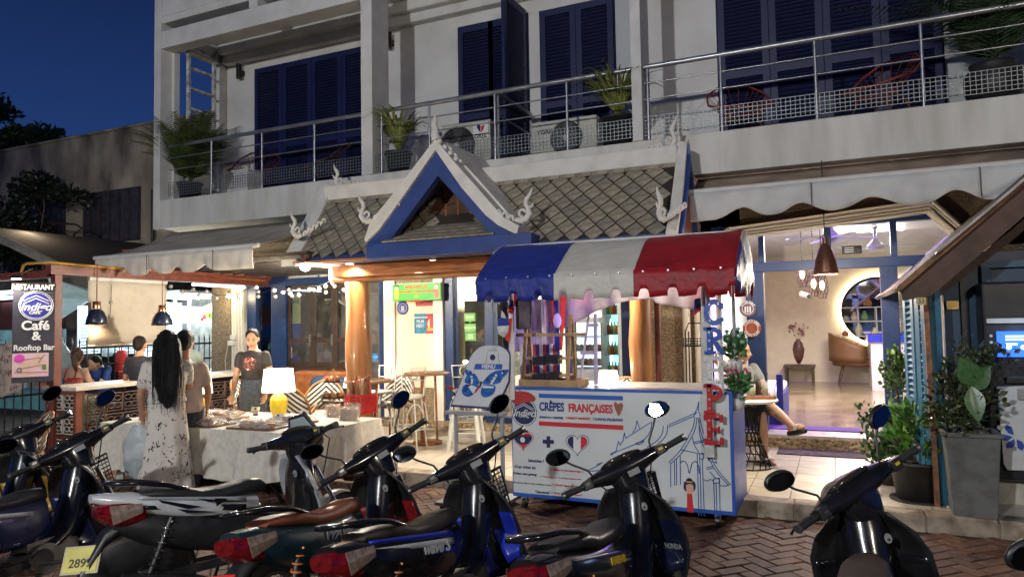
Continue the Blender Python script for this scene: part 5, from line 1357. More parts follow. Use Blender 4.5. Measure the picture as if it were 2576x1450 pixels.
# beige cloth screen with ellipse shadow, along the side line
y0s,z0s=atX(228,703,LX).y,atX(228,703,LX).z;y1s,z1s=atX(424,862,LX).y,atX(424,862,LX).z
q=thing('cloth_screen','plain beige roll down cloth screen hanging behind the two navy pendant lamps','screen',(LX,(y0s+y1s)/2,z1s))
MB().grid(lambda u,v: (LX-.05+.01*math.sin(u*9),y0s+(y1s-y0s)*u,z1s+(z0s-z1s)*v),20,6).build('cloth',mat('screen_cloth',(.46,.40,.32),.85,var=.05),q,solid=.004)
MB().cyl((LX-.05,y0s,z0s+.02),(LX-.05,y1s,z0s+.02),.03,n=8).build('roller',M_whitem,q)
MB().cyl((LX-.05,y0s,z1s),(LX-.05,y1s,z1s),.012,n=8).build('bottom_bar',M_whitem,q)
# navy pendants
M_nav=mat('navy_enamel',(.012,.016,.035),.25,var=.03,coat=.4)
def pendant(px,py_top,py_bot,Y,label):
    t,b_=atY(px,py_top,Y),atY(px,py_bot,Y);s=25*pxm(b_);h=t.z-b_.z
    q=thing('navy_pendant',label,'pendant lamp',b_,group='navy pendant lamps with copper caps')
    MB().lathe([(s,0),(s*.95,h*.15),(s*.86,h*.34),(s*.66,h*.54),(s*.42,h*.66),(.0,h*.67)],b_,28).build('lamp_shade',M_nav,q,solid=.004)
    MB().lathe([(s*.40,h*.68),(s*.38,h*.78),(.05,h*.8),(.05,h*.98),(0,h)],b_,20).build('copper_cap',mat('copper',(.55,.24,.12),.25,metal=.9,var=.05),q)
    MB().ell(b_+V((0,0,h*.25)),.04,12,8).build('bulb',emis('warm_bulb',(1,.72,.4),30),q)
    MB().cyl(b_+V((0,0,h)),(b_.x,Y,2.62),.006,n=6).build('cord',M_brown,q)
    light('pendant_light','SPOT',b_+V((0,0,h*.2)),60,(1,.66,.36),.04,b_-V((0,0,1)),150,.7)
pendant(243,757,816,6.45,'navy pendant lamp with copper cap at the left edge of the cloth screen')
pendant(408,766,818,6.95,'navy pendant lamp with copper cap above the long haired woman')
# breeze block wall
q=thing('breeze_block_wall','brown framed low wall with patterned breeze blocks and white top','low wall',(-9,6.1,0))
fx0,fx1=atY(133,1000,6.0).x,atY(200,1000,6.0).x
ztp=.98
MB().bx((fx0-.02,5.97,.1),(fx1+.04,6.03,ztp-.04)).build('frame_back',mat('dark_fill',(.04,.03,.025),.8),q)
MB().bx((fx0-.06,5.9,ztp-.03),(fx1+.08,9.4,ztp+.02)).build('counter_top',mat('white_counter_edge',(.5,.46,.4),.5,var=.1),q,bevel=.006)
for x in (fx0-.03,fx1+.0): MB().bx((x,5.92,0),(x+.05,6.0,ztp-.03)).build('frame_post',M_brown,q)
for z in (.06,.36,.66,ztp-.06): MB().bx((fx0-.03,5.925,z-.02),(fx1+.05,5.98,z+.02)).build('frame_rail',M_brown,q)
M_brz=mat('breeze_block',(.50,.46,.40),.7,var=.15,bump=.2)
M_brz2=mat('breeze_block_brown',(.085,.05,.04),.7,var=.2)
def breeze(o,ua,w_,m,parent):
    """a square pierced block, centre o, in the plane of ua and z"""
    ua=V(ua);b=MB();P=lambda a,c: V(o)+ua*a*w_+V((0,0,c*w_))
    f=[P(-.46,-.46),P(.46,-.46),P(.46,.46),P(-.46,.46)]
    b.tube(f,.05*w_,n=4,closed=True)
    for t0 in range(4):
        cx,cz=math.cos(t0*PI/2+PI/4)*.27,math.sin(t0*PI/2+PI/4)*.27
        b.tube([P(cx+math.cos(t)*.2,cz+math.sin(t)*.13*(1 if 1 else 1)) for t in [2*PI*i/12 for i in range(12)]],.035*w_,n=4,closed=True)
    b.build('breeze_block',m,parent)
bw=(fx1-fx0-.02)/2
for i in range(2):
    for j in range(3): breeze((fx0+.03+bw*(i+.5),5.95,.21+.30*j),(1,0,0),bw*.96,M_brz,q)
for i in range(13):
    for j in range(3): breeze((fx1+.04,6.2+.25*i,.22+.27*j),(0,1,0),.25,M_brz2,q)
MB().bx((fx1-.02,6.02,.0),(fx1+.02,9.4,.1)).build('base_rail',M_brown,q)
# things standing on that counter / beyond: tray lights
# string of bulbs
q=thing('string_lights','string of small round white bulbs hanging under the canopy','string lights',(-7,8.5,2.2))
pts=[]
P_=[(300,713),(345,712),(390,705),(430,712),(460,726),(487,720),(500,735),(520,726),(545,742),(575,742),(600,738),(645,715),(690,722),(712,727),(730,730),(752,734),(780,720),(804,718),(820,712),(838,703),(866,690)]
rn=random.Random(2)
bulbs=[]
for i,(px,py) in enumerate(P_):
    p=atY(px,py,7.6+.02*i);bulbs.append(p)
MB().tube(bulbs,.005,n=5).build('cable',M_black,q)
b2=[(650,727),(690,725),(726,722),(650,739),(693,739),(735,737),(752,722),(790,722),(865,722),(820,728),(842,712)]
M_sb=mat('pearl_bulb',(.28,.27,.25),.25,var=0)
for i,p in enumerate(bulbs): MB().ell(p-V((0,0,.045)),.032,10,7).build('bulb',M_sb,q)
b3=[atY(x,y,8.4) for x,y in sorted(b2)]
MB().tube(b3,.005,n=5).build('cable',M_black,q)
for p in b3: MB().ell(p-V((0,0,.04)),.032,10,7).build('bulb',M_sb,q)
q=thing('hanging_bulb','single dangling wire with two small bulbs before the cloth screen','string lights',atY(279,757,6.6))
c_=[atY(281,715,6.6),atY(279,760,6.6),atY(278,795,6.6)]
MB().tube(c_,.004,n=4).build('cable',M_black,q)
for p in (c_[1],c_[2]): MB().ell(p,.03,10,7).build('bulb',M_sb,q)
# bright bulb lighting the pebble pillar
p=atY(575,744,9.45);q=thing('pillar_bulb','glowing bulb lighting the pebble dash pillar','bulb',p)
MB().ell(p,.04,12,8).build('bulb',emis('pillar_glow',(1,.85,.6),30),q);MB().cyl(p+V((0,0,.03)),p+V((0,0,.1)),.018,n=8).build('socket',M_black,q)
light('pillar_light','POINT',p-V((0,.08,0)),16,(1,.78,.45),.05)
# left neighbour roof and dark shed
q=thing('neighbour_roof','dark low roof with pale sloping edge at the far left','roof',(-13,8,2.5))
r0,r1=atY(-60,570,7.4),atY(152,672,7.4)
MB().bar(r0,r1,.05,.13).build('verge_board',mat('pale_verge',(.22,.21,.18),.8,var=.2),q)
MB().add([r0,r1,(r1.x,12,r1.z),(r0.x,12,r0.z)],[(0,1,2,3)]).build('roof_sheet',mat('dark_roof',(.014,.012,.012),.9,var=.3),q,solid=.05)
MB().bx((-16,11.4,.0),(-10.6,11.5,3.0)).build('back_wall',mat('dark_shed',(.05,.045,.04),.9,var=.3),q)
MB().bx((r0.x-2,7.5,r1.z-.14),(r1.x,7.6,r1.z-.02)).build('eave_beam',M_brown,q)
MB().bx((-16,7.2,1.75),(-11.35,7.3,2.2)).build('awning_flap',mat('maroon_flap',(.08,.02,.02),.8,var=.2),q)
# juice stall with bright tubes and menu
JX=-12.2
q=thing('juice_stall','brightly lit white juice stall with menu boards beyond the low wall','market stall',(JX,10,0))
def J(px,py,X=JX): return atX(px,py,X)
a,c=J(440,752),J(546,752)
MB().bx((JX-1.2,J(425,740).y,J(480,738).z),(JX+.3,J(552,740).y,J(480,732).z)).build('roof_sheet',M_white,q)
for k in range(3): MB().cyl((JX-.2-.3*k,J(440,740).y,J(480,745).z),(JX-.2-.3*k,J(545,740).y,J(480,745).z),.022,n=8).build('tube',emis('stall_tube',(.8,.97,1),28),q)
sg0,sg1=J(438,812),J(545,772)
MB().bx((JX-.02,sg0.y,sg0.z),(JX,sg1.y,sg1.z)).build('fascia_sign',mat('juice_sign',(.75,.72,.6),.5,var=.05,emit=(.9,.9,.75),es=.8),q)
for k,(px,py,cl,r_) in enumerate(((515,795,(.5,.05,.04),.06),(523,790,(.7,.3,.05),.07),(531,794,(.15,.4,.06),.07),(537,786,(.5,.02,.03),.04),(541,797,(.2,.45,.08),.06),(508,802,(.4,.02,.05),.04))):
    p=J(px,py,JX+.01);MB().cyl(p,p+V((.006,0,0)),r_,n=16).build('fruit_print',mat('fruit_print_%d' % k,cl,.5,var=.1),q)
Mx=basis(J(463,790,JX+.02),(0,1,0),(0,0,1),(1,0,0))
text('JUICE','lettering',Mx,.22,mat('juice_yellow',(.7,.5,.05),.5,emit=(.9,.7,.1),es=.6),q,ext=.002,off=.004)
for px in (440,476,545): b_=J(px,900);MB().cyl((JX,b_.y,0),(JX,b_.y,J(px,745).z),.025,n=8).build('pole',M_whitem,q)
MB().bx((JX-.9,J(440,900).y,0),(JX-.1,J(545,900).y,J(500,930).z)).build('counter',mat('stall_counter',(.5,.52,.52),.5),q)
MB().bx((JX-1.1,J(440,900).y,.2),(JX-1.05,J(545,900).y,2.3)).build('back_cloth',mat('stall_back',(.42,.5,.5),.7),q)
light('stall_light','AREA',(JX-.2,(a.y+c.y)/2,J(480,748).z-.1),230,(.78,.95,1),1.4,(JX+.4,(a.y+c.y)/2,0))
# white menu boards with rows
q=thing('menu_boards','large white menu boards with bluish rows behind the cloth screen','menu board',J(310,830))
MX=-12.6
for i,(pa,pb_) in enumerate(((196,300),(304,428))):
    m0,m1=atX(pa,890,MX),atX(pb_,770,MX)
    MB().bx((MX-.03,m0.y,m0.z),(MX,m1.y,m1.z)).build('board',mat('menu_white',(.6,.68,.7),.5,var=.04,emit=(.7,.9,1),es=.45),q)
    for k in range(13):
        z=m0.z+(m1.z-m0.z)*(k+.6)/14
        for j in range(4):
            y=m0.y+(m1.y-m0.y)*(.06+.235*j);MB().bx((MX+.001,y,z-.014),(MX+.004,y+(m1.y-m0.y)*.19,z+.014)).build('menu_row',mat('menu_row',(.16,.26,.36),.5,var=0),q)
q=thing('grey_canopy','pale grey market canopy sloping above the menu boards','canopy',J(220,760,-12.9))
g0,g1,g2=atX(155,800,-12.9),atX(245,742,-12.9),atX(440,765,-12.9)
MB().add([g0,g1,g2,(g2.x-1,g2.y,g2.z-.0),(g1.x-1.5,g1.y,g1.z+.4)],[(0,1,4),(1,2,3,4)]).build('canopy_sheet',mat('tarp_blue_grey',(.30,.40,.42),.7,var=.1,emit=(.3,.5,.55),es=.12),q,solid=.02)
light('market_side_light','POINT',(-12.0,9.0,2.1),60,(.75,.93,1),.3)
light('market_side_light','POINT',(-13.6,7.6,2.0),45,(.8,.95,1),.3)
# fence of iron spikes
q=thing('iron_fence','dark iron spike fence behind the seated women','fence',(-11.9,9,0))
fA,fB=atX(-10,960,-11.6),atX(560,960,-11.6)
for z in (.72,1.12,1.42): MB().bar((-11.6,fA.y,z),(-11.6,fB.y,z),.035).build('rail',M_black,q)
n=int((fB.y-fA.y)/.13)
for k in range(n):
    y=fA.y+.13*k;MB().cyl((-11.6,y,.05),(-11.6,y,1.5),.011,n=5).cyl((-11.6,y,1.5),(-11.6,y,1.6),.02,.002,n=5).build('picket',M_black,q)
# fruit crate, hanging bags, bright shop strips at far left
p=atY(330,950,8.4)
q=thing('fruit_crate','red plastic crate heaped with green fruit by the juice stall','crate',p)
MB().bx((p.x-.2,8.3,p.z-.1),(p.x+.2,8.7,p.z+.12)).build('crate_body',mat('crate_red',(.55,.05,.03),.5),q,bevel=.01)
rn=random.Random(4)
for k in range(22): MB().ell((p.x+rn.uniform(-.16,.16),8.5+rn.uniform(-.15,.15),p.z+.15+rn.uniform(0,.08)),.05,9,6).build('fruit',mat('fruit_%d' % (k % 2),[(.28,.4,.06),(.5,.42,.06)][k % 2],.4),q)
MB().bx((p.x-.3,8.2,0),(p.x+.3,8.8,p.z-.1)).build('crate_stand',M_dwood,q)
p=atY(305,905,8.6)
o=MB().loft([[(p.x-.1*w_,8.6-.05,p.z+h),(p.x+.12*w_,8.6-.05,p.z+h),(p.x+.12*w_,8.65,p.z+h),(p.x-.1*w_,8.65,p.z+h)] for h,w_ in ((-.2,1),(-.05,1.2),(.08,.9),(.17,.4))]).build('red_cloth',mat('red_cloth',(.5,.02,.02),.7),None);tag(o,'red and white cloth hanging beside the stall pole','cloth')
for k,(px,py,Y,s) in enumerate(((270,870,9,.2),(155,905,7.4,.3))):
    p=atY(px,py,Y);rn=random.Random(k)
    o=MB().lathe([(.01,s*1.2),(.03,s*.9),(s*.5,s*.3),(s*.6,-.1),(s*.45,-s*.9),(0,-s)],p,14).build('hanging_bag',mat('clear_plastic',(.5,.6,.62),.2,alpha=.55,bump=.8,bscale=12),None)
    tag(o,['pale clear plastic bag hanging before the menu board','clear plastic sheet bundle hanging right of the brown post'][k],'plastic bag')
for k,(px0,px1,py) in enumerate(((-10,38,735),(-10,38,748))):
    a,c=atY(px0,py-3,7.1),atY(px1,py,7.1);o=MB().bx((a.x,7.1,a.z),(c.x,7.13,c.z-.02)).build('tube_light',emis('shop_strip',(.8,.95,1),5),None);tag(o,['upper thin white shop light strip left of the hanging sign','lower thin white shop light strip left of the hanging sign'][k],'tube light')
p=atY(20,830,8.2);
q=thing('market_shelf','dim turquoise lit market stall shelves far left behind the sign','shelf',p)
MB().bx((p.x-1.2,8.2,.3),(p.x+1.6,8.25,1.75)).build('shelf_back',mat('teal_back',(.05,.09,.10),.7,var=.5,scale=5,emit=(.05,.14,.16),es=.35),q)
for z in (.7,1.1,1.5): MB().bx((p.x-1.2,7.9,z),(p.x+1.6,8.2,z+.03)).build('shelf_board',M_steel,q)
for k in range(14):
    x=p.x-1.1+k*.19;MB().bx((x,8.0,[.73,1.13][k % 2]),(x+.12,8.15,[.73,1.13][k % 2]+rn.uniform(.1,.25))).build('boxed_goods',mat('goods_%d' % (k % 4),[(.3,.1,.1),(.1,.2,.3),(.4,.4,.35),(.1,.3,.15)][k % 4],.6),q)
# trees beyond the old building
def crown(q,c,r,n,seed,mats,size=.22):
    rn=random.Random(seed)
    cl=[(c[0]+rn.uniform(-1,1)*r*.8,c[1]+rn.uniform(-.5,.5)*r,c[2]+rn.uniform(-.6,.6)*r,r*rn.uniform(.25,.5),r*rn.uniform(.2,.4),n//14) for _ in range(14)]
    leafy('crown',mats,cl,size,seed,ratio=.35).build('crown',mats,q,kind='stuff')
tq=thing('street_tree','dark tree crown above the stained concrete building at the far left','tree',(-21,13.8,0))
c_=atY(60,395,13.6)
MB().cyl((c_.x,14,0),(c_.x,14,c_.z),.16,.08,n=8).build('trunk',M_dwood,tq)
crown(tq,(c_.x-.3,13.8,c_.z),1.3,3800,3,leafmat('leaf_night',(.02,.035,.015)),.2)
c2=atY(5,255,13.6);crown(tq,(c2.x-.7,13.8,c2.z-.1),.55,700,5,leafmat('leaf_night',(.02,.035,.015)),.2)
tq=thing('shrub','leafy creeper and bare branches before the dark shuttered windows at left','shrub',(-15.5,11.4,0))
c_=atY(30,560,11.3);c3=atY(190,520,11.8);c4=atY(110,480,11.8)
leafy('creeper',LD,[(c_.x,11.3,c_.z-.4,.9,1.1,1500),(c3.x-.3,11.8,c3.z+.3,.6,.2,200),(c4.x-.3,11.8,c4.z,.6,.5,500),(atY(15,640,11.2).x,11.2,atY(15,640,11.2).z,.8,.5,500)],.16,9).build('foliage',leafmat('leaf_night2',(.011,.016,.008)),tq,kind='stuff')
for (a,c) in (((100,600),(110,470)),((60,620),(150,560)),((120,560),(250,600)),((105,540),(50,500)),((200,620),(120,590)),((60,600),(20,520)),((140,640),(230,560))):
    p0,p1=atY(*a,11.6),atY(*c,11.6);mid=(p0+p1)/2+V((.1,0,.15));MB().tube([p0,mid,p1],[.035,.025,.01],n=5).build('branch',M_dwood,tq)
MB().tube([(p0.x,11.6,0),(p0.x-.3,11.6,1.5),atY(105,600,11.6)],[.09,.07,.05],n=6).build('trunk',M_dwood,tq)
# ------------------------------------------------------------------ chairs and tables on the terrace
M_tan=mat('rattan_tan',(.30,.14,.05),.45,var=.2,coat=.2)
M_rat=mat('rattan_dark',(.07,.035,.02),.45,var=.15)
M_chev=stripes('chevron_weave',(.62,.60,.52),(.02,.02,.022),15,'Z',chevron=.9)
M_strp=stripes('chevron_seat',(.62,.60,.52),(.02,.02,.022),15,'Y',chevron=.9)
def bistro(label,loc,rz,frame_m=None):
    fm=frame_m or M_tan
    q=thing('rattan_chair',label,'chair',(0,0,0),0,'rattan bistro chairs with black and white weave')
    # seat faces +y (front), back at -y
    MB().lathe([(0,.445),(.2,.445),(.225,.455),(.225,.47),(.2,.478),(0,.478)],(0,0,0),22,sy=.95).build('seat',M_strp,q)
    MB().tube([(math.cos(t)*.23,math.sin(t)*.22,.455) for t in [2*PI*i/24 for i in range(24)]],.016,n=6,closed=True).build('seat_rim',fm,q)
    def bk(u,v,e=0): t=PI+PI*(.12+.76*u);r_=.27+.03*v+e;top=.36*math.sin(PI*u)**.6;return (math.cos(t)*r_,math.sin(t)*r_*.85-.03*v,.50+top*v)
    MB().grid(lambda u,v: bk(u,v),22,5).build('backrest',M_chev,q,solid=.012)
    rim=[bk(i/22,1,.004) for i in range(23)]
    MB().tube([(.2,.16,.44)]+[(.27,.12,.58)]+rim[::-1]+[(-.27,.12,.58),(-.2,.16,.44)],.017,n=7).build('back_hoop',fm,q)
    for sx_,sy_ in ((-1,-1),(1,-1),(-1,1),(1,1)): MB().tube([(sx_*.17,sy_*.15,.45),(sx_*.2,sy_*.19,0)],.017,n=7).build('leg',fm,q)
    MB().tube([(math.cos(t)*.18,math.sin(t)*.17,.2) for t in [2*PI*i/18 for i in range(18)]],.009,n=5,closed=True).build('stretcher',fm,q)
    place(q,loc,rz);return q
def cz(px,py,z=TZ): return atZ(px,py,z)
bistro('rattan chair seen face on behind the bread table with cream chevron back',V((atY(808,985,7.5).x,7.5,TZ)),R(205))
bistro('dark backed rattan chair turned away just right of the yellow lamp',V((atY(735,1000,7.15).x,7.15,TZ)),R(20))
bistro('rattan chair behind the seller at the left with striped back',V((-7.55,7.7,TZ)),R(-75))
bistro('rattan chair between the two high wooden tables',V((-5.75,8.5,TZ)),R(175))
bistro('rattan chair behind the crepe stall beside the white table lamp',V((atY(1566,965,8.0).x,8.0,TZ+.06)),R(185))
bistro('rattan chair half hidden behind the blue motorbike handlebar at left',V((-7.6,4.55,0)),R(160))
bistro('rattan chair at the left picture edge beside the lit white lamp',V((-9.55,5.05,0)),R(-170))
def hightable(label,loc,r_,h):
    q=thing('high_table',label,'table',(0,0,0),0,'round high wooden tables')
    MB().lathe([(0,h-.035),(r_-.01,h-.035),(r_,h-.02),(r_-.004,h),(0,h)],n=30).build('table_top',mat('table_oak',(.24,.12,.06),.4,var=.2,scale=6,coat=.2),q)
    for k in range(3):
        t=2*PI*k/3+.5;MB().bar((math.cos(t)*.13,math.sin(t)*.13,0),(math.cos(t)*.11,math.sin(t)*.11,h-.035),.045,.03).build('leg',M_wood,q)
    MB().lathe([(0,0),(.2,0),(.2,.03),(0,.04)],n=18).build('base',M_wood,q)
    place(q,loc,0);return q
hightable('round high wooden table in front of the cream poster panel',V((-5.05,8.3,TZ)),.31,.95)
hightable('round high wooden table just right of the log column by the bread basket',V((-5.62,7.75,TZ)),.31,.88)
def stool(label,loc,rz):
    q=thing('bar_stool',label,'bar stool',(0,0,0),0,'white metal bar stools with hoop backs')
    h=.66
    MB().lathe([(0,h-.02),(.17,h-.02),(.19,h),(.18,h+.02),(.1,h+.012),(0,h+.01)],n=22).build('seat',M_whitem,q)
    for sx_,sy_ in ((-1,-1),(1,-1),(-1,1),(1,1)): MB().tube([(sx_*.12,sy_*.12,h-.02),(sx_*.15,sy_*.15,.3),(sx_*.17,sy_*.17,0)],.011,n=6).build('leg',M_whitem,q)
    for z,r_ in ((.25,.21),(.28,.205)): MB().tube([(math.cos(t)*r_,math.sin(t)*r_,z) for t in [2*PI*i/22 for i in range(22)]],.008,n=5,closed=True).build('foot_ring',M_whitem,q)
    for k in range(4):
        t=PI/4+k*PI/2;MB().tube([(math.cos(t-.78)*.2,math.sin(t-.78)*.2,.27+.0)] +[(math.cos(t)*.2+math.cos(t+PI/2)*.13*math.cos(a),math.sin(t)*.2+math.sin(t+PI/2)*.13*math.cos(a),.28+.3*math.sin(a)) for a in [PI*j/8 for j in range(9)]],.007,n=5).build('hoop',M_whitem,q)
    MB().tube([(-.15,-.13,h),(-.17,-.17,h+.36),(.17,-.17,h+.36),(.15,-.13,h)],.011,n=6).build('back_frame',M_whitem,q)
    MB().tube([(-.165,-.16,h+.2),(.165,-.16,h+.2)],.008,n=5).build('back_rail',M_whitem,q)
    MB().tube([(math.cos(t)*.06,-.165,h+.28+math.sin(t)*.07) for t in [2*PI*i/16 for i in range(16)]],.008,n=5,closed=True).build('back_ring',M_whitem,q)
    place(q,loc,rz);return q
stool('white hoop backed bar stool standing in front of the high table by the poster panel',V((-5.08,7.9,TZ)),R(190))
stool('white hoop backed bar stool between log column and high table',V((-5.85,8.35,TZ)),R(170))
stool('white bar stool on the far side of the high table against the cream panel',V((-4.75,8.85,TZ)),R(20))
q=thing('metal_stool','white splayed leg metal stool behind the menu board','bar stool',(0,0,0))
MB().bx((-.16,-.16,.64),(.16,.16,.67)).build('seat',M_whitem,q,bevel=.01)
for sx_,sy_ in ((-1,-1),(1,-1),(-1,1),(1,1)): MB().bar((sx_*.13,sy_*.13,.64),(sx_*.2,sy_*.2,0),.04,.03).build('leg',M_whitem,q)
for a,c in (((-1,-1),(1,-1)),((-1,1),(1,1)),((-1,-1),(-1,1)),((1,-1),(1,1))): MB().bar((a[0]*.175,a[1]*.175,.22),(c[0]*.175,c[1]*.175,.22),.02,.012).build('stretcher',M_whitem,q)
place(q,(-4.35,8.1,TZ),.3)
# round cafe table with wire base on the right and what stands on it
tp=V((-.92,8.1,TZ))
q=thing('cafe_table','white topped round table on a black wire drum base at the entrance','table',tp)
MB().lathe([(0,.70),(.33,.70),(.34,.715),(.33,.73),(0,.73)],tp,30).build('table_top',M_pot_w,q)
b=MB()
prof=[(.25,0),(.2,.15),(.13,.35),(.15,.55),(.22,.70)]
for k in range(20):
    t=2*PI*k/20;b.tube([tp+V((math.cos(t+.25*j)*r_,math.sin(t+.25*j)*r_,z)) for j,(r_,z) in enumerate(prof)],.007,n=4)
for r_,z in ((.25,.01),(.22,.1),(.165,.25),(.13,.38),(.17,.6)): b.tube([tp+V((math.cos(t)*r_,math.sin(t)*r_,z)) for t in [2*PI*i/22 for i in range(22)]],.008,n=4,closed=True)
b.build('wire_base',M_black,q)
tt=tp+V((0,0,.73))
o=MB().box(tt+V((.12,.0,.015)),(.36,.2,.03),rz=.3).build('serving_board',M_wood,None,bevel=.005);tag(o,'small wooden serving board on the entrance table','serving board')
def glassware(o,r_,h,col,label,nm='drinking_glass'):
    q=thing(nm,label,'glass',o)
    MB().lathe([(0,0),(r_*.8,0),(r_,h),(r_-.004,h),(r_*.75,.01),(0,.01)],o,14).build('glass_body',mat('clear_glass',(.8,.85,.85),.05,alpha=.35),q)
    MB().lathe([(0,.012),(r_*.74,.012),(r_*.9,h*.7),(0,h*.7)],o,12).build('drink',mat('drink_%s' % nm,col,.1,alpha=.8),q)
    MB().cyl(o+V((0,0,.02)),o+V((.03,.0,h+.1)),.004,n=5).build('straw',M_dark,q)
glassware(tt+V((.2,.05,.03)),.035,.15,(.5,.5,.1),'tall glass with lemon and straw at the right of the serving board')
glassware(tt+V((.08,-.02,.03)),.035,.13,(.2,.12,.35),'glass with dark straw at the left of the serving board')
glassware(tt+V((.29,-.02,.0)),.032,.08,(.4,.3,.5),'short tumbler at the right rim of the entrance table')
q=thing('laptop','open pale laptop in front of the seated man','laptop',tt+V((-.14,.05,0)))
MB().box(tt+V((-.14,.1,.01)),(.32,.2,.015)).build('keyboard_base',M_pot_w,q,bevel=.003);MB().box(tt+V((-.14,-.03,.11)),(.32,.012,.2),rx=R(-12)).build('lid',mat('laptop_lid',(.55,.52,.48),.35),q,bevel=.003)
# ------------------------------------------------------------------ bread table
TX0,TX1,TY0,TY1,TH_=-7.35,-4.56,5.28,6.5,.70
q=thing('market_table','long low folding table under a white cloth at the cafe front','table',((TX0+TX1)/2,(TY0+TY1)/2,0))
MB().bx((TX0+.02,TY0+.02,TH_-.04),(TX1-.02,TY1-.02,TH_-.008)).build('table_top',M_dwood,q)
for x in (TX0+.1,-5.62,TX1-.12):
    MB().bar((x,TY0+.15,0),(x+.02,TY0+.12,TH_-.04),.07,.05).build('leg',mat('pale_leg',(.42,.42,.38),.6,var=.1),q);MB().bar((x+.03,TY1-.2,0),(x+.02,TY1-.15,TH_-.04),.07,.05).build('leg',MATS['pale_leg'],q)
for x in (-5.3,):
    for s in (1,-1): MB().bar((x+s*.3,TY0+.2,0),(x-s*.3,TY0+.25,TH_-.05),.025).build('folding_leg',M_black,q)
M_cloth=mat('damask_cloth',(.60,.57,.50),.9,var=.08,scale=16,bump=.5,bscale=22)
cl=MB();n=260;per=[]
cx0,cx1,cy0,cy1=TX0-.012,TX1+.012,TY0-.012,TY1+.012
L1,L2=cx1-cx0,cy1-cy0;tot=2*(L1+L2)
for i in range(n):
    s=tot*i/n
    if s < L1: p,nn,dc=(cx0+s,cy0),(0,-1),min(s,L1-s)
    elif s < L1+L2: p,nn,dc=(cx1,cy0+s-L1),(1,0),min(s-L1,L1+L2-s)
    elif s < 2*L1+L2: p,nn,dc=(cx1-(s-L1-L2),cy1),(0,1),min(s-L1-L2,2*L1+L2-s)
    else: p,nn,dc=(cx0,cy1-(s-2*L1-L2)),(-1,0),min(s-2*L1-L2,tot-s)
    per.append((p,nn,s,dc))
rows=9;vs=[];fs=[]
for (p,nn,s,dc) in per:
    for j in range(rows):
        v=j/(rows-1);fold=(.5+.5*math.sin(s*13+1.5*math.sin(s*3.1)))*.045*v +.02*math.sin(s*31+v*2)*v +.10*math.exp(-(dc/.12)**2)*v
        drop=(.47+.03*math.sin(s*4)+(.06*math.exp(-(dc/.15)**2)))*v
        vs.append((p[0]+nn[0]*fold,p[1]+nn[1]*fold,TH_+.004-drop))
for i in range(n):
    for j in range(rows-1): a,c=i*rows+j,((i+1) % n)*rows+j;fs.append((a,c,c+1,a+1))
top=len(vs);vs += [(cx0,cy0,TH_+.004),(cx1,cy0,TH_+.004),(cx1,cy1,TH_+.004),(cx0,cy1,TH_+.004)]
cl.add(vs,fs,0,True);cl.add(vs,[(top,top+1,top+2,top+3)])
o=cl.build('tablecloth',M_cloth,None);tag(o,'white damask cloth hanging in folds over the bread table','tablecloth')
TT=TH_+.008
# trays of wrapped baked goods
M_foil=mat('clear_wrap',(.75,.72,.66),.12,alpha=.35,bump=1.,bscale=30,spec=.8)
M_bread=[mat('crust_%d' % i,c,.5,var=.35,scale=20,bump=.5,bscale=25) for i,c in enumerate([(.26,.09,.025),(.34,.15,.05),(.13,.04,.015)])]
M_card=mat('card',(.68,.66,.6),.6,var=0)
def tray(x,y,w_,d,rz,seed,label,kind=0):
    q=thing('pastry_tray',label,'tray',(x,y,TT),rz,group='trays of wrapped pastries on the white cloth');F=frame((x,y,TT),rz);rn=random.Random(seed)
    MB().at(F).box((0,0,.008),(w_,d,.016)).build('tray_board',mat('tray_wood',(.16,.08,.035),.5),q,bevel=.004)
    n=int(w_*d/.009)
    for k in range(n):
        px,py=rn.uniform(-w_/2+.05,w_/2-.05),rn.uniform(-d/2+.05,d/2-.05);l=rn.uniform(.05,.08)
        M=F @ frame((px,py,.035+rn.uniform(0,.02)),rn.uniform(0,3))
        MB().at(M).ell((0,0,0),(l,.035,.025),9,6).build('pastry',M_bread[rn.choice((0,1,2) if kind == 0 else (0,0,1))],q)
    def f(u,v):
        x_,y_=(u-.5)*w_*1.02,(v-.5)*d*1.04;e_=min(u,v,1-u,1-v)
        return F @ V((x_,y_,.022+.06*min(1,e_*7)+.014*mnoise.noise(V((u*9,v*9,seed)))+.01*mnoise.noise(V((u*21,v*21,seed)))))
    MB().grid(f,16,12,smooth=False).build('wrapping',M_foil,q)
def lab(x,y,rz,label,col=None):
    q=thing('price_card',label,'card',(x,y,TT),rz,group='price cards on the bread table');F=frame((x,y,TT+.07),rz,R(-18))
    MB().at(F).box((0,0,.0),(.11,.004,.075)).build('card_face',M_card,q)
    MB().at(F).box((0,-.003,.018),(.03,.002,.02)).build('card_mark',M_dark,q)
    for k in range(2): MB().at(F).box((0,-.003,-.006-.015*k),(.08,.002,.005)).build('print_line',mat('card_ink',(.15,.13,.12),.6,var=0),q)
    MB().at(F).box((0,.015,-.045),(.05,.03,.03)).build('card_holder',M_dwood,q)
tray(-6.55,5.5,.5,.34,.03,1,'tray of dark wrapped loaves near the long haired woman')
tray(-6.0,5.47,.5,.32,-.02,2,'tray of wrapped pastries at the table front, left of the yellow lamp',1)
tray(-5.3,5.47,.55,.3,.02,3,'tray of wrapped pastries at the front right below the yellow lamp')
tray(-6.3,5.9,.6,.34,.05,4,'tray of long wrapped breads in the middle in front of the seller',1)
tray(-5.2,5.85,.42,.34,.0,5,'tray of dark wrapped cakes between yellow lamp and biscuit packs')
tray(-6.95,5.75,.36,.4,.1,6,'tray of pastries at the left end of the table')
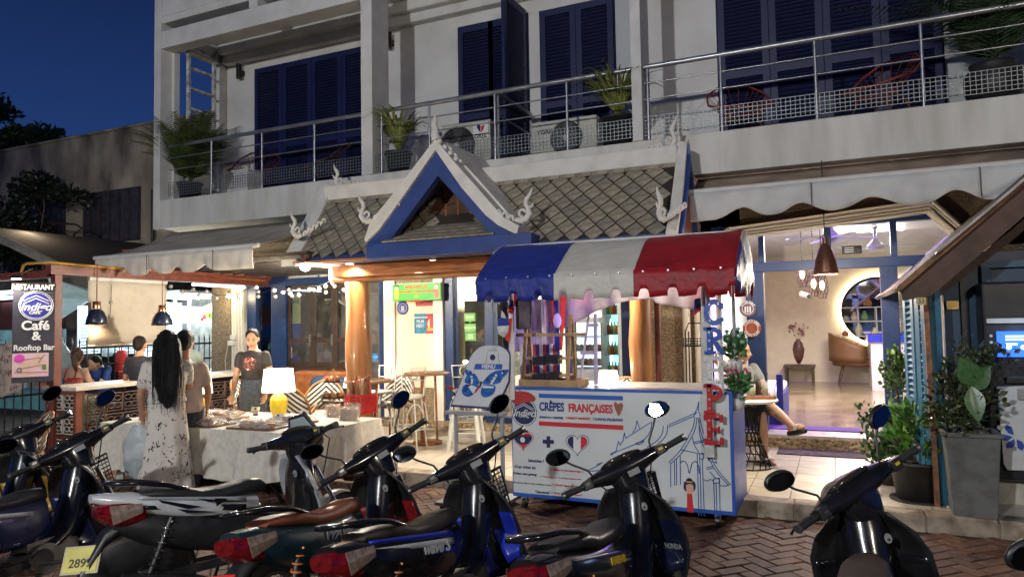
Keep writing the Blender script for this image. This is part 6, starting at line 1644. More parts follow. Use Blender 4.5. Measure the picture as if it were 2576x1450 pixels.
for i,(x,y,t) in enumerate(((-6.45,5.78,'price card directly below the hands of the seller'),(-6.2,5.98,'taller price card right of the seller'),(-6.0,6.15,'price card on a stick left of the yellow lamp'),(-5.3,5.75,'white price card just right of the yellow lamp base'),(-5.22,6.05,'orange edged price card right of the yellow lamp'),(-6.85,6.0,'price card near the second yellow lamp'))): lab(x,y,R(-12+9*i % 20),t)
o=MB().grid(lambda u,v: (-7.0+.3*u,6.02+.22*v,TT+.01+.07*math.sin(PI*u)*math.sin(PI*v)+.012*mnoise.noise(V((u*7,v*7,0)))),12,10).build('paper_bag',M_card,None);tag(o,'crumpled white paper bag lying among the trays','paper')
M_shade=mat('lamp_shade_lit',(.8,.76,.66),.8,var=0,emit=(1,.86,.62),es=1.5)
def tablelamp(label,loc,k=1.0,body=None,power=28,sh=(.15,.175,.24),bh=.26,name='table_lamp'):
    q=thing(name,label,'lamp',loc);m=body or mat('yellow_ceramic',(.72,.52,.02),.3,var=.05,coat=.3)
    L_=V(loc)
    if body is None:
        pr_=[(0,0),(.062,0),(.07,.02),(.086,.08),(.092,.13),(.088,.18),(.07,.215),(.035,.24),(.03,bh)]
        b=MB();n=20;vs=[]
        prof2=[]
        for j in range(26):
            z=bh*j/25
            for (r0,z0),(r1,z1) in zip(pr_[1:],pr_[2:]):
                if z0 <= z <= z1: r_=r0+(r1-r0)*(z-z0)/max(1e-6,z1-z0);break
            prof2.append((r_,z))
        for j,(r_,z) in enumerate(prof2):
            for i in range(n*2):
                t=2*PI*i/(n*2);sc_=1+.035*(1 if .04 < z < .2 else 0)*math.cos(t*10+(PI if int(z/.035) % 2 else 0))*math.sin(PI*((z/.035) % 1))
                vs.append(L_+V((math.cos(t)*r_*sc_,math.sin(t)*r_*sc_,z))*k)
        N2=n*2;b.add(vs,[(j*N2+i,j*N2+(i+1) % N2,(j+1)*N2+(i+1) % N2,(j+1)*N2+i) for j in range(25) for i in range(N2)],0,True);b.build('lamp_base',m,q)
    else: MB().lathe([(0,0),(.09*k,0),(.075*k,bh*.5*k),(.03*k,bh*.8*k),(.012*k,bh*k)],L_,20).build('lamp_base',m,q)
    MB().lathe([(sh[1]*k,bh*k),(sh[0]*k,(bh+sh[2])*k),(sh[0]*k-.004,(bh+sh[2])*k),(sh[1]*k-.004,bh*k)],L_,30).build('lamp_shade',M_shade,q)
    MB().ell(L_+V((0,0,(bh+.1)*k)),.035*k,10,8).build('bulb',emis('lamp_bulb',(1,.85,.6),18),q)
    MB().cyl(L_+V((0,0,bh*k*.95)),L_+V((0,0,(bh+.07)*k)),.012*k,n=8).build('socket',M_card,q)
    light('lamp_light','POINT',L_+V((0,0,(bh+sh[2]+.02)*k)),power,(1,.8,.52),.05)
    light('lamp_light','POINT',L_+V((0,0,(bh-.0)*k)),power*.4,(1,.8,.52),.04)
    return q
tablelamp('yellow faceted ceramic table lamp with lit white shade in the middle of the bread table',tuple(atZ(701,1046,TT)),1.06,power=26)
tablelamp('second yellow lamp with lit shade half hidden behind the woman in the patterned dress',tuple(atZ(494,1046,TT)),1.0,power=14)
tablelamp('small lit table lamp with cone base behind the long haired woman on the right',(-7.6,7.9,TZ+.62),.62,M_pot_w,6,(.14,.19,.22),.24)
tablelamp('small lit lamp with cone base beside the log column',(-6.15,8.1,TZ+.6),.6,M_pot_w,7,(.14,.19,.22),.24)
lp_=atY(1531,968,7.7)
tablelamp('white table lamp with lit shade seen through the crepe stall',(lp_.x,7.7,lp_.z-.2*.62),.62,M_pot_w,9,(.16,.2,.26),.2)
q=tablelamp('lit white lamp at the left picture edge on the corner table',(-9.62,4.7,.75),.8,M_pot_w,10,(.17,.2,.24),.26)
for i,(x,y,z,r_,t) in enumerate(((-7.6,7.9,TZ+.62,.33,'low dark side table carrying a lamp behind the seller'),(-6.15,8.0,TZ+.6,.36,'round dark side table carrying the lamp beside the log column'),(lp_.x,7.7,lp_.z-.2*.62,.34,'dark table carrying the lamp behind the crepe stall'),(-9.62,4.7,.75,.42,'round table at the left picture edge under the white lamp'))):
    q=thing('side_table',t,'table',(x,y,z));MB().lathe([(0,z-.03),(r_,z-.03),(r_,z-.002),(0,z-.002)],(x,y,0),24).build('table_top',[M_dwood,M_dwood,M_dwood,M_pot_w][i],q);MB().cyl((x,y,TZ if i < 3 else 0),(x,y,z-.03),.03,n=8).build('leg',M_black,q);MB().cyl((x,y,TZ if i < 3 else 0),(x,y,(TZ if i < 3 else 0)+.03),.2,n=16).build('base',M_black,q)
# dark wooden cabinet behind the seller
x0=atY(535,900,8.9).x;x1=atY(600,900,8.9).x
q=thing('dark_sideboard','dark wooden sideboard against the pebble dash pillar','cabinet',((x0+x1)/2,9,TZ));MB().bx((x0-.1,8.8,TZ),(x1+.1,9.3,.92)).build('cabinet_body',M_dwood,q,bevel=.005);MB().bx((x0-.14,8.76,.92),(x1+.14,9.34,.96)).build('cabinet_top',M_dwood,q)
for k in range(3): MB().cyl((x0+.1+.22*k,8.79,.6),(x0+.1+.22*k,8.77,.6),.03,n=10).build('handle',M_steel,q)
q=thing('socket_box','white socket box with dangling cables on the pebble pillar','socket box',atY(583,862,9.5));p=atY(583,862,9.6);MB().box(p,(.16,.06,.09)).build('box_cover',M_pot_w,q,bevel=.005);MB().box(p+V((.04,0,.1)),(.12,.05,.08)).build('box_cover',M_pot_w,q,bevel=.005)
MB().tube([p+V((-.05,-.04,-.04)),p+V((-.1,-.06,-.3)),p+V((-.05,-.08,-.6)),p+V((-.2,-.1,-.75))],.006,n=5).build('cable',M_pot_w,q)
# cake stand
cs=atZ(838,1022,TT)
q=thing('cake_stand','two tier metal cake stand with small cakes on the bread table','cake stand',cs)
MB().cyl(cs,cs+V((0,0,.42)),.006,n=8).build('stem',mat('brass2',(.45,.33,.12),.3,metal=.8,var=0),q)
for z,r_ in ((.1,.15),(.3,.11)): MB().lathe([(0,z),(r_,z+.005),(r_+.01,z+.02),(r_,z+.012),(0,z+.008)],cs,26).build('tier',M_black,q)
MB().tube([cs+V((math.cos(t)*.025,0,.44+math.sin(t)*.025)) for t in [2*PI*i/12 for i in range(12)]],.004,n=5,closed=True).build('ring_handle',MATS['brass2'],q)
k_=0
for z,r_,n in ((.115,.105,8),(.315,.065,5)):
    for i in range(n):
        t=2*PI*i/n;MB().lathe([(0,0),(.028,0),(.033,.03),(.025,.055),(0,.062)],cs+V((math.cos(t)*r_,math.sin(t)*r_,z)),10).build('small_cake',M_bread[i % 3],q)
# biscuit packs and the red bread basket
for i,(x,y,n,t) in enumerate(((atZ(842,1046,TT).x,atZ(842,1046,TT).y,2,'clear pack of stacked round biscuits nearest the cake stand'),(atZ(876,1054,TT).x,atZ(876,1054,TT).y,3,'clear pack of stacked round biscuits at the right front of the table'),(atZ(890,1040,TT).x,atZ(890,1040,TT).y,3,'clear pack of stacked biscuits leaning on the red basket'))):
    q=thing('biscuit_pack',t,'biscuits',(x,y,TT),group='clear packs of biscuits')
    for c in range(n):
        for j in range(6): MB().cyl((x-.07+.075*c,y,TT+.003+j*.019),(x-.07+.075*c,y,TT+.018+j*.019),.034,n=14).build('biscuit',M_bread[1],q)
    MB().box((x-.07+.075*(n-1)/2,y,TT+.065),(.075*n+.01,.085,.135)).build('wrapping',M_foil,q,bevel=.01)
rb=atZ(908,1038,TT);M_redp=mat('red_plastic',(.55,.015,.02),.4,var=.05)
q=thing('bread_basket','red plastic basket full of wrapped baguettes at the right end of the table','basket',rb)
MB().box(rb+V((0,0,.01)),(.26,.22,.02)).build('basket_floor',M_redp,q)
b=MB()
for s_,ax in ((-1,0),(1,0),(-1,1),(1,1)):
    for j in range(7):
        z=.02+j*.03
        if ax == 0: b.bar(rb+V((s_*.13,-.11,z)),rb+V((s_*.14,.11,z)),.008,.008)
        else: b.bar(rb+V((-.13,s_*.11,z)),rb+V((.13,s_*.115,z)),.008,.008)
    for j in range(9):
        u=-1+2*j/8
        if ax == 0: b.bar(rb+V((s_*.13,u*.11,0)),rb+V((s_*.14,u*.11,.21)),.009,.009)
        else: b.bar(rb+V((u*.13,s_*.11,0)),rb+V((u*.13,s_*.115,.21)),.009,.009)
b.build('basket_lattice',M_redp,q)
MB().tube([rb+V((math.cos(t)*.14*(1 if abs(math.cos(t)) > .7 else 1),math.sin(t)*.12,.21)) for t in [PI/4+PI/2*i for i in range(4)]],.012,n=6,closed=True).build('basket_rim',M_redp,q)
MB().tube([rb+V((-.14,0,.2)),rb+V((-.12,0,.34)),rb+V((0,0,.38)),rb+V((.12,0,.34)),rb+V((.14,0,.2))],.009,n=6).build('handle',M_redp,q)
rn=random.Random(8)
for k in range(12):
    x,y=rn.uniform(-.1,.1),rn.uniform(-.08,.08);a=V((x,y,.03));c=V((x*1.4+rn.uniform(-.03,.03),y*1.3,rn.uniform(.34,.45)))
    MB().tube([rb+a,rb+a.lerp(c,.3),rb+a.lerp(c,.7),rb+c],[.02,.03,.028,.012],n=8).build('baguette',M_bread[rn.choice((1,1,0))] if k % 3 else mat('pale_crust',(.5,.32,.15),.5,var=.3,scale=15),q)
# plastic stool with ladder shelf beside the entrance (black wire rack)
rk=atY(1760,900,8.6);
q=thing('wire_rack','black wire two tier rack standing on a blue stand by the drain pipe','rack',(rk.x,8.6,TZ))
for x in (-.14,.14):
    for y in (-.1,.1): MB().cyl((rk.x+x,8.6+y,TZ+.7),(rk.x+x,8.6+y,TZ+1.45),.008,n=6).build('post',M_black,q)
MB().tube([(rk.x-.14,8.5,TZ+1.45),(rk.x-.1,8.5,TZ+1.55),(rk.x+.1,8.5,TZ+1.55),(rk.x+.14,8.5,TZ+1.45)],.008,n=5).build('handle',M_black,q)
for z in (.75,1.28):
    b=MB();b.bx((rk.x-.16,8.48,TZ+z),(rk.x+.16,8.72,TZ+z+.01))
    for j in range(4): b.bar((rk.x-.16,8.48,TZ+z+.03*j),(rk.x+.16,8.48,TZ+z+.03*j),.008)
    for j in range(9): b.bar((rk.x-.16+.04*j,8.48,TZ+z),(rk.x-.16+.04*j,8.48,TZ+z+.1),.008)
    b.build('basket_tier',M_black,q)
MB().bx((rk.x-.2,8.42,TZ+.62),(rk.x+.2,8.78,TZ+.68)).build('stand_top',M_bframe,q)
for x in (-.17,.17):
    for y in (8.45,8.75): MB().bar((rk.x+x,y,TZ),(rk.x+x,y,TZ+.62),.04).build('leg',M_bframe,q)
# ------------------------------------------------------------------ crepe stall
SYF=6.05
st=thing('crepe_stall','crepe stall with white printed front and blue white red striped canopy','market stall',(-1.75,6.5,0))
M_vw=mat('vinyl_white',(.58,.62,.62),.35,var=.05,scale=3,bump=.05,bscale=6)
M_vb=mat('vinyl_blue',(.018,.035,.25),.52,var=.15,bump=.5,bscale=14,spec=.35)
M_vr=mat('vinyl_red',(.30,.010,.018),.52,var=.15,bump=.5,bscale=14,spec=.35)
M_tw=mat('tarp_white',(.56,.54,.48),.5,var=.05,bump=.6,bscale=14,spec=.4)
M_band=mat('border_blue',(.02,.09,.42),.4,var=.05)
pa,pb=atY(1285,972,SYF),atY(1852,1310,SYF)
sx0,sx1,sz0,sz1=pa.x,pb.x,.115,1.115
MB().bx((sx0,SYF+.004,sz0),(sx1,SYF+.03,sz1)).build('front_board',M_band,st,bevel=.004)
e0,e1=atY(1288,985,SYF).x,atY(1833,1000,SYF).x
MB().bx((sx0+.012,SYF-.001,sz0+.035),(e1,SYF+.004,sz1-.025)).build('front_print',M_vw,st)
MB().bx((sx1-.02,SYF+.03,sz0),(sx1,SYF+.8,sz1)).build('side_board',M_band,st);MB().bx((sx0,SYF+.03,sz0),(sx0+.02,SYF+.8,sz1)).build('side_board',M_vw,st)
MB().bx((sx0,SYF+.03,sz1-.04),(sx1,SYF+.8,sz1)).build('counter_top',M_steel,st)
MB().bx((sx0,SYF+.03,.14),(sx1,SYF+.8,.18)).build('floor_shelf',M_steel,st)
for x,y in ((sx0+.1,SYF+.06),(sx1-.15,SYF+.06),(sx0+.1,SYF+.74),(sx1-.15,SYF+.74)):
    w_=MB().cyl((x-.015,y,.05),(x+.015,y,.05),.05,n=18).build('wheel',M_dark,st);MB().bx((x-.022,y-.02,.05),(x+.022,y+.02,.12)).build('wheel_bracket',M_steel,w_)
# printed matter ------------------------------------------------------
def S5(zx,zy): return atY(1224+.2887*zx,934+.2887*zy,SYF)
Yp=SYF-.0035
pr_blue=mat('print_blue',(.012,.035,.20),.45,var=0);pr_navy=mat('print_navy',(.012,.02,.075),.45,var=0);pr_red=mat('print_red',(.52,.02,.035),.45,var=0)
pr_line=mat('print_line_blue',(.01,.08,.32),.45,var=0);pr_w=mat('print_white',(.66,.68,.68),.4,var=0);pr_bar=mat('print_bar_blue',(.02,.09,.42),.45,var=0)
def poly(zpts,m,name,y=Yp,t=.0012,parent=None):
    c=[S5(*p) for p in zpts];return MB().prism([(p.x,p.z) for p in c][::-1],(0,y,0),(1,0,0),(0,0,1),t).build(name,m,parent or st)
def stroke(zpts,m,w_=.006,name='print_stroke',y=Yp,closed=False):
    c=[S5(*p) for p in zpts];b=MB()
    if closed: c.append(c[0])
    for p,q_ in zip(c,c[1:]):
        d=(q_-p);
        if d.length < 1e-5: continue
        d.normalize();n_=V((-d.z,0,d.x))*w_/2;p=p-d*w_*.3;q_=q_+d*w_*.3
        b.add([(p.x+n_.x,y,p.z+n_.z),(p.x-n_.x,y,p.z-n_.z),(q_.x-n_.x,y,q_.z-n_.z),(q_.x+n_.x,y,q_.z+n_.z)],[(0,1,2,3)])
    return b.build(name,m,st)
def smooth(pts,k=5):
    out_=[]
    P=[pts[0]]+list(pts)+[pts[-1]]
    for i in range(1,len(P)-2):
        for j in range(k):
            t=j/k;a,b_,c,d=P[i-1],P[i],P[i+1],P[i+2]
            out_.append(tuple(.5*((2*b_[n])+(c[n]-a[n])*t+(2*a[n]-5*b_[n]+4*c[n]-d[n])*t*t+(3*b_[n]-a[n]-3*c[n]+d[n])*t**3) for n in (0,1)))
    out_.append(pts[-1]);return out_
poly([(457,190),(1189,212),(1189,250),(457,226)],pr_bar,'blue_bar');poly([(457,430),(1192,466),(1192,507),(457,468)],pr_red,'red_bar')
def ptext(s,zx0,zx1,zy0,zy1,m,off=.0,shear=0,name='lettering',hscale=1.):
    a,c=S5(zx0,zy0),S5(zx1,zy1);w_=c.x-a.x;h=(a.z-c.z)
    o=text(s,name,wallM(V(((a.x+c.x)/2,Yp-.001,(a.z+c.z)/2)),xa=(1,0,0)),h*1.35*hscale,m,st,ext=.0006,off=off,shear=shear)
    xs=[v.co.x for v in o.data.vertices]
    if xs:
        k_=w_/max(1e-6,(max(xs)-min(xs)));cx=(max(xs)+min(xs))/2;tx=(a.x+c.x)/2-st.location.x
        for v in o.data.vertices: v.co.x=tx+(v.co.x-cx)*k_
    return o
ptext('CRÊPES',460,678,268,350,pr_blue,.004,0,hscale=1.0);ptext('FRANÇAiSES',715,1102,280,366,pr_red,.004)
ptext('(FRENCH CREPES)',462,668,386,412,pr_blue,.0015);ptext('/ NiGHT MARKET',690,908,392,420,pr_red,.0015);ptext('/ LUANG-PRABANG',925,1188,400,434,pr_blue,.0015)
# cone
poly(smooth([(1108,275),(1125,262),(1148,280),(1170,268),(1190,285),(1182,330),(1153,385),(1120,320)]),mat('cone_brown',(.32,.10,.05),.5,var=0),'cone_print')
for k in range(4): stroke([(1118+6*k,300+18*k),(1180-8*k,292+18*k)],mat('cone_line',(.12,.03,.02),.5,var=0),.004,y=Yp-.0016)
# roundel with beret
cc=S5(329,352);rr_=abs(S5(440,352).x-cc.x)
for r_,m_,dy in ((rr_,pr_navy,0),(rr_*.95,pr_w,.0008),(rr_*.88,pr_navy,.0016)): MB().cyl((cc.x,Yp-dy,cc.z),(cc.x,Yp-dy-.0008,cc.z),r_,n=44).build('roundel',m_,st)
for dz in (0,.018): stroke_=MB().tube([V((cc.x-rr_*.76,Yp-.003,cc.z+rr_*.15+dz)),V((cc.x,Yp-.003,cc.z+rr_*.5+dz)),V((cc.x+rr_*.76,Yp-.003,cc.z+rr_*.1+dz))],.0035,n=4).build('roof_mark',pr_w,st)
text('Indigo','lettering',wallM((cc.x,Yp-.003,cc.z-.01)),rr_*.72,pr_w,st,ext=.0006,off=.0015,shear=.35);text('CAFE','lettering',wallM((cc.x-.01,Yp-.003,cc.z-.035)),rr_*.3,pr_w,st,ext=.0006,off=.0008)
poly(smooth([(222,215),(232,180),(290,168),(370,180),(420,215),(428,240),(410,258),(330,268),(265,285),(228,262),(222,215)]),mat('beret_red',(.42,.03,.025),.5,var=.1,scale=12),'beret_print',y=Yp-.003)
stroke([(300,172),(292,160),(284,158)],MATS['beret_red'],.006,y=Yp-.004)
# hearts and plus
def heart(cx,cy,s,n=40):
    out_=[]
    for i in range(n):
        t=2*PI*i/n;x=16*math.sin(t)**3;y=13*math.cos(t)-5*math.cos(2*t)-2*math.cos(3*t)-math.cos(4*t);out_.append((cx+x*s/16,cy-y*s/16))
    return out_
def clip(poly_,x0=None,x1=None,y0=None,y1=None):
    def cut(P,f):
        out_=[]
        for i in range(len(P)):
            a,b_=P[i-1],P[i];fa,fb=f(a),f(b_)
            if fa >= 0 and fb >= 0: out_.append(b_)
            elif fa >= 0 > fb or fb >= 0 > fa:
                t=fa/(fa-fb);m_=(a[0]+(b_[0]-a[0])*t,a[1]+(b_[1]-a[1])*t);out_.append(m_)
                if fb >= 0: out_.append(b_)
        return out_
    P=poly_
    if x0 is not None: P=cut(P,lambda p: p[0]-x0)
    if x1 is not None: P=cut(P,lambda p: x1-p[0])
    if y0 is not None: P=cut(P,lambda p: p[1]-y0)
    if y1 is not None: P=cut(P,lambda p: y1-p[1])
    return P
H1=heart(320,592,78);stroke(heart(320,592,90),pr_red,.005,closed=True)
poly(clip(H1,y1=560),pr_red,'heart_print');poly(clip(H1,y0=560,y1=628),pr_navy,'heart_print');poly(clip(H1,y0=628),pr_red,'heart_print')
c1=S5(316,592);MB().cyl((c1.x,Yp-.001,c1.z),(c1.x,Yp-.0022,c1.z),.024,n=24).build('white_disc',pr_w,st)
H2=heart(793,626,86);stroke(heart(793,626,100),pr_navy,.005,closed=True)
poly(clip(H2,x1=758),pr_navy,'heart_print');poly(clip(H2,x0=822),pr_red,'heart_print');poly(clip(H2,x0=758,x1=822),pr_w,'heart_print')
poly([(524,560),(556,560),(556,592),(588,594),(588,628),(556,627),(556,661),(524,660),(524,626),(491,624),(491,590),(524,592)],pr_navy,'plus_print')
for s_,x0,x1,y0,m_ in (('Sabaidee !',362,500,768,pr_navy),('Bonjour ?',600,716,782,pr_red),('Kop tchai lai',246,430,822,pr_navy),('/ Merci beaucoup !',560,845,852,pr_red),('Tchao seu gnang',232,440,880,pr_navy),('/ Comment t\'appelles-tu',470,830,916,pr_red),
                           ('Aanyou thao dai ? Home pai',232,560,966,pr_navy),('/ Quel âge as-tu ?',566,835,984,pr_red),('Tchao you sai ?',425,556,1040,pr_navy),('/ Où habites-tu ?',562,830,1056,pr_red)):
    ptext(s_,x0,x1,y0-10,y0+26,m_,.0012,.15)
lines=[[(1080,718),(1130,690),(1150,605),(1165,640),(1190,600),(1202,530),(1215,578),(1435,438)],[(1275,528),(1300,490),(1312,425),(1325,468),(1335,492)],[(1080,718),(1370,600)],[(1085,722),(1100,715)],
         [(870,865),(960,822),(1010,790)],[(870,865),(950,862),(1020,850)],[(960,808),(1012,788)],[(1590,480),(1800,390),(1832,352)],[(1590,462),(1815,362),(1835,320),(1850,262)],[(1850,262),(1846,330),(1862,385)],
         [(1605,790),(1606,1000)],[(1638,775),(1640,990)],[(1655,760),(1657,985)],[(1688,735),(1690,980)],[(1836,715),(1850,1250)],[(1858,715),(1872,1252)],[(1880,760),(1898,1254)],[(1850,712),(1890,714),(1890,760),(1856,757)],
         [(1980,965),(1990,1262)],[(2000,965),(2010,1264)],[(2030,930),(2036,1266)],[(1978,932),(2030,928),(2028,968),(1978,968),(1978,932)],[(1808,612),(1888,598)],[(1812,625),(1892,610)],[(1915,835),(1968,822)],[(1920,850),(1975,838)],[(1945,870),(2000,930),(2025,925)],
         [(1700,680),(1850,712),(1925,708)],[(1925,735),(1935,770),(2005,795)],[(1895,940),(1925,950),(1950,935),(1978,950)],[(975,1130),(976,1160)]]
curves=[[(1440,440),(1425,520),(1372,590),(1298,625)],[(1540,470),(1530,540),(1480,605),(1400,655)],[(1580,465),(1565,550),(1500,625),(1420,672)],[(1298,625),(1330,632),(1372,608)],
          [(1815,392),(1800,480),(1750,585),(1680,695),(1590,788)],[(1834,400),(1818,500),(1765,605),(1695,715),(1605,800)],[(1842,400),(1872,540),(1932,690),(2012,850),(2122,978)],[(1856,395),(1890,530),(1950,680),(2005,790)],[(1852,420),(1860,560),(1915,700),(1990,850),(2105,985)],[(1795,570),(1812,640),(1850,700)],
          [(1690,792),(1720,776),(1750,812),(1768,882),(1790,802),(1822,780),(1848,822),(1854,886)],[(2122,978),(2090,992),(2030,990)]]
for l in lines: stroke(l,pr_line,.0075,'temple_line')
for l in curves: stroke(smooth(l),pr_line,.0075,'temple_line')
# plain painted child in red dress
poly(smooth([(1720,960),(1765,940),(1815,960),(1822,1010),(1800,1040),(1740,1040),(1718,1010),(1720,960)]),pr_navy,'girl_hair');poly(smooth([(1740,985),(1770,975),(1802,992),(1800,1045),(1772,1062),(1745,1045),(1740,985)]),mat('girl_skin',(.62,.34,.25),.5,var=0),'girl_face',y=Yp-.0014)
poly([(1748,1060),(1790,1060),(1808,1225),(1748,1222)],pr_red,'girl_dress');poly(smooth([(1742,935),(1765,922),(1790,935),(1790,955),(1745,952),(1742,935)]),pr_navy,'girl_bun');stroke([(1742,955),(1792,960)],mat('gold_band',(.6,.35,.05),.5,var=0),.01,y=Yp-.002)
# canopy --------------------------------------------------------------
cx0,cx1=-2.95,-.70
prof=[(5.74,2.115),(5.9,2.235),(6.08,2.36),(6.22,2.435),(6.38,2.475),(6.55,2.46),(6.78,2.36),(6.91,2.22),(6.95,2.08)]
prof=smooth([(a,c) for a,c in prof],3)
seg=[cx0,cx0+(cx1-cx0)*.333,cx0+(cx1-cx0)*.645,cx1]
for k,m_ in enumerate((M_vb,M_tw,M_vr)):
    xa_,xb_=seg[k],seg[k+1]
    def f(u,v):
        i=v*(len(prof)-1);j=min(int(i),len(prof)-2);t=i-j;y=prof[j][0]+(prof[j+1][0]-prof[j][0])*t;z=prof[j][1]+(prof[j+1][1]-prof[j][1])*t
        x=xa_+(xb_-xa_)*u;gx=(x-cx0)/(cx1-cx0)
        z += -.018*math.sin(PI*gx)*math.sin(PI*v) +.006*mnoise.noise(V((x*5,v*6,1))) +.004*mnoise.noise(V((x*22,v*16,3)))
        return (x,y,z)
    MB().grid(f,24,24).build('canopy_sheet',m_,st,solid=.006)
def cutout(x,cuts,zb,dep,hw):
    z=zb+.005*math.sin((x-cx0)*23)
    for c in cuts:
        d=abs(x-c)
        if d < hw: z=max(z,zb+dep*(1-(d/hw)**4)**.5)
    return z
cuts=[cx0+(cx1-cx0)*(i+.55)/9.6 for i in range(10)]
def valance(y,side,cuts,x0,x1,zt,zb,mats_,nm='valance'):
    n=420;vsets=[]
    for k,m_ in enumerate(mats_):
        xa_,xb_=x0+(x1-x0)*(0,.333,.645)[k],x0+(x1-x0)*(.333,.645,1)[k];vs=[];fs=[];nn=140
        for i in range(nn+1):
            x=xa_+(xb_-xa_)*i/nn;zc=cutout(x,cuts,zb,.07,.043)
            for j in range(5):
                t=j/4;vs.append((x,y-side*(.004*math.sin(x*11)+.008*t+.004*mnoise.noise(V((x*14,t*3,0)))),zt+(zc-zt)*t))
        for i in range(nn):
            for j in range(4): a=i*5+j;fs.append((a,a+1,a+6,a+5))
        MB().add(vs,fs,0,True).build(nm,m_,st,solid=.004)
valance(5.73,1,cuts,cx0,cx1,2.125,1.90,(M_vb,M_tw,M_vr));valance(6.96,-1,cuts,cx0,cx1,2.09,1.92,(M_vb,M_tw,M_vr))
for i in range(11): p=V((cx0+.1+(cx1-cx0-.2)*i/10,5.722,2.11));MB().cyl(p,p-V((0,.012,0)),.008,n=8).build('eyelet',M_steel,st)
# end caps
for xe,sg in ((cx1,1),(cx0,-1)):
    cols=((5.73,6.1,M_vb),(6.1,6.55,M_tw),(6.55,6.96,M_vr))
    for (ya,yb_,m_) in cols:
        vs=[];fs=[];nn=16
        for i in range(nn+1):
            y=ya+(yb_-ya)*i/nn;zt=2.1
            for (a,c),(a2,c2) in zip(prof,prof[1:]):
                if a <= y <= a2: zt=c+(c2-c)*(y-a)/max(1e-6,a2-a)
            zb=1.90+.05*abs(math.sin(y*9))+.03*math.sin(y*31)
            for j in range(9): t=j/8;vs.append((xe+sg*(.012+.045*math.sin(PI*t*.9)*math.sin(PI*(y-5.7)/1.3)+.03*mnoise.noise(V((y*9,t*3,2)))*t),y,zt+(zb-zt)*t))
        for i in range(nn):
            for j in range(8): a=i*9+j;fs.append((a,a+1,a+10,a+9))
        MB().add(vs,fs,0,True).build('end_cap',m_,st,solid=.004)
# posts and frame
for x,y in ((sx0+.03,SYF-.02),(sx1-.2,SYF-.03),(sx0+.03,SYF+.78),(sx1-.2,SYF+.78)): MB().cyl((x,y,1.0),(x,y,2.2),.022,n=10).build('post',M_whitem,st)
MB().cyl((atY(1868-20,800,SYF+.2).x,SYF+.15,1.05),(atY(1868-20,800,SYF+.2).x,SYF+.15,2.1),.014,n=8).build('post',M_steel,st)
for y in (5.78,6.9): MB().cyl((cx0+.02,y,2.09),(cx1-.02,y,2.09),.014,n=8).build('canopy_rail',M_whitem,st)
MB().cyl((cx0+.02,6.33,2.46),(cx1-.02,6.33,2.46),.012,n=8).build('canopy_rail',M_whitem,st)
# gathered inner cloth hanging at the back under the canopy
def drape(x0,x1,y,zt,f,m_,nm):
    MB().grid(lambda u,v: (x0+(x1-x0)*u,y+.03*math.sin(u*40)*v+.02*mnoise.noise(V((u*12,v*2,5))),zt+(f(u)-zt)*v+.0),60,8).build(nm,m_,st,solid=.003)
M_inner=mat('inner_cloth',(.55,.50,.50),.75,var=.12,bump=.4,bscale=10)
xi0,xi1=atY(1400,800,6.86).x,atY(1775,800,6.86).x
drape(xi0,xi1,6.86,2.06,lambda u: 1.62+.30*math.sin(PI*min(1,u*1.05)*.78)**1.2 if u < .68 else 1.88-.1*(u-.68)/.32,M_inner,'inner_drape')
# lilac side cloth and striped panels at the back left
drape(atY(1352,800,6.9).x-.35,atY(1400,800,6.9).x,6.93,1.95,lambda u: 1.4,mat('lilac_cloth',(.45,.36,.62),.8),'lilac_cloth')
x0=atY(1308,900,6.8).x;x1=atY(1408,900,6.8).x
for k in range(12):
    a=x0+(x1-x0)*k/12;b_=x0+(x1-x0)*(k+1)/12;c_=[(.5,.5,.55),(.35,.02,.05),(.03,.05,.2)][k % 3]
    MB().bx((a,6.8,1.12),(b_,6.81,1.47)).build('striped_panel',mat('stripe_%d' % (k % 3),c_,.6,var=.05),st);MB().cyl(((a+b_)/2,6.8,1.47),((a+b_)/2,6.812,1.47),(b_-a)/2,n=14).build('striped_panel',MATS['stripe_%d' % (k % 3)],st)
light('stall_led','POINT',(-2.45,6.55,1.75),1.6,(.42,.25,1),.1);light('stall_led','POINT',(-2.35,6.85,1.95),.2,(1,.05,.12),.08);light('stall_led','POINT',(-1.1,6.8,1.95),.25,(1,.05,.2),.08)
light('stall_bulb','POINT',(-1.65,6.35,2.25),14,(1,.86,.8),.06)
q=thing('stall_lamp','small bare bulb under the striped canopy of the stall','bulb',(-1.65,6.35,2.3));MB().ell((-1.65,6.35,2.33),.03,10,8).build('bulb',emis('stall_bulb_glow',(1,.9,.8),10),q);MB().cyl((-1.65,6.35,2.35),(-1.65,6.35,2.45),.012,n=8).build('cord',M_black,q)
# wooden ladder shelves
def ladder_shelf(px0,px1,Y,z0,ztop,label,rails):
    a,c=atY(px0,900,Y).x,atY(px1,900,Y).x
    q=thing('display_shelf',label,'shelf',((a+c)/2,Y,z0),group='wooden display frames on the stall counter')
    lw2=mat('pine_wood',(.38,.24,.12),.6,var=.2,scale=8)
    for x in (a,c):
        MB().bar((x,Y-.07,z0),(x+.015,Y+.02,ztop),.03,.02).build('side_rail',lw2,q);MB().bar((x,Y+.15,z0),(x+.015,Y+.04,ztop),.03,.02).build('side_rail',lw2,q)
    for z in rails: MB().bx((a,Y-.06,z),(c,Y+.14,z+.018)).build('shelf_board',lw2,q)
ladder_shelf(1322,1432,6.3,1.12,1.78,'pine ladder shelf carrying black wicker baskets on the stall counter',(1.2,1.36))
x0,x1=atY(1300,840,6.25).x,atY(1475,830,6.25).x
MB().bx((x0,6.23,atY(1400,845,6.25).z),(x1,6.26,atY(1400,837,6.25).z)).build('cross_bar',mat('pine_wood',(.38,.24,.12),.6),st)
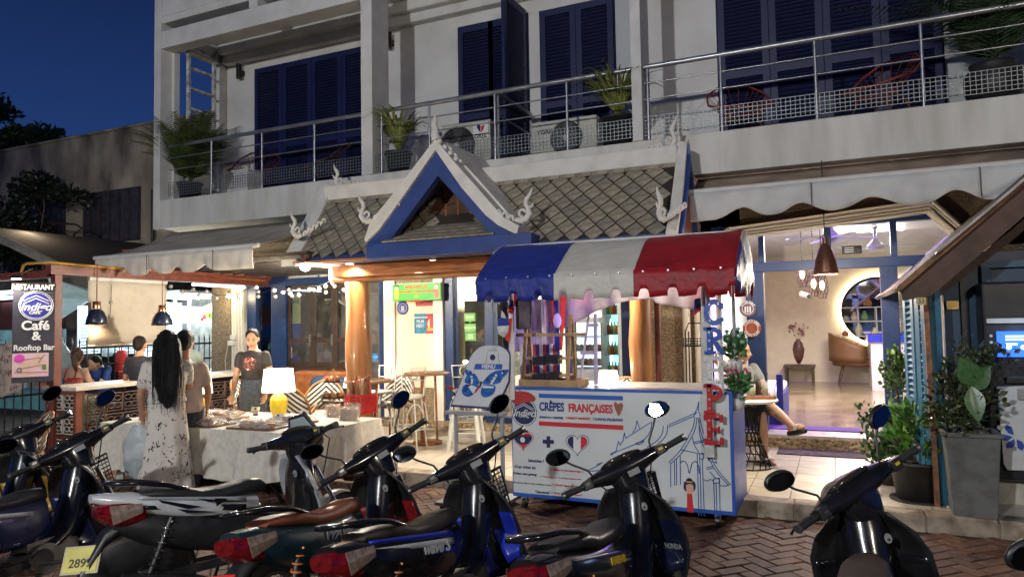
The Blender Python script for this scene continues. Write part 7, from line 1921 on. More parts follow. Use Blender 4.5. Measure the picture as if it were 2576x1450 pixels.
q=thing('a_frame','purple lit white folding frame standing on the stall counter','frame',(atY(1475,900,6.4).x,6.4,1.12))
xa_,xb_=atY(1458,950,6.4).x,atY(1480,800,6.4).x
for x in (0,.16): MB().bar((xa_+x,6.4,1.12),(xb_+x*.4,6.42,1.78),.03,.02).build('side_rail',mat('purple_lit_white',(.45,.38,.55),.6),q)  # white frame, the purple light on it is put into the colour
MB().bx((xb_-.02,6.4,1.66),(xb_+.09,6.43,1.69)).build('rung',MATS['purple_lit_white'],q);MB().bx((xa_+.01,6.4,1.4),(xa_+.14,6.43,1.43)).build('rung',MATS['purple_lit_white'],q)
q=thing('wooden_tray','long shallow wooden tray on the left of the stall counter','tray',(-2.4,6.25,1.12))
tx0,tx1=atY(1305,965,6.1).x,atY(1455,965,6.1).x
lw2=MATS['pine_wood']
MB().bx((tx0,6.1,1.118),(tx1,6.4,1.13)).build('tray_floor',lw2,q)
for a,c in (((tx0,6.1),(tx1,6.115)),((tx0,6.385),(tx1,6.4))): MB().bx((a[0],a[1],1.13),(c[0],c[1],1.18)).build('tray_side',lw2,q)
for x in (tx0,tx1-.015): MB().bx((x,6.115,1.13),(x+.015,6.385,1.18)).build('tray_side',lw2,q)
def wbasket(px,py,Y,label):
    p=atY(px,py,Y);q=thing('wicker_basket',label,'basket',p,group='small black wicker baskets on the stall shelf');m_=mat('black_wicker',(.014,.016,.035),.6,var=.3,scale=60,bump=1,bscale=90)
    w_,d,h=.13,.12,.075
    b=MB()
    for s_ in (-1,1):
        b.box(p+V((s_*w_/2,0,h/2)),(.008,d,h));b.box(p+V((0,s_*d/2,h/2)),(w_,.008,h))
    b.box(p+V((0,0,.004)),(w_,d,.008));b.build('basket_body',m_,q);MB().tube([p+V((-w_/2,-d/2,h)),p+V((w_/2,-d/2,h)),p+V((w_/2,d/2,h)),p+V((-w_/2,d/2,h))],.006,n=5,closed=True).build('basket_rim',m_,q)
for (px,py,t) in ((1362,917,'black wicker basket, upper shelf, left of the pair'),(1392,914,'black wicker basket, upper shelf, right of the pair'),(1362,960,'black wicker basket, lower shelf, left of the pair'),(1392,957,'black wicker basket, lower shelf, right of the pair')): wbasket(px,py,6.27,t)
# blackboard
p=atY(1316,790,6.05);q=thing('blackboard','small dark framed blackboard hanging inside the left end of the stall','blackboard',p)
MB().box(p,(.02,.3,.26)).build('board',mat('slate',(.03,.03,.03),.8,var=.5,scale=30),q,bevel=.003)
MB().tube([p+V((.012,-.15,-.13)),p+V((.012,.15,-.13)),p+V((.012,.15,.13)),p+V((.012,-.15,.13))],.01,n=4,closed=True).build('board_frame',M_black,q)
# flags
def flag(pts,seqs,label,Y,nm='small_flag'):
    """seqs: list of (zpoly in D px, material)"""
    q=thing(nm,label,'flag',atY(*pts,Y))
    for i,(pl2,m_) in enumerate(seqs):
        c=[atY(a,b_,Y) for a,b_ in pl2];cx=sum(p.x for p in c)/len(c);cz_=sum(p.z for p in c)/len(c);b=MB()
        vs=[(p.x,Y+.02*math.sin(p.x*40+p.z*9),p.z) for p in c]+[(cx,Y-.015*(i % 2)-.006,cz_)];k=len(c);b.add(vs,[(j,(j+1) % k,k) for j in range(k)]);b.build('flag_cloth',m_,q,solid=.003)
Fb,Fw,Fr=mat('flag_blue',(.015,.04,.28),.7),mat('flag_white',(.6,.6,.6),.7),mat('flag_red',(.55,.03,.02),.7)
flag((1275,800),[([(1252,800),(1278,797),(1282,818),(1250,820)],Fb),([(1250,820),(1282,818),(1280,836),(1266,848),(1254,840)],Fw),([(1280,800),(1287,800),(1284,862),(1268,848),(1280,832)],Fr),([(1264,780),(1272,790),(1275,800),(1260,798)],Fw)],'crumpled blue white and red flag at the left stall post',6.0)
flag((1285,770),[([(1278,752),(1292,755),(1288,772),(1276,772)],Fb),([(1276,772),(1296,775),(1290,786),(1276,786)],Fr)],'small red and blue flag tucked above the crumpled flag',5.97)
flag((1400,800),[([(1391,748),(1404,744),(1410,880),(1396,878)],Fb),([(1410,744),(1424,748),(1414,880),(1409,880)],Fr),([(1386,750),(1391,748),(1394,820),(1388,810)],Fr)],'tall red and blue flag with white disc hanging at the stall back',6.75)
p=atY(1402,806,6.7);MB().ell(p,(.045,.008,.075),14,8).build('flag_disc',Fw,bpy.data.objects['small_flag.002'])
flag((1755,780),[([(1748,752),(1762,748),(1766,765),(1745,785)],Fb),([(1745,785),(1764,768),(1764,778),(1742,796)],Fr)],'small flag hanging left of the letter C post',6.1)
flag((1435,760),[([(1376,745),(1424,745),(1420,762),(1402,770),(1394,758),(1380,756)],Fr)],'red bunting cloth under the canopy at the stall back',6.9)
# CREPE letter post
q=thing('letter_post','vertical white post with the marquee letters C R E P E on the stall','sign',(sx1-.15,SYF-.05,.6))
LYP=SYF-.08
def D2(px,py): return atY(px,py,LYP)
x0,x1=D2(1764,900).x,D2(1789,900).x
MB().bx((x0,LYP+.01,D2(1775,1150).z),(x1,LYP+.04,D2(1775,808).z)).build('post_board',mat('post_white',(.52,.52,.5),.6,var=.15,bump=.2),q,bevel=.003)
for px in (1769,1783,1812): MB().cyl((D2(px,800).x,LYP+.03,1.1),(D2(px,800).x,LYP+.03,2.05),.008,n=8).build('wire',M_whitem,q)
def letter(ch,py0,py1,m_,label=None):
    a,c=D2(1772,py1),D2(1819,py0);w_,h=c.x-a.x,c.z-a.z;st_=w_*.27;b=MB();y0,y1=LYP-.012,LYP+.008
    X_=lambda u: a.x+u*w_;Zz=lambda v: a.z+v*h
    def r_(u0,v0,u1,v1): b.bx((X_(u0),y0,Zz(v0)),(X_(u1),y1,Zz(v1)))
    if ch == 'E':
        r_(.16,.13,.42,.87);r_(0,.87,1,1);r_(0,0,1,.13);r_(.42,.44,.72,.56);r_(.82,.74,1,.87);r_(.82,.13,1,.26);r_(.72,.38,.82,.62);r_(0,.8,.16,.87);r_(0,.13,.16,.2)
    else:
        def arc(cu,cv,ru,rv,t0,t1,th_,n=14):
            P=[]
            for i in range(n+1): t=R(t0+(t1-t0)*i/n);P.append((X_(cu+ru*math.cos(t)),Zz(cv+rv*math.sin(t))))
            Q=[]
            for i in range(n+1): t=R(t0+(t1-t0)*i/n);Q.append((X_(cu+(ru-th_)*math.cos(t)),Zz(cv+(rv-th_*w_/h)*math.sin(t))))
            for i in range(n): b.add([(P[i][0],y0,P[i][1]),(P[i+1][0],y0,P[i+1][1]),(Q[i+1][0],y0,Q[i+1][1]),(Q[i][0],y0,Q[i][1]),(P[i][0],y1,P[i][1]),(P[i+1][0],y1,P[i+1][1]),(Q[i+1][0],y1,Q[i+1][1]),(Q[i][0],y1,Q[i][1])],((0,1,2,3),(7,6,5,4),(0,4,5,1),(2,6,7,3)))
        if ch == 'C': arc(.52,.5,.52,.5,42,318,.27);r_(.78,.62,1,.84);r_(.8,.16,1,.3)
        if ch in 'PR':
            r_(.16,.1,.42,1);r_(0,.88,.5,1);r_(0,0,.6,.12);arc(.45,.72,.5,.28,-90,90,.26);r_(.4,.88,.47,1);r_(.4,.44,.47,.56)
        if ch == 'R': b.prism([(X_(.45),Zz(.46)),(X_(.7),Zz(.46)),(X_(1),Zz(.1)),(X_(1),Zz(0)),(X_(.68),Zz(0)),(X_(.68),Zz(.1))][::-1],(0,y1-.0,0),(1,0,0),(0,0,1),.0195)
    o=b.build('letter',m_,q,bevel=.004,label=label)
    for (u,v) in ((.29,.2),(.29,.5),(.29,.8),(.75,.94 if ch != 'C' else .85),(.75,.06 if ch in 'ER' else .8)): MB().cyl((X_(u),y0,Zz(v)),(X_(u),y0-.006,Zz(v)),.009,n=8).build('stud',M_steel,o)
LB,LW_,LRd=mat('letter_blue',(.03,.1,.45),.3,coat=.4),mat('letter_white',(.62,.62,.6),.35),mat('letter_red',(.45,.015,.02),.35)
letter('C',751,819,LB,'blue letter C');letter('R',821,890,LB,'blue letter R');letter('E',896,964,LW_,'white letter E');letter('P',966,1040,LRd,'red letter P');letter('E',1042,1116,LRd,'red letter E')
# flower pots beside the letters
def bouquet(px,py,Y,w_,h,col,label,seed,potpy):
    c=atY(px,py,Y);q=thing('artificial_flowers',label,'flowers',c,group='artificial flowers on the stall end');rn=random.Random(seed)
    leafy('b',LG,[(c.x,Y,c.z-.05,w_,h,150)],.07,seed,ratio=.3).build('leaves',leafmat('leaf_faux',(.05,.16,.04)),q,kind='stuff')
    fm=mat('petal_%s' % label[:4],col,.6,var=.1)
    for k in range(13):
        p=c+V((rn.uniform(-w_,w_),rn.uniform(-.06,.06)-.02,rn.uniform(.0,h)));MB().ell(p,(.017,.017,.015),8,6).build('blossom',fm,q)
    t=c-V((0,0,h+.03));MB().lathe([(0,-.1),(.05,-.1),(.068,0),(.06,0),(0,-.02)],t,16).build('flower_pot',M_whitem,q)
bouquet(1848,860,6.25,.085,.12,(.25,.5,.45),'turquoise artificial flowers beside the blue letter R',1,0);bouquet(1853,955,6.2,.09,.12,(.5,.1,.2),'pink artificial flowers beside the white letter E',2,0)
# menu board on stand and rose
MY=6.0
q=thing('menu_board','arched white menu board with large blue butterfly on a grey stand','menu board',(-3.2,MY,0))
def m3(px,py,Y=MY): p=atY(px,py,Y);return p
def arch(inset=0):
    bl_,br_=m3(1133,1022),m3(1252,1030);tl,tr=m3(1172,925),m3(1283,890);
    pts=[(1133,1022),(1250,1030),(1281,960),(1284,900),(1278,882),(1262,870),(1240,866),(1215,868),(1195,880),(1178,905),(1162,950)]
    P=smooth([(m3(a,b_).x,m3(a,b_).z) for a,b_ in pts[2:]],4);P=[(m3(*pts[0]).x,m3(*pts[0]).z),(m3(*pts[1]).x,m3(*pts[1]).z)]+P
    cx=sum(p[0] for p in P)/len(P);cz_=sum(p[1] for p in P)/len(P)
    return [(cx+(x-cx)*(1-inset),cz_+(z-cz_)*(1-inset)) for x,z in P]
MB().prism(arch(0)[::-1],(0,MY+.02,0),(1,0,0),(0,0,1),.02).build('board_edge',mat('edge_navy',(.02,.03,.15),.5),q)
MB().prism(arch(.045)[::-1],(0,MY+.0,0),(1,0,0),(0,0,1),.003).build('board_face',mat('board_white',(.60,.62,.64),.35,var=.03),q)
YM=MY-.005
def mp(pl2,m_,nm,y=YM): return MB().prism([(m3(a,b_).x,m3(a,b_).z) for a,b_ in pl2][::-1],(0,y,0),(1,0,0),(0,0,1),.002).build(nm,m_,q)
mp([(1197,914),(1265,915),(1263,928),(1193,928)],pr_bar,'menu_band');text('MENU','lettering',wallM(V((m3(1229,921).x,YM-.003,m3(1229,921.5).z))),.052,pr_w,q,ext=.001,off=.002,shear=.15)
# butterfly: upper wings, lower wings, white dots, body   (second zoom frame: D = 965+.2666*x... )
def B6(x,y): return (966+.2666*x,644+.2666*y)
bf=mat('butterfly_blue',(.015,.13,.42),.4,var=.45,scale=30,dirt=(.01,.02,.15));bfd=mat('butterfly_dark',(.01,.02,.12),.4,var=.3)
UL=[(905,1185),(870,1120),(820,1080),(770,1065),(768,1090),(780,1130),(765,1165),(775,1195),(850,1205),(900,1200)]
UR=[(935,1185),(990,1120),(1060,1080),(1150,1068),(1180,1072),(1160,1110),(1120,1150),(1090,1195),(1010,1205),(940,1200)]
LL=[(895,1205),(840,1205),(770,1208),(745,1235),(738,1280),(760,1310),(800,1322),(840,1305),(885,1250)]
LR_=[(940,1205),(1000,1210),(1045,1215),(1055,1250),(1030,1300),(980,1325),(940,1325),(915,1290),(925,1240)]
for P in (UL,UR): mp([B6(*p) for p in smooth(P+[P[0]])],bf,'butterfly_wing')
for P in (LL,LR_): mp([B6(*p) for p in smooth(P+[P[0]])],bf,'butterfly_wing')
for P in ([(880,1235),(845,1295),(800,1230),(830,1212)],): mp([B6(*p) for p in P],pr_w,'white_spot',YM-.002)
mp([B6(*p) for p in ((935,1215),(1040,1225),(1035,1242),(935,1240))],pr_w,'white_spot',YM-.002)
for (x,y,r_) in ((830,1135,12),(835,1165,14),(832,1190,12),(842,1098,9),(1060,1122,13),(1045,1150,14),(1030,1175,14),(1018,1195,11),(800,1085,6),(1120,1100,8),(780,1120,6)):
    p=m3(*B6(x,y));MB().cyl((p.x,YM-.002,p.z),(p.x,YM-.004,p.z),r_*.2666/1787*6.7,n=10).build('white_spot',pr_w,q)
mp([B6(*p) for p in ((900,1215),(915,1215),(880,1275),(850,1290))],pr_red,'red_mark',YM-.002)
p0,p1=m3(*B6(922,1180)),m3(*B6(906,1240));MB().tube([(p0.x,YM-.004,p0.z),(p1.x,YM-.004,p1.z)],[.01,.005],n=6).build('butterfly_body',M_dark,q)
p=m3(1240,898);MB().cyl((p.x,YM,p.z),(p.x,YM-.003,p.z),.028,n=20).build('cup_logo',pr_navy,q)
b=MB()
for l in ([(1228,882),(1252,882)],[(1222,915),(1227,886)],[(1254,886),(1257,915)],[(1240,880),(1244,868)],[(1246,880),(1252,867)],[(1226,879),(1254,879)]):
    a,c=m3(*l[0]),m3(*l[1]);b.bar((a.x,YM-.001,a.z),(c.x,YM-.001,c.z),.004,.002)
b.build('cup_outline',mat('thin_grey',(.12,.14,.18),.5),q)
a,c=m3(1124,1031),m3(1284,1033)
M_grey=mat('grey_stand',(.36,.38,.40),.4,metal=.3,var=.05)
MB().bx((a.x,MY-.06,a.z-.03),(c.x-.05,MY+.05,a.z)).build('ledge',M_grey,q,bevel=.004)
for px in (1146,1262): x=m3(px,1100).x;MB().bx((x-.015,MY,.06),(x+.015,MY+.03,1.4 if px > 1200 else a.z-.03)).build('stand_leg',M_grey,q)
MB().bx((a.x+.0,MY-.25,.04),(a.x+.14,MY+.3,.07)).build('foot',M_grey,q);MB().bx((c.x-.16,MY-.25,.04),(c.x-.04,MY+.3,.07)).build('foot',M_grey,q)
for x in (a.x+.07,c.x-.1):
    for y in (MY-.22,MY+.27): MB().cyl((x-.012,y,.028),(x+.012,y,.028),.028,n=12).build('caster',M_dark,q)
rp=atY(1132,978,6.1)
q=thing('red_rose','red artificial rose stuck at the left of the menu board','flower',rp);rn=random.Random(1);b=MB()
for k in range(22):
    t=k*2.4;e_=k/22;d=V((math.cos(t)*e_,math.sin(t)*e_-.2,.55-.5*e_)).normalized();s_=.02+.04*e_;w_=d.cross(V((0,0,1))).normalized()*s_*.7
    b.add([rp,rp+d*s_*.6+w_,rp+d*s_*1.25,rp+d*s_*.6-w_],[(0,1,2,3)])
b.build('petals',mat('rose_red',(.38,.03,.025),.6,var=.3,scale=20),q,solid=.003);MB().tube([rp,rp+V((.03,.02,-.2)),rp+V((.08,0,-.35))],.005,n=5).build('stem',LG[0],q)
# ------------------------------------------------------------------ motorbikes
M_gb=mat('gloss_black',(.010,.010,.012),.2,var=.25,scale=9,coat=.45);M_mb=mat('satin_black',(.017,.017,.018),.42,var=.2,scale=14);M_rub=mat('tyre_rubber',(.012,.012,.012),.8,var=.1,bump=.3)
M_chr=mat('chrome',(.6,.6,.62),.12,metal=1.,var=.05);M_alu=mat('cast_alloy',(.22,.21,.2),.35,metal=.8,var=.15)
M_tail=mat('tail_red',(.17,.004,.007),.12,var=.3,scale=22,coat=.8);M_lens=mat('clear_lens',(.26,.2,.16),.1,var=.35,scale=30,coat=.8,dirt=(.12,.08,.06));M_mir=mat('mirror_dusk',(.085,.095,.115),.05,metal=1.,var=0);M_mirg=mat('mirror_bright',(.6,.65,.66),.0,metal=1.,var=0)
M_dash=mat('dash_glass',(.03,.025,.02),.05,var=.2,coat=1.);M_stk=mat('key_plate',(.22,.23,.23),.4,var=.1)
KAX=V((0,-.42,.907)).normalized()
def bike(label,p,seatm,shieldm,sidem,plate=None,word=None,side_word=None,basket=False,scooter=False,smirror=('l','r'),decal=None,mirror_glow=False,coverm=None,visor=False,springs=True,mirm=None):
    x,y,h,ln,stt,sc=p
    q=thing('parked_motorbike',label,'motorbike',(0,0,0),0,'motorbikes parked in front of the cafe')
    S=Matrix.Translation(V((0,.42,.95))) @ Matrix.Rotation(stt,4,KAX)
    coverm=coverm or M_gb
    # wheels
    def wheel(cy,r_,nm,M=Matrix.Identity(4),off=0):
        b=MB().at(M);b.tube([(0,cy+math.cos(t)*r_,.29+off+math.sin(t)*r_) for t in [2*PI*i/32 for i in range(32)]],.036,n=8,closed=True)
        w_=b.build('wheel',M_rub,q,local=True);b=MB().at(M)
        b.tube([(0,cy+math.cos(t)*(r_-.035),.29+off+math.sin(t)*(r_-.035)) for t in [2*PI*i/28 for i in range(28)]],.016,n=6,closed=True)
        for k in range(6 if not scooter else 5):
            t=2*PI*k/6;b.bar((0,cy,.29+off),(0,cy+math.cos(t)*(r_-.04),.29+off+math.sin(t)*(r_-.04)),.02,.03)
        b.cyl((-.05,cy,.29+off),(.05,cy,.29+off),.05,n=14);b.build('rim',M_alu,w_,local=True)
    SI=S.inverted();base=Matrix.Translation(V((0,.42,.95)))
    St=S @ base.inverted() # rotates things given in bike coordinates about the steering axis
    wheel(.72,.255,'front',St);wheel(-.56,.255,'rear')
    b=MB().at(St)
    for sx_ in (-.07,.07): b.cyl((sx_,.46,.78),(sx_,.72,.29),.017,n=8)
    b.build('fork',M_chr,q,local=True)
    MB().at(St).grid(lambda u,v: ((v-.5)*.12,.72+math.cos(R(20+150*u))*(.30+.0*v),.29+math.sin(R(20+150*u))*(.30-.03*abs(v-.5)*2)),14,4).build('front_fender',shieldm,q,local=True,solid=.005)
    # leg shield
    def sh(u,v):
        z=.24+.63*v;wv_=[.13,.20,.255,.27,.265,.22,.12][min(6,int(v*6))] +([.13,.20,.255,.27,.265,.22,.12][min(6,int(v*6)+1)]-[.13,.20,.255,.27,.265,.22,.12][min(6,int(v*6))])*(v*6-int(v*6) if v < 1 else 0)
        a=(u-.5)*2;return (a*wv_,.62-.17*v-.11*abs(a)**1.8+.02*(1-abs(a)),z)
    MB().grid(sh,20,18).build('leg_shield',M_mb if not scooter else shieldm,q,local=True,solid=.012)
    for s_ in (-1,1):
        b=MB();b.grid(lambda u,v: tuple(V(sh(.5+s_*(.16+.30*u),.02+.62*v))+V((0,-.016,0))),8,10)
        b.build('inner_panel',shieldm,q,local=True,solid=.006)
    # neck and centre spine
    def ring(c,rx,ry,n=14,rz_=None): return [(c[0]+math.cos(2*PI*i/n)*rx,c[1]+math.sin(2*PI*i/n)*ry,c[2]) for i in range(n)]
    MB().loft([ring((0,.43,.87),.09,.06),ring((0,.42,.78),.105,.085),ring((0,.39,.66),.10,.09),ring((0,.33,.52),.09,.10),ring((0,.24,.42),.10,.12),ring((0,.08,.36),.12,.16)] if not scooter else [ring((0,.43,.87),.12,.06),ring((0,.42,.74),.19,.07),ring((0,.42,.6),.20,.07),ring((0,.43,.4),.17,.08)]).build('centre_cover',coverm,q,local=True)
    # key plate sticker on the right of the neck
    b=MB();c_=V((.10,.345,.755));
    b.prism([(math.cos(t)*.017*(1.15 if abs(math.cos(t)) < .5 else 1),math.sin(t)*.024) for t in [2*PI*i/12 for i in range(12)]],c_,V((.93,.35,0)).normalized(),(0,-.15,.98),.008)
    ks=b.build('key_plate',M_stk,q,local=True);MB().ell(c_+V((.004,-.012,-.004)),.006,8,6).build('keyhole',M_dark,ks,local=True)
    # headset cowl
    def el(xc,yc,zc,ry,rz_,n=14): return [(xc,yc+math.cos(2*PI*i/n)*ry,zc+math.sin(2*PI*i/n)*rz_) for i in range(n)]
    secs=[el(-.275,-.035,.028,.028,.024),el(-.22,-.025,.032,.042,.034),el(-.15,.0,.025,.075,.05),el(-.08,.025,.02,.105,.066),el(0,.04,.02,.125,.075),el(.08,.025,.02,.105,.066),el(.15,.0,.025,.075,.05),el(.22,-.025,.032,.042,.034),el(.275,-.035,.028,.028,.024)]
    MB().at(S).loft(secs).build('headset_cowl',coverm,q,local=True,sub=1)
    MB().at(S).loft([ring((0,.01,.0),.12,.085),ring((0,.0,-.06),.105,.075),ring((0,.0,-.14),.08,.06)]).build('steering_column',coverm,q,local=True)
    ds=MB().at(S).ell((0,-.0,.075),(.135,.062,.024),20,8,M=Matrix.Rotation(R(-20),4,'X')).build('dash_lens',M_dash,q,local=True)
    MB().at(S).ell((0,.16,.0),(.085,.04,.06),16,10).build('headlight',M_lens,q,local=True)
    if word is not None or True: MB().at(S).box((.035,-.105,-.015),(.07,.004,.035),rx=R(12)).build('sticker',M_stk,q,local=True) if word else None
    if visor:
        MB().at(S).grid(lambda u,v: ((u-.5)*.26*(1-.4*v),.06-.03*v+.0,.07+.12*v),8,4).build('visor_frame',M_mb,q,local=True,solid=.006)
        MB().at(S).grid(lambda u,v: ((u-.5)*.20*(1-.4*v),.05-.03*v,.08+.085*v),8,4).build('visor_screen',mat('visor_screen',(.28,.33,.33),.15,var=.05),q,local=True,solid=.004)
    for s_ in (-1,1):
        g=MB().at(S).cyl((s_*.265,-.04,.028),(s_*.385,-.062,.035),.0185,.0195,n=12).build('grip',M_rub,q,local=True)
        MB().at(S).cyl((s_*.385,-.062,.035),(s_*.40,-.065,.036),.021,n=10).build('grip_end',M_alu,g,local=True)
        MB().at(S).box((s_*.235,-.055,.03),(.06,.05,.055)).build('switch_box',M_mb,q,local=True,bevel=.008)
        MB().at(S).box((s_*.235,-.083,.035),(.025,.006,.014)).build('switch',mat('switch_yellow',(.5,.35,.03),.5,var=0) if s_ > 0 else M_alu,q,local=True)
        MB().at(S).tube([(s_*.24,.0,.03),(s_*.30,.012,.028),(s_*.39,-.005,.022),(s_*.41,-.01,.015)],[.008,.007,.006,.008],n=6).build('brake_lever',M_mb,q,local=True)
    for s_,nm in ((-1,'l'),(1,'r')):
        if nm not in smirror: continue
        MB().at(S).tube([(s_*.19,-.02,.05),(s_*.2,-.03,.10),(s_*.27,.0,.17),(s_*.31,-.01,.22)],.0065,n=6).build('mirror_stem',M_mb,q,local=True)
        F=S @ frame((s_*.33,-.02,.245),R(8*s_),R(12),R(-12*s_))
        if mirror_glow and nm == 'r': # this mirror is set so that it catches the street lamp
            BM=frame((x,y,0),h,0,-ln) @ Matrix.Diagonal((sc,sc,sc,1));cw=BM @ (F @ V((0,0,0)))
            nw=((CAM-cw).normalized()+(LAMP1-V((0,0,.06))-cw).normalized()).normalized();nl=(BM.to_3x3().inverted() @ nw).normalized()
            yv=-nl;xv=yv.cross(V((0,0,1))).normalized();zv=xv.cross(yv);F=basis(F @ V((0,0,0)),xv,yv,zv)
        mo=MB().at(F).ell((0,.008,0),(.078,.022,.05),18,10).build('mirror_housing',M_mb,q,local=True)
        MB().at(F).cyl((0,-.010,0),(0,-.016,0),.043,n=28).build('mirror_glass',(M_mirg if mirror_glow and nm == 'r' else M_mir),mo,local=True)
        o_=bpy.data.objects[mo.children[0].name];
        for v in o_.data.vertices:
            w2=F.inverted() @ v.co;w2.x *= 1.62;v.co=F @ w2
    # seat
    zs=0 if not scooter else .0
    def ss(yc,w_,z1,z0,n=16):
        out_=[]
        for i in range(n): t=2*PI*i/n;cx=math.cos(t);sz=math.sin(t);out_.append((w_*math.copysign(abs(cx)**.7,cx),yc,(z0+z1)/2+(z1-z0)/2*math.copysign(abs(sz)**.75,sz)))
        return out_
    MB().loft([ss(.17,.03,.72,.67),ss(.13,.07,.755,.66),ss(.02,.10,.765,.66),ss(-.12,.115,.745,.66),ss(-.26,.125,.75,.67),ss(-.36,.13,.785,.70),ss(-.52,.12,.80,.73),ss(-.60,.09,.795,.75)]).build('seat',seatm,q,local=True)
    if scooter: MB().loft([ss(.10,.08,.66,.52),ss(-.1,.13,.70,.53),ss(-.3,.145,.73,.56),ss(-.52,.135,.775,.63),ss(-.70,.10,.80,.70),ss(-.84,.05,.81,.76)]).build('tail_cowl',sidem,q,local=True,sub=1)
    else: MB().loft([ss(.14,.07,.69,.46),ss(.0,.11,.70,.40),ss(-.25,.135,.71,.40),ss(-.5,.138,.745,.50),ss(-.68,.128,.775,.60),ss(-.78,.08,.775,.68)]).build('tail_cowl',sidem,q,local=True)
    if scooter:
        for s_ in (1,-1):
            for k,P_ in enumerate(([(-.02,.64),(-.30,.705),(-.24,.675)],[(-.28,.655),(-.52,.735),(-.50,.715),(-.36,.655)],[(-.18,.605),(-.42,.665),(-.36,.63)],[(-.05,.575),(-.3,.60),(-.15,.56)],[(-.12,.675),(-.2,.69),(-.19,.64)])):
                MB().add([(s_*(.149-.05*abs(y_+.3)**1.2-.02*abs(z_-.65)),y_,z_) for y_,z_ in P_],[tuple(range(len(P_)))]).build('side_graphic',M_gb,q,local=True,solid=.004)
    if decal:
        for s_ in (1,):
            for k,(m_,dz,hh) in enumerate(decal):
                MB().grid(lambda u,v: (s_*(.128-.012*abs(u-.5)),.0-.62*u,.56+dz+.13*u*.9+hh*v*(1-.5*u)),10,1).build('side_decal',m_,q,local=True,solid=.004)
    if side_word:
        T=basis((.134,-.16,.60),(0,1,-.15),(0,.15,1),(1,0,0));t_=text(side_word[0],'lettering',MW[q.name] @ T,.075,side_word[1],None,ext=.002,off=.002,shear=.3);t_.parent=q
    if word:
        T=basis((.155,.50,.50),V((.9,-.40,0)).normalized(),(0,0,1),V((.9,-.40,0)).normalized().cross(V((0,0,1))));
        c_=V(sh(.80,.40))+V((0,-.045,0));e_=(V(sh(.86,.40))-V(sh(.74,.40))).normalized();T=basis(c_,e_,(0,0,1),e_.cross(V((0,0,1))))
        t_=text(word,'lettering',T,.042,M_stk,None,ext=.001,off=.001);t_.parent=q
    if scooter:
        MB().loft([ss(.12,.12,.60,.36),ss(-.1,.14,.64,.34),ss(-.35,.14,.66,.40),ss(-.58,.12,.68,.48),ss(-.74,.08,.70,.58)]).build('lower_cowl',M_mb,q,local=True)
        MB().loft([ss(-.30,.03,.60,.20),ss(-.55,.06,.60,.34),ss(-.80,.06,.56,.30),ss(-.90,.05,.40,.22)]).build('rear_mudguard',M_mb,q,local=True)
    tl=MB().loft([ss(-.58,.122,.755,.60),ss(-.66,.132,.765,.585),ss(-.75,.118,.76,.60),ss(-.82,.075,.75,.67)]).build('tail_light',M_tail,q,local=True,sub=1)
    for s_ in (-1,1): MB().loft([[(s_*.132,-.60,.725),(s_*.137,-.60,.70),(s_*.135,-.60,.68)],[(s_*.112,-.765,.735),(s_*.118,-.76,.69),(s_*.114,-.75,.635)]],caps=False,smooth=False).build('indicator_lens',M_lens,tl,local=True,solid=.008)
    MB().tube([(-.10,-.34,.76),(-.125,-.46,.81),(-.125,-.62,.845),(-.09,-.735,.855),(0,-.765,.857),(.09,-.735,.855),(.125,-.62,.845),(.125,-.46,.81),(.10,-.34,.76)],.015,n=8).build('grab_rail',M_gb,q,local=True)
    MB().loft([ss(-.66,.08,.66,.60),ss(-.78,.07,.60,.50),ss(-.86,.06,.46,.36)]).build('rear_fender',M_mb,q,local=True)
    if plate:
        pm,border,txt=plate
        F=frame((0,-.885,.52 if not scooter else .46),R(48) if scooter else 0,R(-22));F2=F
        po=MB().at(F).box((0,0,0),(.21,.006,.15)).build('number_plate',border,q,local=True)
        MB().at(F).box((0,-.004,0),(.185,.004,.125)).build('plate_face',pm,po,local=True)
        T=F @ basis((0,-.008,-.02),(1,0,0),(0,0,1),(0,-1,0));t_=text(txt,'lettering',T,.065,mat('plate_ink',(.03,.03,.02),.6,var=0),None,ext=.001,off=.001);t_.parent=po
    for s_ in (-1,1): MB().at(S).tube([(s_*.2,.01,.02),(s_*.17,.12,-.02),(s_*.08,.15,-.16),(s_*.05,.1,-.3)],.0045,n=5).build('cable',M_rub,q,local=True)
    # engine, shocks, exhaust, swingarm, footrest
    MB().cyl((-.12,.06,.30),(.12,.06,.30),.10,n=20).box((0,.12,.36),(.15,.3,.12)).box((0,.26,.33),(.1,.16,.09)).build('engine',M_alu,q,local=True)
    MB().cyl((.12,.02,.30),(.135,.02,.30),.075,n=20).build('engine_cover',M_chr,q,local=True)
    MB().tube([(.08,.1,.24),(.13,-.05,.2),(.14,-.25,.22)],.016,n=8).tube([(.14,-.25,.22),(.145,-.35,.24),(.15,-.72,.33)],[.02,.04,.042],n=12).build('exhaust',M_mb,q,local=True)
    MB().bar((-.08,-.0,.3),(-.08,-.56,.29),.03,.05).bar((.08,-.0,.3),(.08,-.56,.29),.03,.05).build('swing_arm',M_mb,q,local=True)
    for s_ in (-1,1):
        sp_=MB().tube([(s_*.12,-.44,.62),(s_*.11,-.57,.31)],.018,n=8).build('shock_absorber',M_mb,q,local=True)
        MB().tube([(s_*.12+math.cos(k*.9)*.028,-.45-.10*k/44+math.sin(k*.9)*.028,.60-.24*k/44) for k in range(45)],.006,n=5).build('spring',mat('orange_spring',(.55,.16,.03),.4,var=0) if springs else M_chr,sp_,local=True)
    MB().cyl((-.26,.08,.27),(.26,.08,.27),.013,n=8).build('footrest',M_rub,q,local=True)
    MB().tube([(-.1,-.1,.26),(-.2,-.12,.1),(-.27,-.13,.0)],.01,n=6).build('side_stand',M_mb,q,local=True)
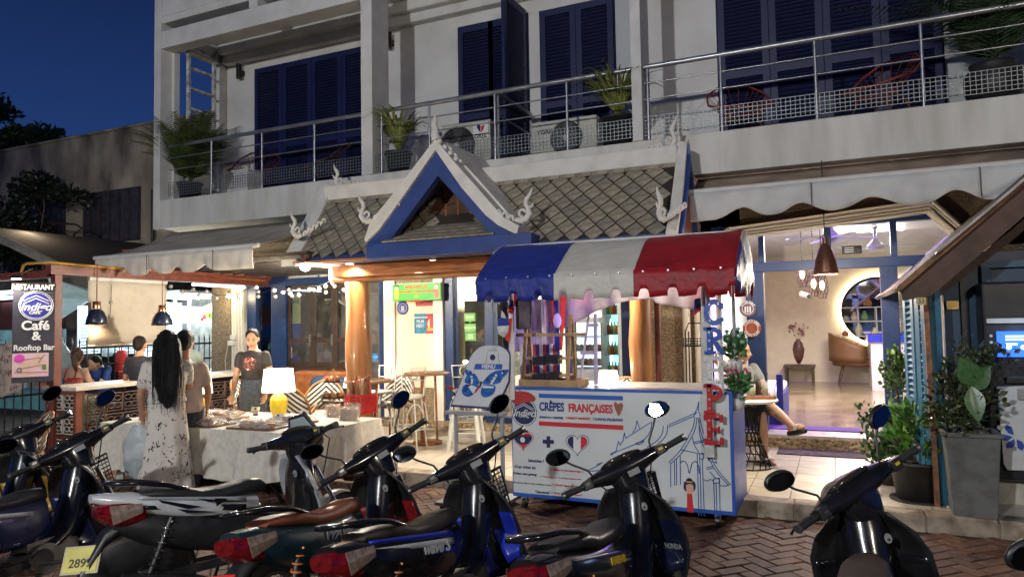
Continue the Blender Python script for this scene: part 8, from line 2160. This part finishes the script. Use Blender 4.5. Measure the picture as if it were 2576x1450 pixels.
    if basket:
        g=MB().at(St);w0,w1,d0,d1,z0,z1=.12,.17,.08,.13,.62,.86;cy=.78
        for j in range(9):
            t=j/8;w_,d,z=w0+(w1-w0)*t,d0+(d1-d0)*t,z0+(z1-z0)*t;g.tube([(-w_,cy-d,z),(w_,cy-d,z),(w_,cy+d,z),(-w_,cy+d,z)],.003 if j < 8 else .008,n=4,closed=True)
        for k in range(15):
            u=-1+2*k/14
            for s_ in (-1,1): g.tube([(u*w0,cy+s_*d0,z0),(u*w1,cy+s_*d1,z1)],.003,n=4)
        for k in range(10):
            u=-1+2*k/9
            for s_ in (-1,1): g.tube([(s_*w0,cy+u*d0,z0),(s_*w1,cy+u*d1,z1)],.003,n=4)
            g.tube([(-w0,cy+u*d0,z0),(w0,cy+u*d0,z0)],.003,n=4)
        g.build('front_basket',M_black,q,local=True);MB().at(St).bar((0,.5,.72),(0,.72,.64),.03,.02).build('basket_bracket',M_black,q,local=True)
    k=Matrix.Diagonal((sc,sc,sc,1))
    q.scale=(sc,sc,sc);place(q,(x,y,0),h,0,-ln)
    return q
SM=lambda n,c,**k: mat(n,c,k.get('r',.3),var=k.get('v',.08),coat=k.get('coat',.5))
seat_b=mat('seat_vinyl_black',(.022,.022,.024),.42,var=.1,bump=.15,bscale=60);seat_br=mat('seat_vinyl_brown',(.22,.07,.035),.45,var=.12,bump=.1);seat_ol=mat('seat_vinyl_worn',(.05,.045,.035),.4,var=.3)
bl_p,rd_p,nv_p=SM('bike_blue',(.012,.03,.36)),SM('bike_red',(.22,.010,.015)),SM('bike_navy',(.012,.02,.09));gb=M_gb
wht=SM('bike_white',(.50,.52,.53),v=.1);silv=SM('bike_silver',(.3,.32,.34))
yel_plate,red_b=mat('plate_yellow',(.55,.5,.08),.5,var=.15),mat('plate_red',(.6,.03,.02),.45,var=.05)
bike('motorbike with brown vinyl seat, dark red inner leg shield and red bordered plate',(-2.487,3.317,-.074,.21,.909,.95),seat_br,rd_p,SM('bike_bluegreen',(.008,.025,.035)),plate=(yel_plate,red_b,'3517'),side_word=('WAVE',silv),basket=False,smirror=('r','l'),word='125')
bike('motorbike with bright blue leg shield, worn black seat and blue white side stripes',(-1.845,3.295,-.153,.215,.734,.95),seat_ol,bl_p,gb,plate=(mat('plate_dark',(.05,.05,.05),.5),M_mb,''),word='FEKON',side_word=('wave S',wht),basket=True,decal=[(bl_p,.06,.035),(wht,.02,.035),(bl_p,-.02,.03)])
bike('all black motorbike whose left mirror flashes, parked right before the stall',(-.949,3.479,-.164,.237,.585,.94),seat_b,mat('deep_navy_gloss',(.006,.009,.03),.2,coat=.6),gb,plate=(mat('plate_dark',(.05,.05,.05),.5),M_mb,''),word='HONDA',side_word=('wave',mat('decal_yellow',(.65,.45,.03),.5,var=0)),basket=True,mirror_glow=True,decal=[(wht,-.01,.012),(nv_p,.02,.03)])
bike('black motorbike with grey brown seat alone at the right near the plants',(.192,3.274,-.045,.173,.769,.95),mat('seat_grey_brown',(.11,.08,.06),.5,var=.2),gb,nv_p,plate=None,word='',basket=False)
bike('white and black scooter with yellow plate facing the bread table',(-3.42,3.40,-.42,.10,.45,.98),seat_b,silv,wht,plate=(yel_plate,mat('plate_edge',(.4,.38,.2),.5),'2899'),scooter=True,smirror=(),visor=True,decal=[(gb,.02,.04),(silv,.075,.03)],springs=False)
bike('dark blue motorbike with wire basket behind the breeze block wall corner',(-4.561,2.813,.088,.155,.952,.95),seat_b,nv_p,nv_p,word='HONDA',basket=True,decal=[(wht,.03,.03)],springs=False)
bike('dark motorbike with yellow fork cover at the left picture edge',(-5.42,3.0,.12,.17,.75,.95),seat_b,mat('bike_mustard',(.35,.2,.03),.35,coat=.4),gb,word='',basket=False,springs=False)
bike('motorbike mostly outside the lower right corner, showing one round mirror',(.93,2.42,-.05,.15,.75,.95),seat_b,gb,gb,word='',springs=False)
# ------------------------------------------------------------------ people
M_skin=mat('skin_tan',(.40,.21,.13),.5,var=.06,scale=12);M_skin2=mat('skin_light',(.50,.29,.19),.5,var=.05,scale=12)
M_hair=mat('black_hair',(.008,.006,.006),.5,var=.3,bump=1.,bscale=40,stretch=(9,9,.5),spec=.35);M_hairb=mat('brown_hair',(.09,.045,.025),.4,var=.3,bump=.4,bscale=60,stretch=(6,6,.6))
M_eye=mat('eye_dark',(.01,.008,.008),.3,var=0);M_lip=mat('lips',(.32,.07,.06),.45,var=0)
def lerp(a,b,t): return V(a).lerp(V(b),t)
def blob(name,parts,m,parent,vox=.011,smooth=6,F=None):
    """union of tapered tubes and ellipsoids fused into one skin by a voxel remesh"""
    b=MB()
    if F is not None: b.at(F)
    for p in parts:
        if p[0] == 't':
            pts,rs=[V(x) for x in p[1]],p[2]
            # rounded ends
            b.tube(pts,rs,n=12)
            b.ell(pts[0],rs[0]*.99,12,8);b.ell(pts[-1],rs[-1]*.99,12,8)
        elif p[0] == 'e': b.ell(p[1],p[2],16,12,M=p[3] if len(p) > 3 else None)
        elif p[0] == 'l': # loft of horizontal ellipses (centre, rx, ry)
            secs=[[V(c)+V((math.cos(2*PI*i/20)*rx,math.sin(2*PI*i/20)*ry,0)) for i in range(20)] for c,rx,ry in p[1]]
            b.loft(secs)
    o=b.build(name,m,parent,local=True)
    md=o.modifiers.new('remesh','REMESH');md.mode='VOXEL';md.voxel_size=vox;md.use_smooth_shade=True
    if smooth:
        s=o.modifiers.new('smooth','SMOOTH');s.factor=.5;s.iterations=smooth
    return o
def head_parts(c,yaw=0.,pitch=0.,k=1.):
    H=Matrix.Translation(V(c)) @ Matrix.Rotation(yaw,4,'Z') @ Matrix.Rotation(pitch,4,'X');H3=H.to_3x3();P=lambda x,y,z: H @ V((x*k,y*k,z*k))
    return H,[('e',P(0,-.01,.02),(.076*k,.095*k,.10*k),H3),('e',P(0,.025,-.045),(.056*k,.062*k,.068*k),H3),('e',P(0,.045,-.085),(.028*k,.03*k,.022*k),H3),('t',[P(0,.085,.01),P(0,.103,-.028)],[.009*k,.014*k]),
               ('e',P(-.077,-.005,-.01),(.012*k,.02*k,.03*k),H3),('e',P(.077,-.005,-.01),(.012*k,.02*k,.03*k),H3),('e',P(.045,.055,-.03),(.024*k,.024*k,.026*k),H3),('e',P(-.045,.055,-.03),(.024*k,.024*k,.026*k),H3)]
def face(q,H,k=1.,F=None):
    X=(F or Matrix.Identity(4)) @ H
    for s_ in (-1,1):
        b=MB().at(X);b.ell((s_*.031*k,.079*k,.012*k),(.014*k,.006*k,.006*k),10,6).build('eye',M_eye,q,local=True)
        b=MB().at(X);b.tube([(s_*.016*k,.088*k,.034*k),(s_*.034*k,.086*k,.040*k),(s_*.052*k,.074*k,.034*k)],[.003*k,.0035*k,.002*k],n=5);b.build('eyebrow',M_hair,q,local=True)
    MB().at(X).ell((0,.087*k,-.058*k),(.022*k,.008*k,.007*k),12,6).build('lips',M_lip,q,local=True)
def hand_parts(w_,d,side,curl=.5,k=1.,palm=None):
    """w_: wrist, d: forearm direction; five fingers that curl"""
    w_,d=V(w_),V(d).normalized();pl=V(palm) if palm else V((side,0,0));a=d.cross(pl).normalized();n=a.cross(d).normalized() # n ~ palm normal, a across the palm
    out_=[('e',w_+d*.045*k,(.018*k,.04*k,.05*k),Matrix((n,a,d)).transposed())]
    for i,(off,L_,r_) in enumerate(((-.030,.068,.0085),(-.010,.078,.009),(.010,.073,.0088),(.030,.058,.008))):
        b0=w_+d*.08*k+a*off*k;c1=(d-n*curl*.5).normalized();c2=(d-n*curl*1.6).normalized();b1=b0+c1*L_*.5*k;b2=b1+c2*L_*.5*k
        out_.append(('t',[b0-d*.02*k,b0,b1,b2],[.010*k,r_*k,r_*.95*k,r_*.8*k]))
    t0=w_+d*.02*k-a*.022*k;out_.append(('t',[t0,t0+(d*.6-a*.8).normalized()*.035*k,t0+(d*.9-a*.5-n*.3).normalized()*.068*k],[.013*k,.011*k,.009*k]))
    return out_
def limb(a,b_,c,r): return ('t',[a,lerp(a,b_,.5),b_,lerp(b_,c,.35),c],[r[0],(r[0]*.95+r[1]*.05),r[1],r[1]*1.02,r[2]])
def person(label,loc,rz,J,skin=M_skin,sc=1.,group=None):
    """J: joints in metres, x right, y forward, z up; returns the root and its frame"""
    q=thing('person',label,'person',(0,0,0),0,group)
    H,hp=head_parts(J['head'],J.get('yaw',0),J.get('pitch',0))
    parts=hp +[('t',[J['neck'],lerp(J['neck'],J['head'],.55)],[.055,.048])]
    ch,wa,pe=V(J['chest']),V(J['waist']),V(J['pelvis'])
    nk=V(J['neck'])
    parts += [('l',[(pe-V((0,0,.10)),.13,.10),(pe,.158,.115),(lerp(pe,wa,.6),.135,.10),(wa,.118,.085),(lerp(wa,ch,.5),.135,.10),(ch,.155,.105),(lerp(ch,nk,.45),.16,.09),(lerp(ch,nk,.8),.10,.065),(nk,.055,.05)])]
    for s_,nm in ((-1,'l'),(1,'r')):
        sh_,el_,wr=J['sh_'+nm],J['el_'+nm],J['wr_'+nm]
        parts += [limb(sh_,el_,wr,(.047,.036,.024)),('e',sh_,(.055,.05,.052))]
        parts += hand_parts(wr,V(wr)-V(el_),s_,J.get('curl',.5),1.,J.get('palm_'+nm))
        hp_,kn,an=J['hip_'+nm],J['kn_'+nm],J['an_'+nm]
        parts += [limb(hp_,kn,an,(.088,.056,.036)),('t',[lerp(kn,an,.15)+V((0,-.01,0)),lerp(kn,an,.35)+V((0,-.015,0)),lerp(kn,an,.7)],[.05,.055,.04])]
        tdir=V(J.get('toe_'+nm,(0,1,-.25))).normalized();parts += [('t',[V(an)-tdir*.03-V((0,0,.02)),V(an)+tdir*.08-V((0,0,.03)),V(an)+tdir*.17-V((0,0,.035))],[.036,.034,.022])]
    blob('body',parts,skin,q)
    q.scale=(sc,sc,sc)
    return q,H
def stand(over=None):
    J=dict(head=(0,.01,1.50),neck=(0,-.01,1.36),chest=(0,0,1.20),waist=(0,.0,1.02),pelvis=(0,0,.90),
             sh_l=(-.155,0,1.275),el_l=(-.20,-.02,1.02),wr_l=(-.21,.06,.80),sh_r=(.155,0,1.275),el_r=(.20,-.02,1.02),wr_r=(.21,.06,.82),
             hip_l=(-.085,0,.86),kn_l=(-.09,.01,.47),an_l=(-.09,-.02,.08),hip_r=(.085,0,.86),kn_r=(.09,.01,.47),an_r=(.09,-.02,.08))
    if over: J.update(over)
    return J
def sit(over=None,seat=.46):
    J=dict(head=(0,.05,seat+.72),neck=(0,.02,seat+.58),chest=(0,0,seat+.40),waist=(0,-.01,seat+.2),pelvis=(0,0,seat+.09),
             sh_l=(-.165,.0,seat+.52),el_l=(-.2,.12,seat+.27),wr_l=(-.15,.32,seat+.27),sh_r=(.165,0,seat+.52),el_r=(.2,.12,seat+.27),wr_r=(.15,.32,seat+.27),
             hip_l=(-.085,.03,seat+.06),kn_l=(-.1,.42,seat+.04),an_l=(-.1,.42,.08),hip_r=(.085,.03,seat+.06),kn_r=(.1,.42,seat+.04),an_r=(.1,.42,.08))
    if over: J.update(over)
    return J
FT=bpy.data.textures.new('cloth_folds','CLOUDS');FT.noise_scale=.11;FT.noise_depth=1
def folds(o,s=.014):
    d=o.modifiers.new('folds','DISPLACE');d.texture=FT;d.strength=s;d.mid_level=.5;d.texture_coords='LOCAL'
    return o
def shirt(q,J,m,sl=.5,hem=None,g=.014,name='shirt',loose=0.):
    ch,wa,pe,nk=V(J['chest']),V(J['waist']),V(J['pelvis']),V(J['neck'])
    hz=hem if hem is not None else pe
    parts=[('l',[(hz,.15+g+loose,.112+g+loose),(wa,.128+g+loose,.095+g+loose),(lerp(wa,ch,.5),.142+g,.105+g),(ch,.160+g,.110+g),(lerp(ch,nk,.45),.152+g,.088+g),(lerp(ch,nk,.78),.10+g,.065+g),(lerp(ch,nk,.9),.07,.06)])]
    for nm in 'lr':
        sh_,el_,wr=V(J['sh_'+nm]),V(J['el_'+nm]),V(J['wr_'+nm])
        if sl <= 1: e_=lerp(sh_,el_,sl);parts += [('t',[sh_,e_],[.055+g*.4,.05+g*.4])]
        else: parts += [('t',[sh_,el_,lerp(el_,wr,sl-1)],[.062,.05,.042])]
    return folds(blob(name,parts,m,q,.012,4))
def trousers(q,J,m,k=1.,to=1.,g=.012,name='trousers'):
    pe=V(J['pelvis']);parts=[('l',[(pe-V((0,0,.08)),.15+g,.115+g),(pe,.165+g,.12+g),(pe+V((0,0,.10)),.14+g,.10+g)])]
    for nm in 'lr':
        a,b_,c=V(J['hip_'+nm]),V(J['kn_'+nm]),V(J['an_'+nm])
        parts += [('t',[a,b_]+([lerp(b_,c,to)] if to > 0 else []),[.098+g,.066+g]+([.055+g] if to > 0 else []))] if to >= 0 else [('t',[a,lerp(a,b_,1+to)],[.1+g,.085+g])]
    return folds(blob(name,parts,m,q,.013,4))
def skirt(q,z0,z1,r0,r1,m,name='skirt',y=0,fold=.012,ry=.75):
    b=MB();b.grid(lambda u,v: ((r0+(r1-r0)*v+fold*v*math.sin(u*2*PI*9))*math.cos(2*PI*u),y+ry*(r0+(r1-r0)*v+fold*v*math.sin(u*2*PI*9))*math.sin(2*PI*u),z0+(z1-z0)*v),60,10)
    return b.build(name,m,q,local=True,solid=.004)
def hair_long(q,H,L_,m=M_hair,w_=.13):
    P=lambda x,y,z: tuple(H @ V((x*1.2,y*1.1,z)))
    parts=[('e',P(0,-.025,.035),(.088,.100,.100),H.to_3x3()),('t',[P(-.06,-.03,.0),P(-.07,-.05,-.15),P(-.07,-.07,-L_*.7)],[.05,.05,.03]),('t',[P(.06,-.03,.0),P(.07,-.05,-.15),P(.07,-.07,-L_*.7)],[.05,.05,.03]),
             ('t',[P(0,-.06,.0),P(0,-.09,-.2),P(0,-.11,-.4),P(0,-.11,-L_)],[.08,.075,.07,.04]),('t',[P(-.05,-.07,-.1),P(-.05,-.1,-.35),P(-.04,-.11,-L_*.93)],[.05,.055,.03]),('t',[P(.05,-.07,-.1),P(.05,-.1,-.35),P(.04,-.11,-L_*.95)],[.05,.055,.03])]
    rn=random.Random(3);b=MB()
    for k in range(110):
        t=rn.uniform(-1,1);s_=rn.uniform(.75,1.12);e_=rn.uniform(-.03,.03)
        b.tube([P(.07*t,-.10-.0*abs(t),.06),P(.088*t,-.155+.05*abs(t),-.12),P(.098*t+e_*.4,-.185+.05*abs(t),-.3*s_),P(.085*t+e_,-.165+.04*abs(t)+e_*.5,-L_*.8*s_),P(.07*t+e_*1.6,-.15+e_,-L_*1.04*s_)],[.003,.004,.004,.003,.001],n=4)
    b.build('hair_strands',m,q,local=True,kind='stuff')
    return blob('hair',parts,m,q,.012,5)
def hair_cap(q,H,m=M_hair,tail=None,bun=False,short=True):
    P=lambda x,y,z: tuple(H @ V((x,y,z)))
    parts=[('e',P(0,-.027,.040),(.086,.096,.090),H.to_3x3()),('e',P(0,-.06,-.01),(.075,.06,.08),H.to_3x3())]
    if tail: parts += [('t',[P(*p) for p in tail],[.03,.042,.035,.012][:len(tail)])]
    return blob('hair',parts,m,q,.011,4)
# seller behind the table
M_tee=mat('dark_tee',(.03,.026,.03),.8,var=.15);M_denim=mat('dark_denim',(.05,.06,.08),.8,var=.25,scale=25);M_jean=mat('denim_skirt',(.07,.09,.12),.8,var=.25,scale=25)
J=stand(dict(wr_l=(-.20,.12,.80),wr_r=(.2,.14,.80),el_l=(-.22,-.01,1.03),el_r=(.22,-.01,1.03),head=(0,.03,1.485),pitch=-.38,yaw=.2,palm_l=(-.3,-1,0),palm_r=(.3,-1,0)))
q,H=person('young woman in dark tee with sparkling print standing behind the bread table',None,0,J,M_skin2,.99)
shirt(q,J,M_tee,.45,hem=V((0,0,.98)));skirt(q,1.0,.55,.145,.19,M_jean)
face(q,H);hair_cap(q,H,tail=[(-.0,-.10,.05),(.03,-.14,.0),(.05,-.13,-.12),(.05,-.12,-.2)])
b=MB();rn=random.Random(6)
for k in range(240):
    a_,z_=rn.uniform(-1,1),rn.uniform(-1,1)
    if a_*a_+z_*z_ > 1: continue
    c_=V((a_*.085,.128-.03*a_*a_,1.185+z_*.085));n_=V((rn.uniform(-.4,.4),1,rn.uniform(-.4,.4))).normalized();u_=n_.cross(V((0,0,1))).normalized()*.006;w_=n_.cross(u_).normalized()*.006
    b.add([c_-u_-w_,c_+u_-w_,c_+u_+w_,c_-u_+w_],[(0,1,2,3)])
b.build('sequin_print',mat('sequins',(.6,.22,.18),.15,metal=.7,var=.3,scale=80),q,local=True,kind='stuff')
blob('shoe',[('e',(-.09,.05,.05),(.045,.12,.04))],M_dark,q);blob('shoe',[('e',(.09,.05,.05),(.045,.12,.04))],M_dark,q)
MB().tube([(.2+.028*math.cos(t),.13+.02*math.sin(t),.83) for t in [2*PI*i/12 for i in range(12)]],.006,n=5,closed=True).build('bracelet',M_chr if 'M_chr' in globals() else M_steel,q,local=True)
p=atY(640,850,6.72);place(q,(p.x-.02,6.72,TZ-.02),R(203))
# long haired woman in patterned dress, seen from behind, holding a plastic bag
def spots(name,base,spot,scale=9,thr=.42):
    m=mat(name,base,.75,var=0);nt=m.node_tree;N=nt.nodes;L=nt.links;b=N['Principled BSDF']
    tc=N.new('ShaderNodeTexCoord');v=N.new('ShaderNodeTexVoronoi');v.inputs['Scale'].default_value=scale;nz=N.new('ShaderNodeTexNoise');nz.inputs['Scale'].default_value=scale*1.5
    mx0=N.new('ShaderNodeMix');mx0.data_type='VECTOR';mx0.inputs[0].default_value=.18;L.new(tc.outputs['Object'],mx0.inputs[4]);L.new(nz.outputs['Color'],mx0.inputs[5]);L.new(mx0.outputs[1],v.inputs['Vector'])
    lt=N.new('ShaderNodeMath');lt.operation='LESS_THAN';lt.inputs[1].default_value=thr;L.new(v.outputs['Distance'],lt.inputs[0])
    mx=N.new('ShaderNodeMix');mx.data_type='RGBA';L.new(lt.outputs[0],mx.inputs[0]);mx.inputs[6].default_value=(*base,1);mx.inputs[7].default_value=(*spot,1);L.new(mx.outputs[2],b.inputs['Base Color'])
    return m
M_flor=spots('patterned_dress',(.60,.56,.50),(.02,.02,.022),14,.27)
J=stand(dict(head=(0,.04,1.50),sh_l=(-.16,.02,1.29),el_l=(-.22,.0,1.03),wr_l=(-.20,.07,.80),sh_r=(.16,.0,1.29),el_r=(.20,.14,1.08),wr_r=(.12,.36,1.10),pitch=-.35,palm_r=(0,0,1),curl=.9))
q,H=person('long haired woman in white dress with black pattern holding a plastic bag',None,0,J,M_skin,1.04)
shirt(q,J,M_flor,.62,hem=V((0,0,.95)),g=.02,loose=.01);skirt(q,1.02,.10,.15,.24,M_flor,'long_skirt',fold=.02)
hair_long(q,H,.62);face(q,H)
for s_ in (-1,1): blob('shoe',[('e',(s_*.09,.05,.04),(.045,.12,.04))],M_dark,q)
b=MB();b.box((.12,.48,1.13),(.075,.15,.01),rx=R(25));b.build('phone',M_dark,q,local=True)
place(q,(-6.0,4.98,0),R(52))
WQ=q
h_=frame((-6.0,4.98,0),R(52)) @ V((-.21*1.04,.10*1.04,.70*1.04))
bag=thing('shopping_bag','translucent white plastic bag held low by the long haired woman','plastic bag',h_-V((0,0,.45)))
M_pl=mat('thin_plastic',(.55,.62,.62),.25,alpha=.72,bump=.8,bscale=10,var=.1)
b=MB();secs=[]
for k in range(14):
    v=k/13;z=h_.z+.06-.52*v;r_=.02+.15*math.sin(PI*min(1,.15+.72*v))**1.3;cx,cy=h_.x-.02*v,h_.y-.03*v
    secs.append([(cx+math.cos(t)*r_*(1+.12*math.sin(5*t+k*.6)),cy+math.sin(t)*r_*.75*(1+.12*math.sin(4*t+k)),z) for t in [2*PI*i/24 for i in range(24)]])
b.loft(secs);b.build('bag_skin',M_pl,bag)
MB().box(h_+V((-.03,-.03,-.34)),(.16,.12,.12),rz=.3).build('bag_contents',mat('bag_blue',(.08,.1,.2),.6,var=.3),bag)
MB().tube([h_+V((-.03,0,.0)),h_+V((0,0,.08)),h_+V((.03,0,0))],.006,n=5).build('bag_handle',M_pl,bag)
# person in pale shirt and dark trousers just behind her
J=stand(dict(head=(0,.04,1.54),el_l=(-.2,.1,1.06),wr_l=(-.12,.28,1.05),el_r=(.22,.02,1.05),wr_r=(.2,.14,.86)))
q,H=person('person in pale pink shirt and dark trousers beside the patterned dress',None,0,J,M_skin,1.02)
shirt(q,J,mat('pale_shirt',(.48,.38,.32),.8,var=.1),.6,hem=V((0,0,.84)),g=.022,loose=.02);trousers(q,J,M_denim);hair_cap(q,H);face(q,H)
for s_ in (-1,1): blob('shoe',[('e',(s_*.09,.05,.05),(.048,.13,.045))],M_dark,q)
place(q,(-6.13,5.3,0),R(42))
# person in dark tee further back at the left
J=stand();q,H=person('person in a plain dark tee half hidden left of the long haired woman',None,0,J,M_skin,1.0)
shirt(q,J,mat('navy_tee',(.012,.016,.03),.8),.6);trousers(q,J,M_denim);hair_cap(q,H);face(q,H)
for s_ in (-1,1): blob('shoe',[('e',(s_*.09,.05,.05),(.048,.13,.045))],M_dark,q)
p=atY(352,900,7.0);place(q,(p.x,7.0,0),R(20))
# seated woman in a red floral camisole, back to us
M_cami=spots('red_floral',(.36,.02,.02),(.6,.5,.42),16,.3)
J=sit(dict(head=(0,.03,1.28),neck=(0,.0,1.13),chest=(0,0,.95),waist=(0,0,.77),pelvis=(0,0,.66),sh_l=(-.17,0,1.06),sh_r=(.17,0,1.06),el_l=(-.22,.08,.82),el_r=(.22,.08,.82),wr_l=(-.15,.28,.86),wr_r=(.15,.28,.86),yaw=.5,
             hip_l=(-.09,.03,.62),hip_r=(.09,.03,.62),kn_l=(-.1,.4,.6),kn_r=(.1,.4,.6),an_l=(-.1,.42,.2),an_r=(.1,.42,.2)))
q,H=person('seated woman in red floral camisole with ponytail, back turned, by the low wall',None,0,J,M_skin2,1.)
blob('camisole',[('l',[((0,0,.64),.172,.128),((0,0,.77),.138,.108),((0,0,.9),.155,.12),((0,0,.97),.165,.118)])],M_cami,q)
for s_ in (-1,1): MB().tube([(s_*.09,-.105,.97),(s_*.10,-.075,1.07),(s_*.10,-.02,1.11),(s_*.09,.08,1.0)],.008,n=6).build('strap',mat('strap_red',(.25,.01,.02),.7),q,local=True)
hair_cap(q,H,M_hairb,tail=[(0,-.10,.05),(0,-.15,.0),(.02,-.15,-.14),(.03,-.12,-.24)]);face(q,H)
skirt(q,.70,.30,.17,.25,mat('khaki_skirt',(.22,.2,.12),.8),'skirt',y=.1,ry=1.2)
p=atY(190,935,6.9);place(q,(p.x,6.9,.06),R(8))
MB_=thing('wicker_stool','pale wicker seat under the woman in the red camisole','stool',(p.x,6.9,0));MB().cyl((p.x,6.9,.0),(p.x,6.9,.62),.2,.22,n=18).build('seat_body',mat('wicker',(.3,.22,.1),.7,var=.3,scale=40,bump=.6,bscale=60),MB_)
# child in blue leaning on one hand
J=sit(dict(head=(0,.10,.99),pitch=-.5,wr_r=(.06,.2,.86),el_r=(.17,.24,.68),wr_l=(-.1,.3,.7)),.38)
q,H=person('child in blue polo shirt leaning the head on one hand by the fence',None,0,J,M_skin2,1.)
shirt(q,J,mat('royal_polo',(.02,.06,.25),.7,var=.1),.6);trousers(q,J,M_denim);hair_cap(q,H);face(q,H)
p=atY(252,915,7.6);place(q,(p.x,7.6,.2),R(185))
o=MB().bx((p.x-.25,7.5,.2),(p.x+.25,7.9,.55)).build('bench',M_dwood,None);tag(o,'dark bench the child in blue sits on','bench')
# man in pale tee, back turned, at the juice stall
J=stand(dict(el_r=(.27,.06,1.1),wr_r=(.22,.28,1.06),el_l=(-.26,.06,1.1),wr_l=(-.2,.28,1.06)))
q,H=person('man in pale tee with back turned at the bright juice stall',None,0,J,M_skin,1.02)
shirt(q,J,mat('mint_tee',(.42,.5,.46),.8,var=.06),.55,hem=V((0,0,.84)),g=.03,loose=.02);trousers(q,J,M_denim);hair_cap(q,H);face(q,H)
for s_ in (-1,1): blob('shoe',[('e',(s_*.09,.05,.05),(.048,.13,.045))],M_dark,q)
p=atY(465,860,8.6);place(q,(p.x,8.6,.0),R(38))
# man seated at the round table on the right, legs crossed, hand behind his head
TS_=.14
J=sit(dict(head=(0,.0,1.17),neck=(0,-.02,1.03),chest=(0,-.04,.86),waist=(0,-.02,.66),pelvis=(0,0,.55),sh_l=(-.17,-.03,.98),sh_r=(.17,-.03,.98),el_r=(.40,.06,1.10),wr_r=(.18,.0,1.24),el_l=(-.2,.14,.75),wr_l=(-.05,.32,.76),palm_r=(-1,0,0),
             hip_l=(-.09,.03,.5),hip_r=(.09,.03,.5),kn_l=(.0,.47,.60),an_l=(.04,.86,.44),kn_r=(.10,.45,.50),an_r=(.07,.44,.09),toe_l=(.0,.8,.25),yaw=.9,pitch=-.1),.44)
q,H=person('man in grey shirt and shorts sitting cross legged with a hand on his head',None,0,J,M_skin2,1.03)
shirt(q,J,mat('grey_shirt',(.22,.23,.22),.8,var=.1),.5);trousers(q,J,mat('dark_shorts',(.03,.035,.05),.8),to=-.15,name='shorts');hair_cap(q,H);face(q,H)
for (a,d) in ((J['an_l'],V((0,.8,.25)).normalized()),(J['an_r'],V((0,1,-.25)).normalized())):
    a=V(a);so=blob('sandal',[('t',[a-d*.05-V((0,0,.06)),a+d*.08-V((0,0,.07)),a+d*.19-V((0,0,.075))],[.032,.034,.03])],M_dark,q)
    for k in range(3): c_=a+d*(.075+.018*k)-V((0,0,.01));s2=d.cross(V((0,0,1))).normalized();MB().tube([c_-s2*.045-V((0,0,.04)),c_-s2*.03+V((0,0,.012)),c_+s2*.03+V((0,0,.012)),c_+s2*.045-V((0,0,.04))],.0055,n=5).build('sandal_stripe',M_card if 'M_card' in globals() else M_white,so,local=True)
p=atY(1868,930,8.75);place(q,(p.x,8.75,TZ),R(-138))
ch=thing('side_chair','dark chair under the seated man at the entrance table','chair',(p.x,8.75,TZ));cx_,cy_=p.x,8.78
MB().bx((cx_-.22,cy_-.2,TZ+.40),(cx_+.22,cy_+.22,TZ+.44)).build('seat',M_dwood,ch,bevel=.01)
for a in (-.19,.19):
    for c in (-.17,.19): MB().bx((cx_+a-.02,cy_+c-.02,TZ),(cx_+a+.02,cy_+c+.02,TZ+.4)).build('leg',M_dwood,ch)
MB().bx((cx_-.22,cy_+.19,TZ+.44),(cx_+.22,cy_+.23,TZ+.85)).build('backrest',M_dwood,ch,bevel=.01)
# person partly visible at the far left edge: patterned clothes on a rack
p=atY(18,935,6.4);o=MB().grid(lambda u,v: (p.x-.25+.5*u,6.4+.06*math.sin(u*9)+.03*math.sin(v*7),p.z-.35+.75*v-.05*math.sin(u*6)),16,14).build('hanging_dress',spots('market_dress',(.35,.3,.26),(.12,.03,.05),12,.4),None,solid=.01);tag(o,'patterned dress hanging at the far left below the hanging sign','dress')
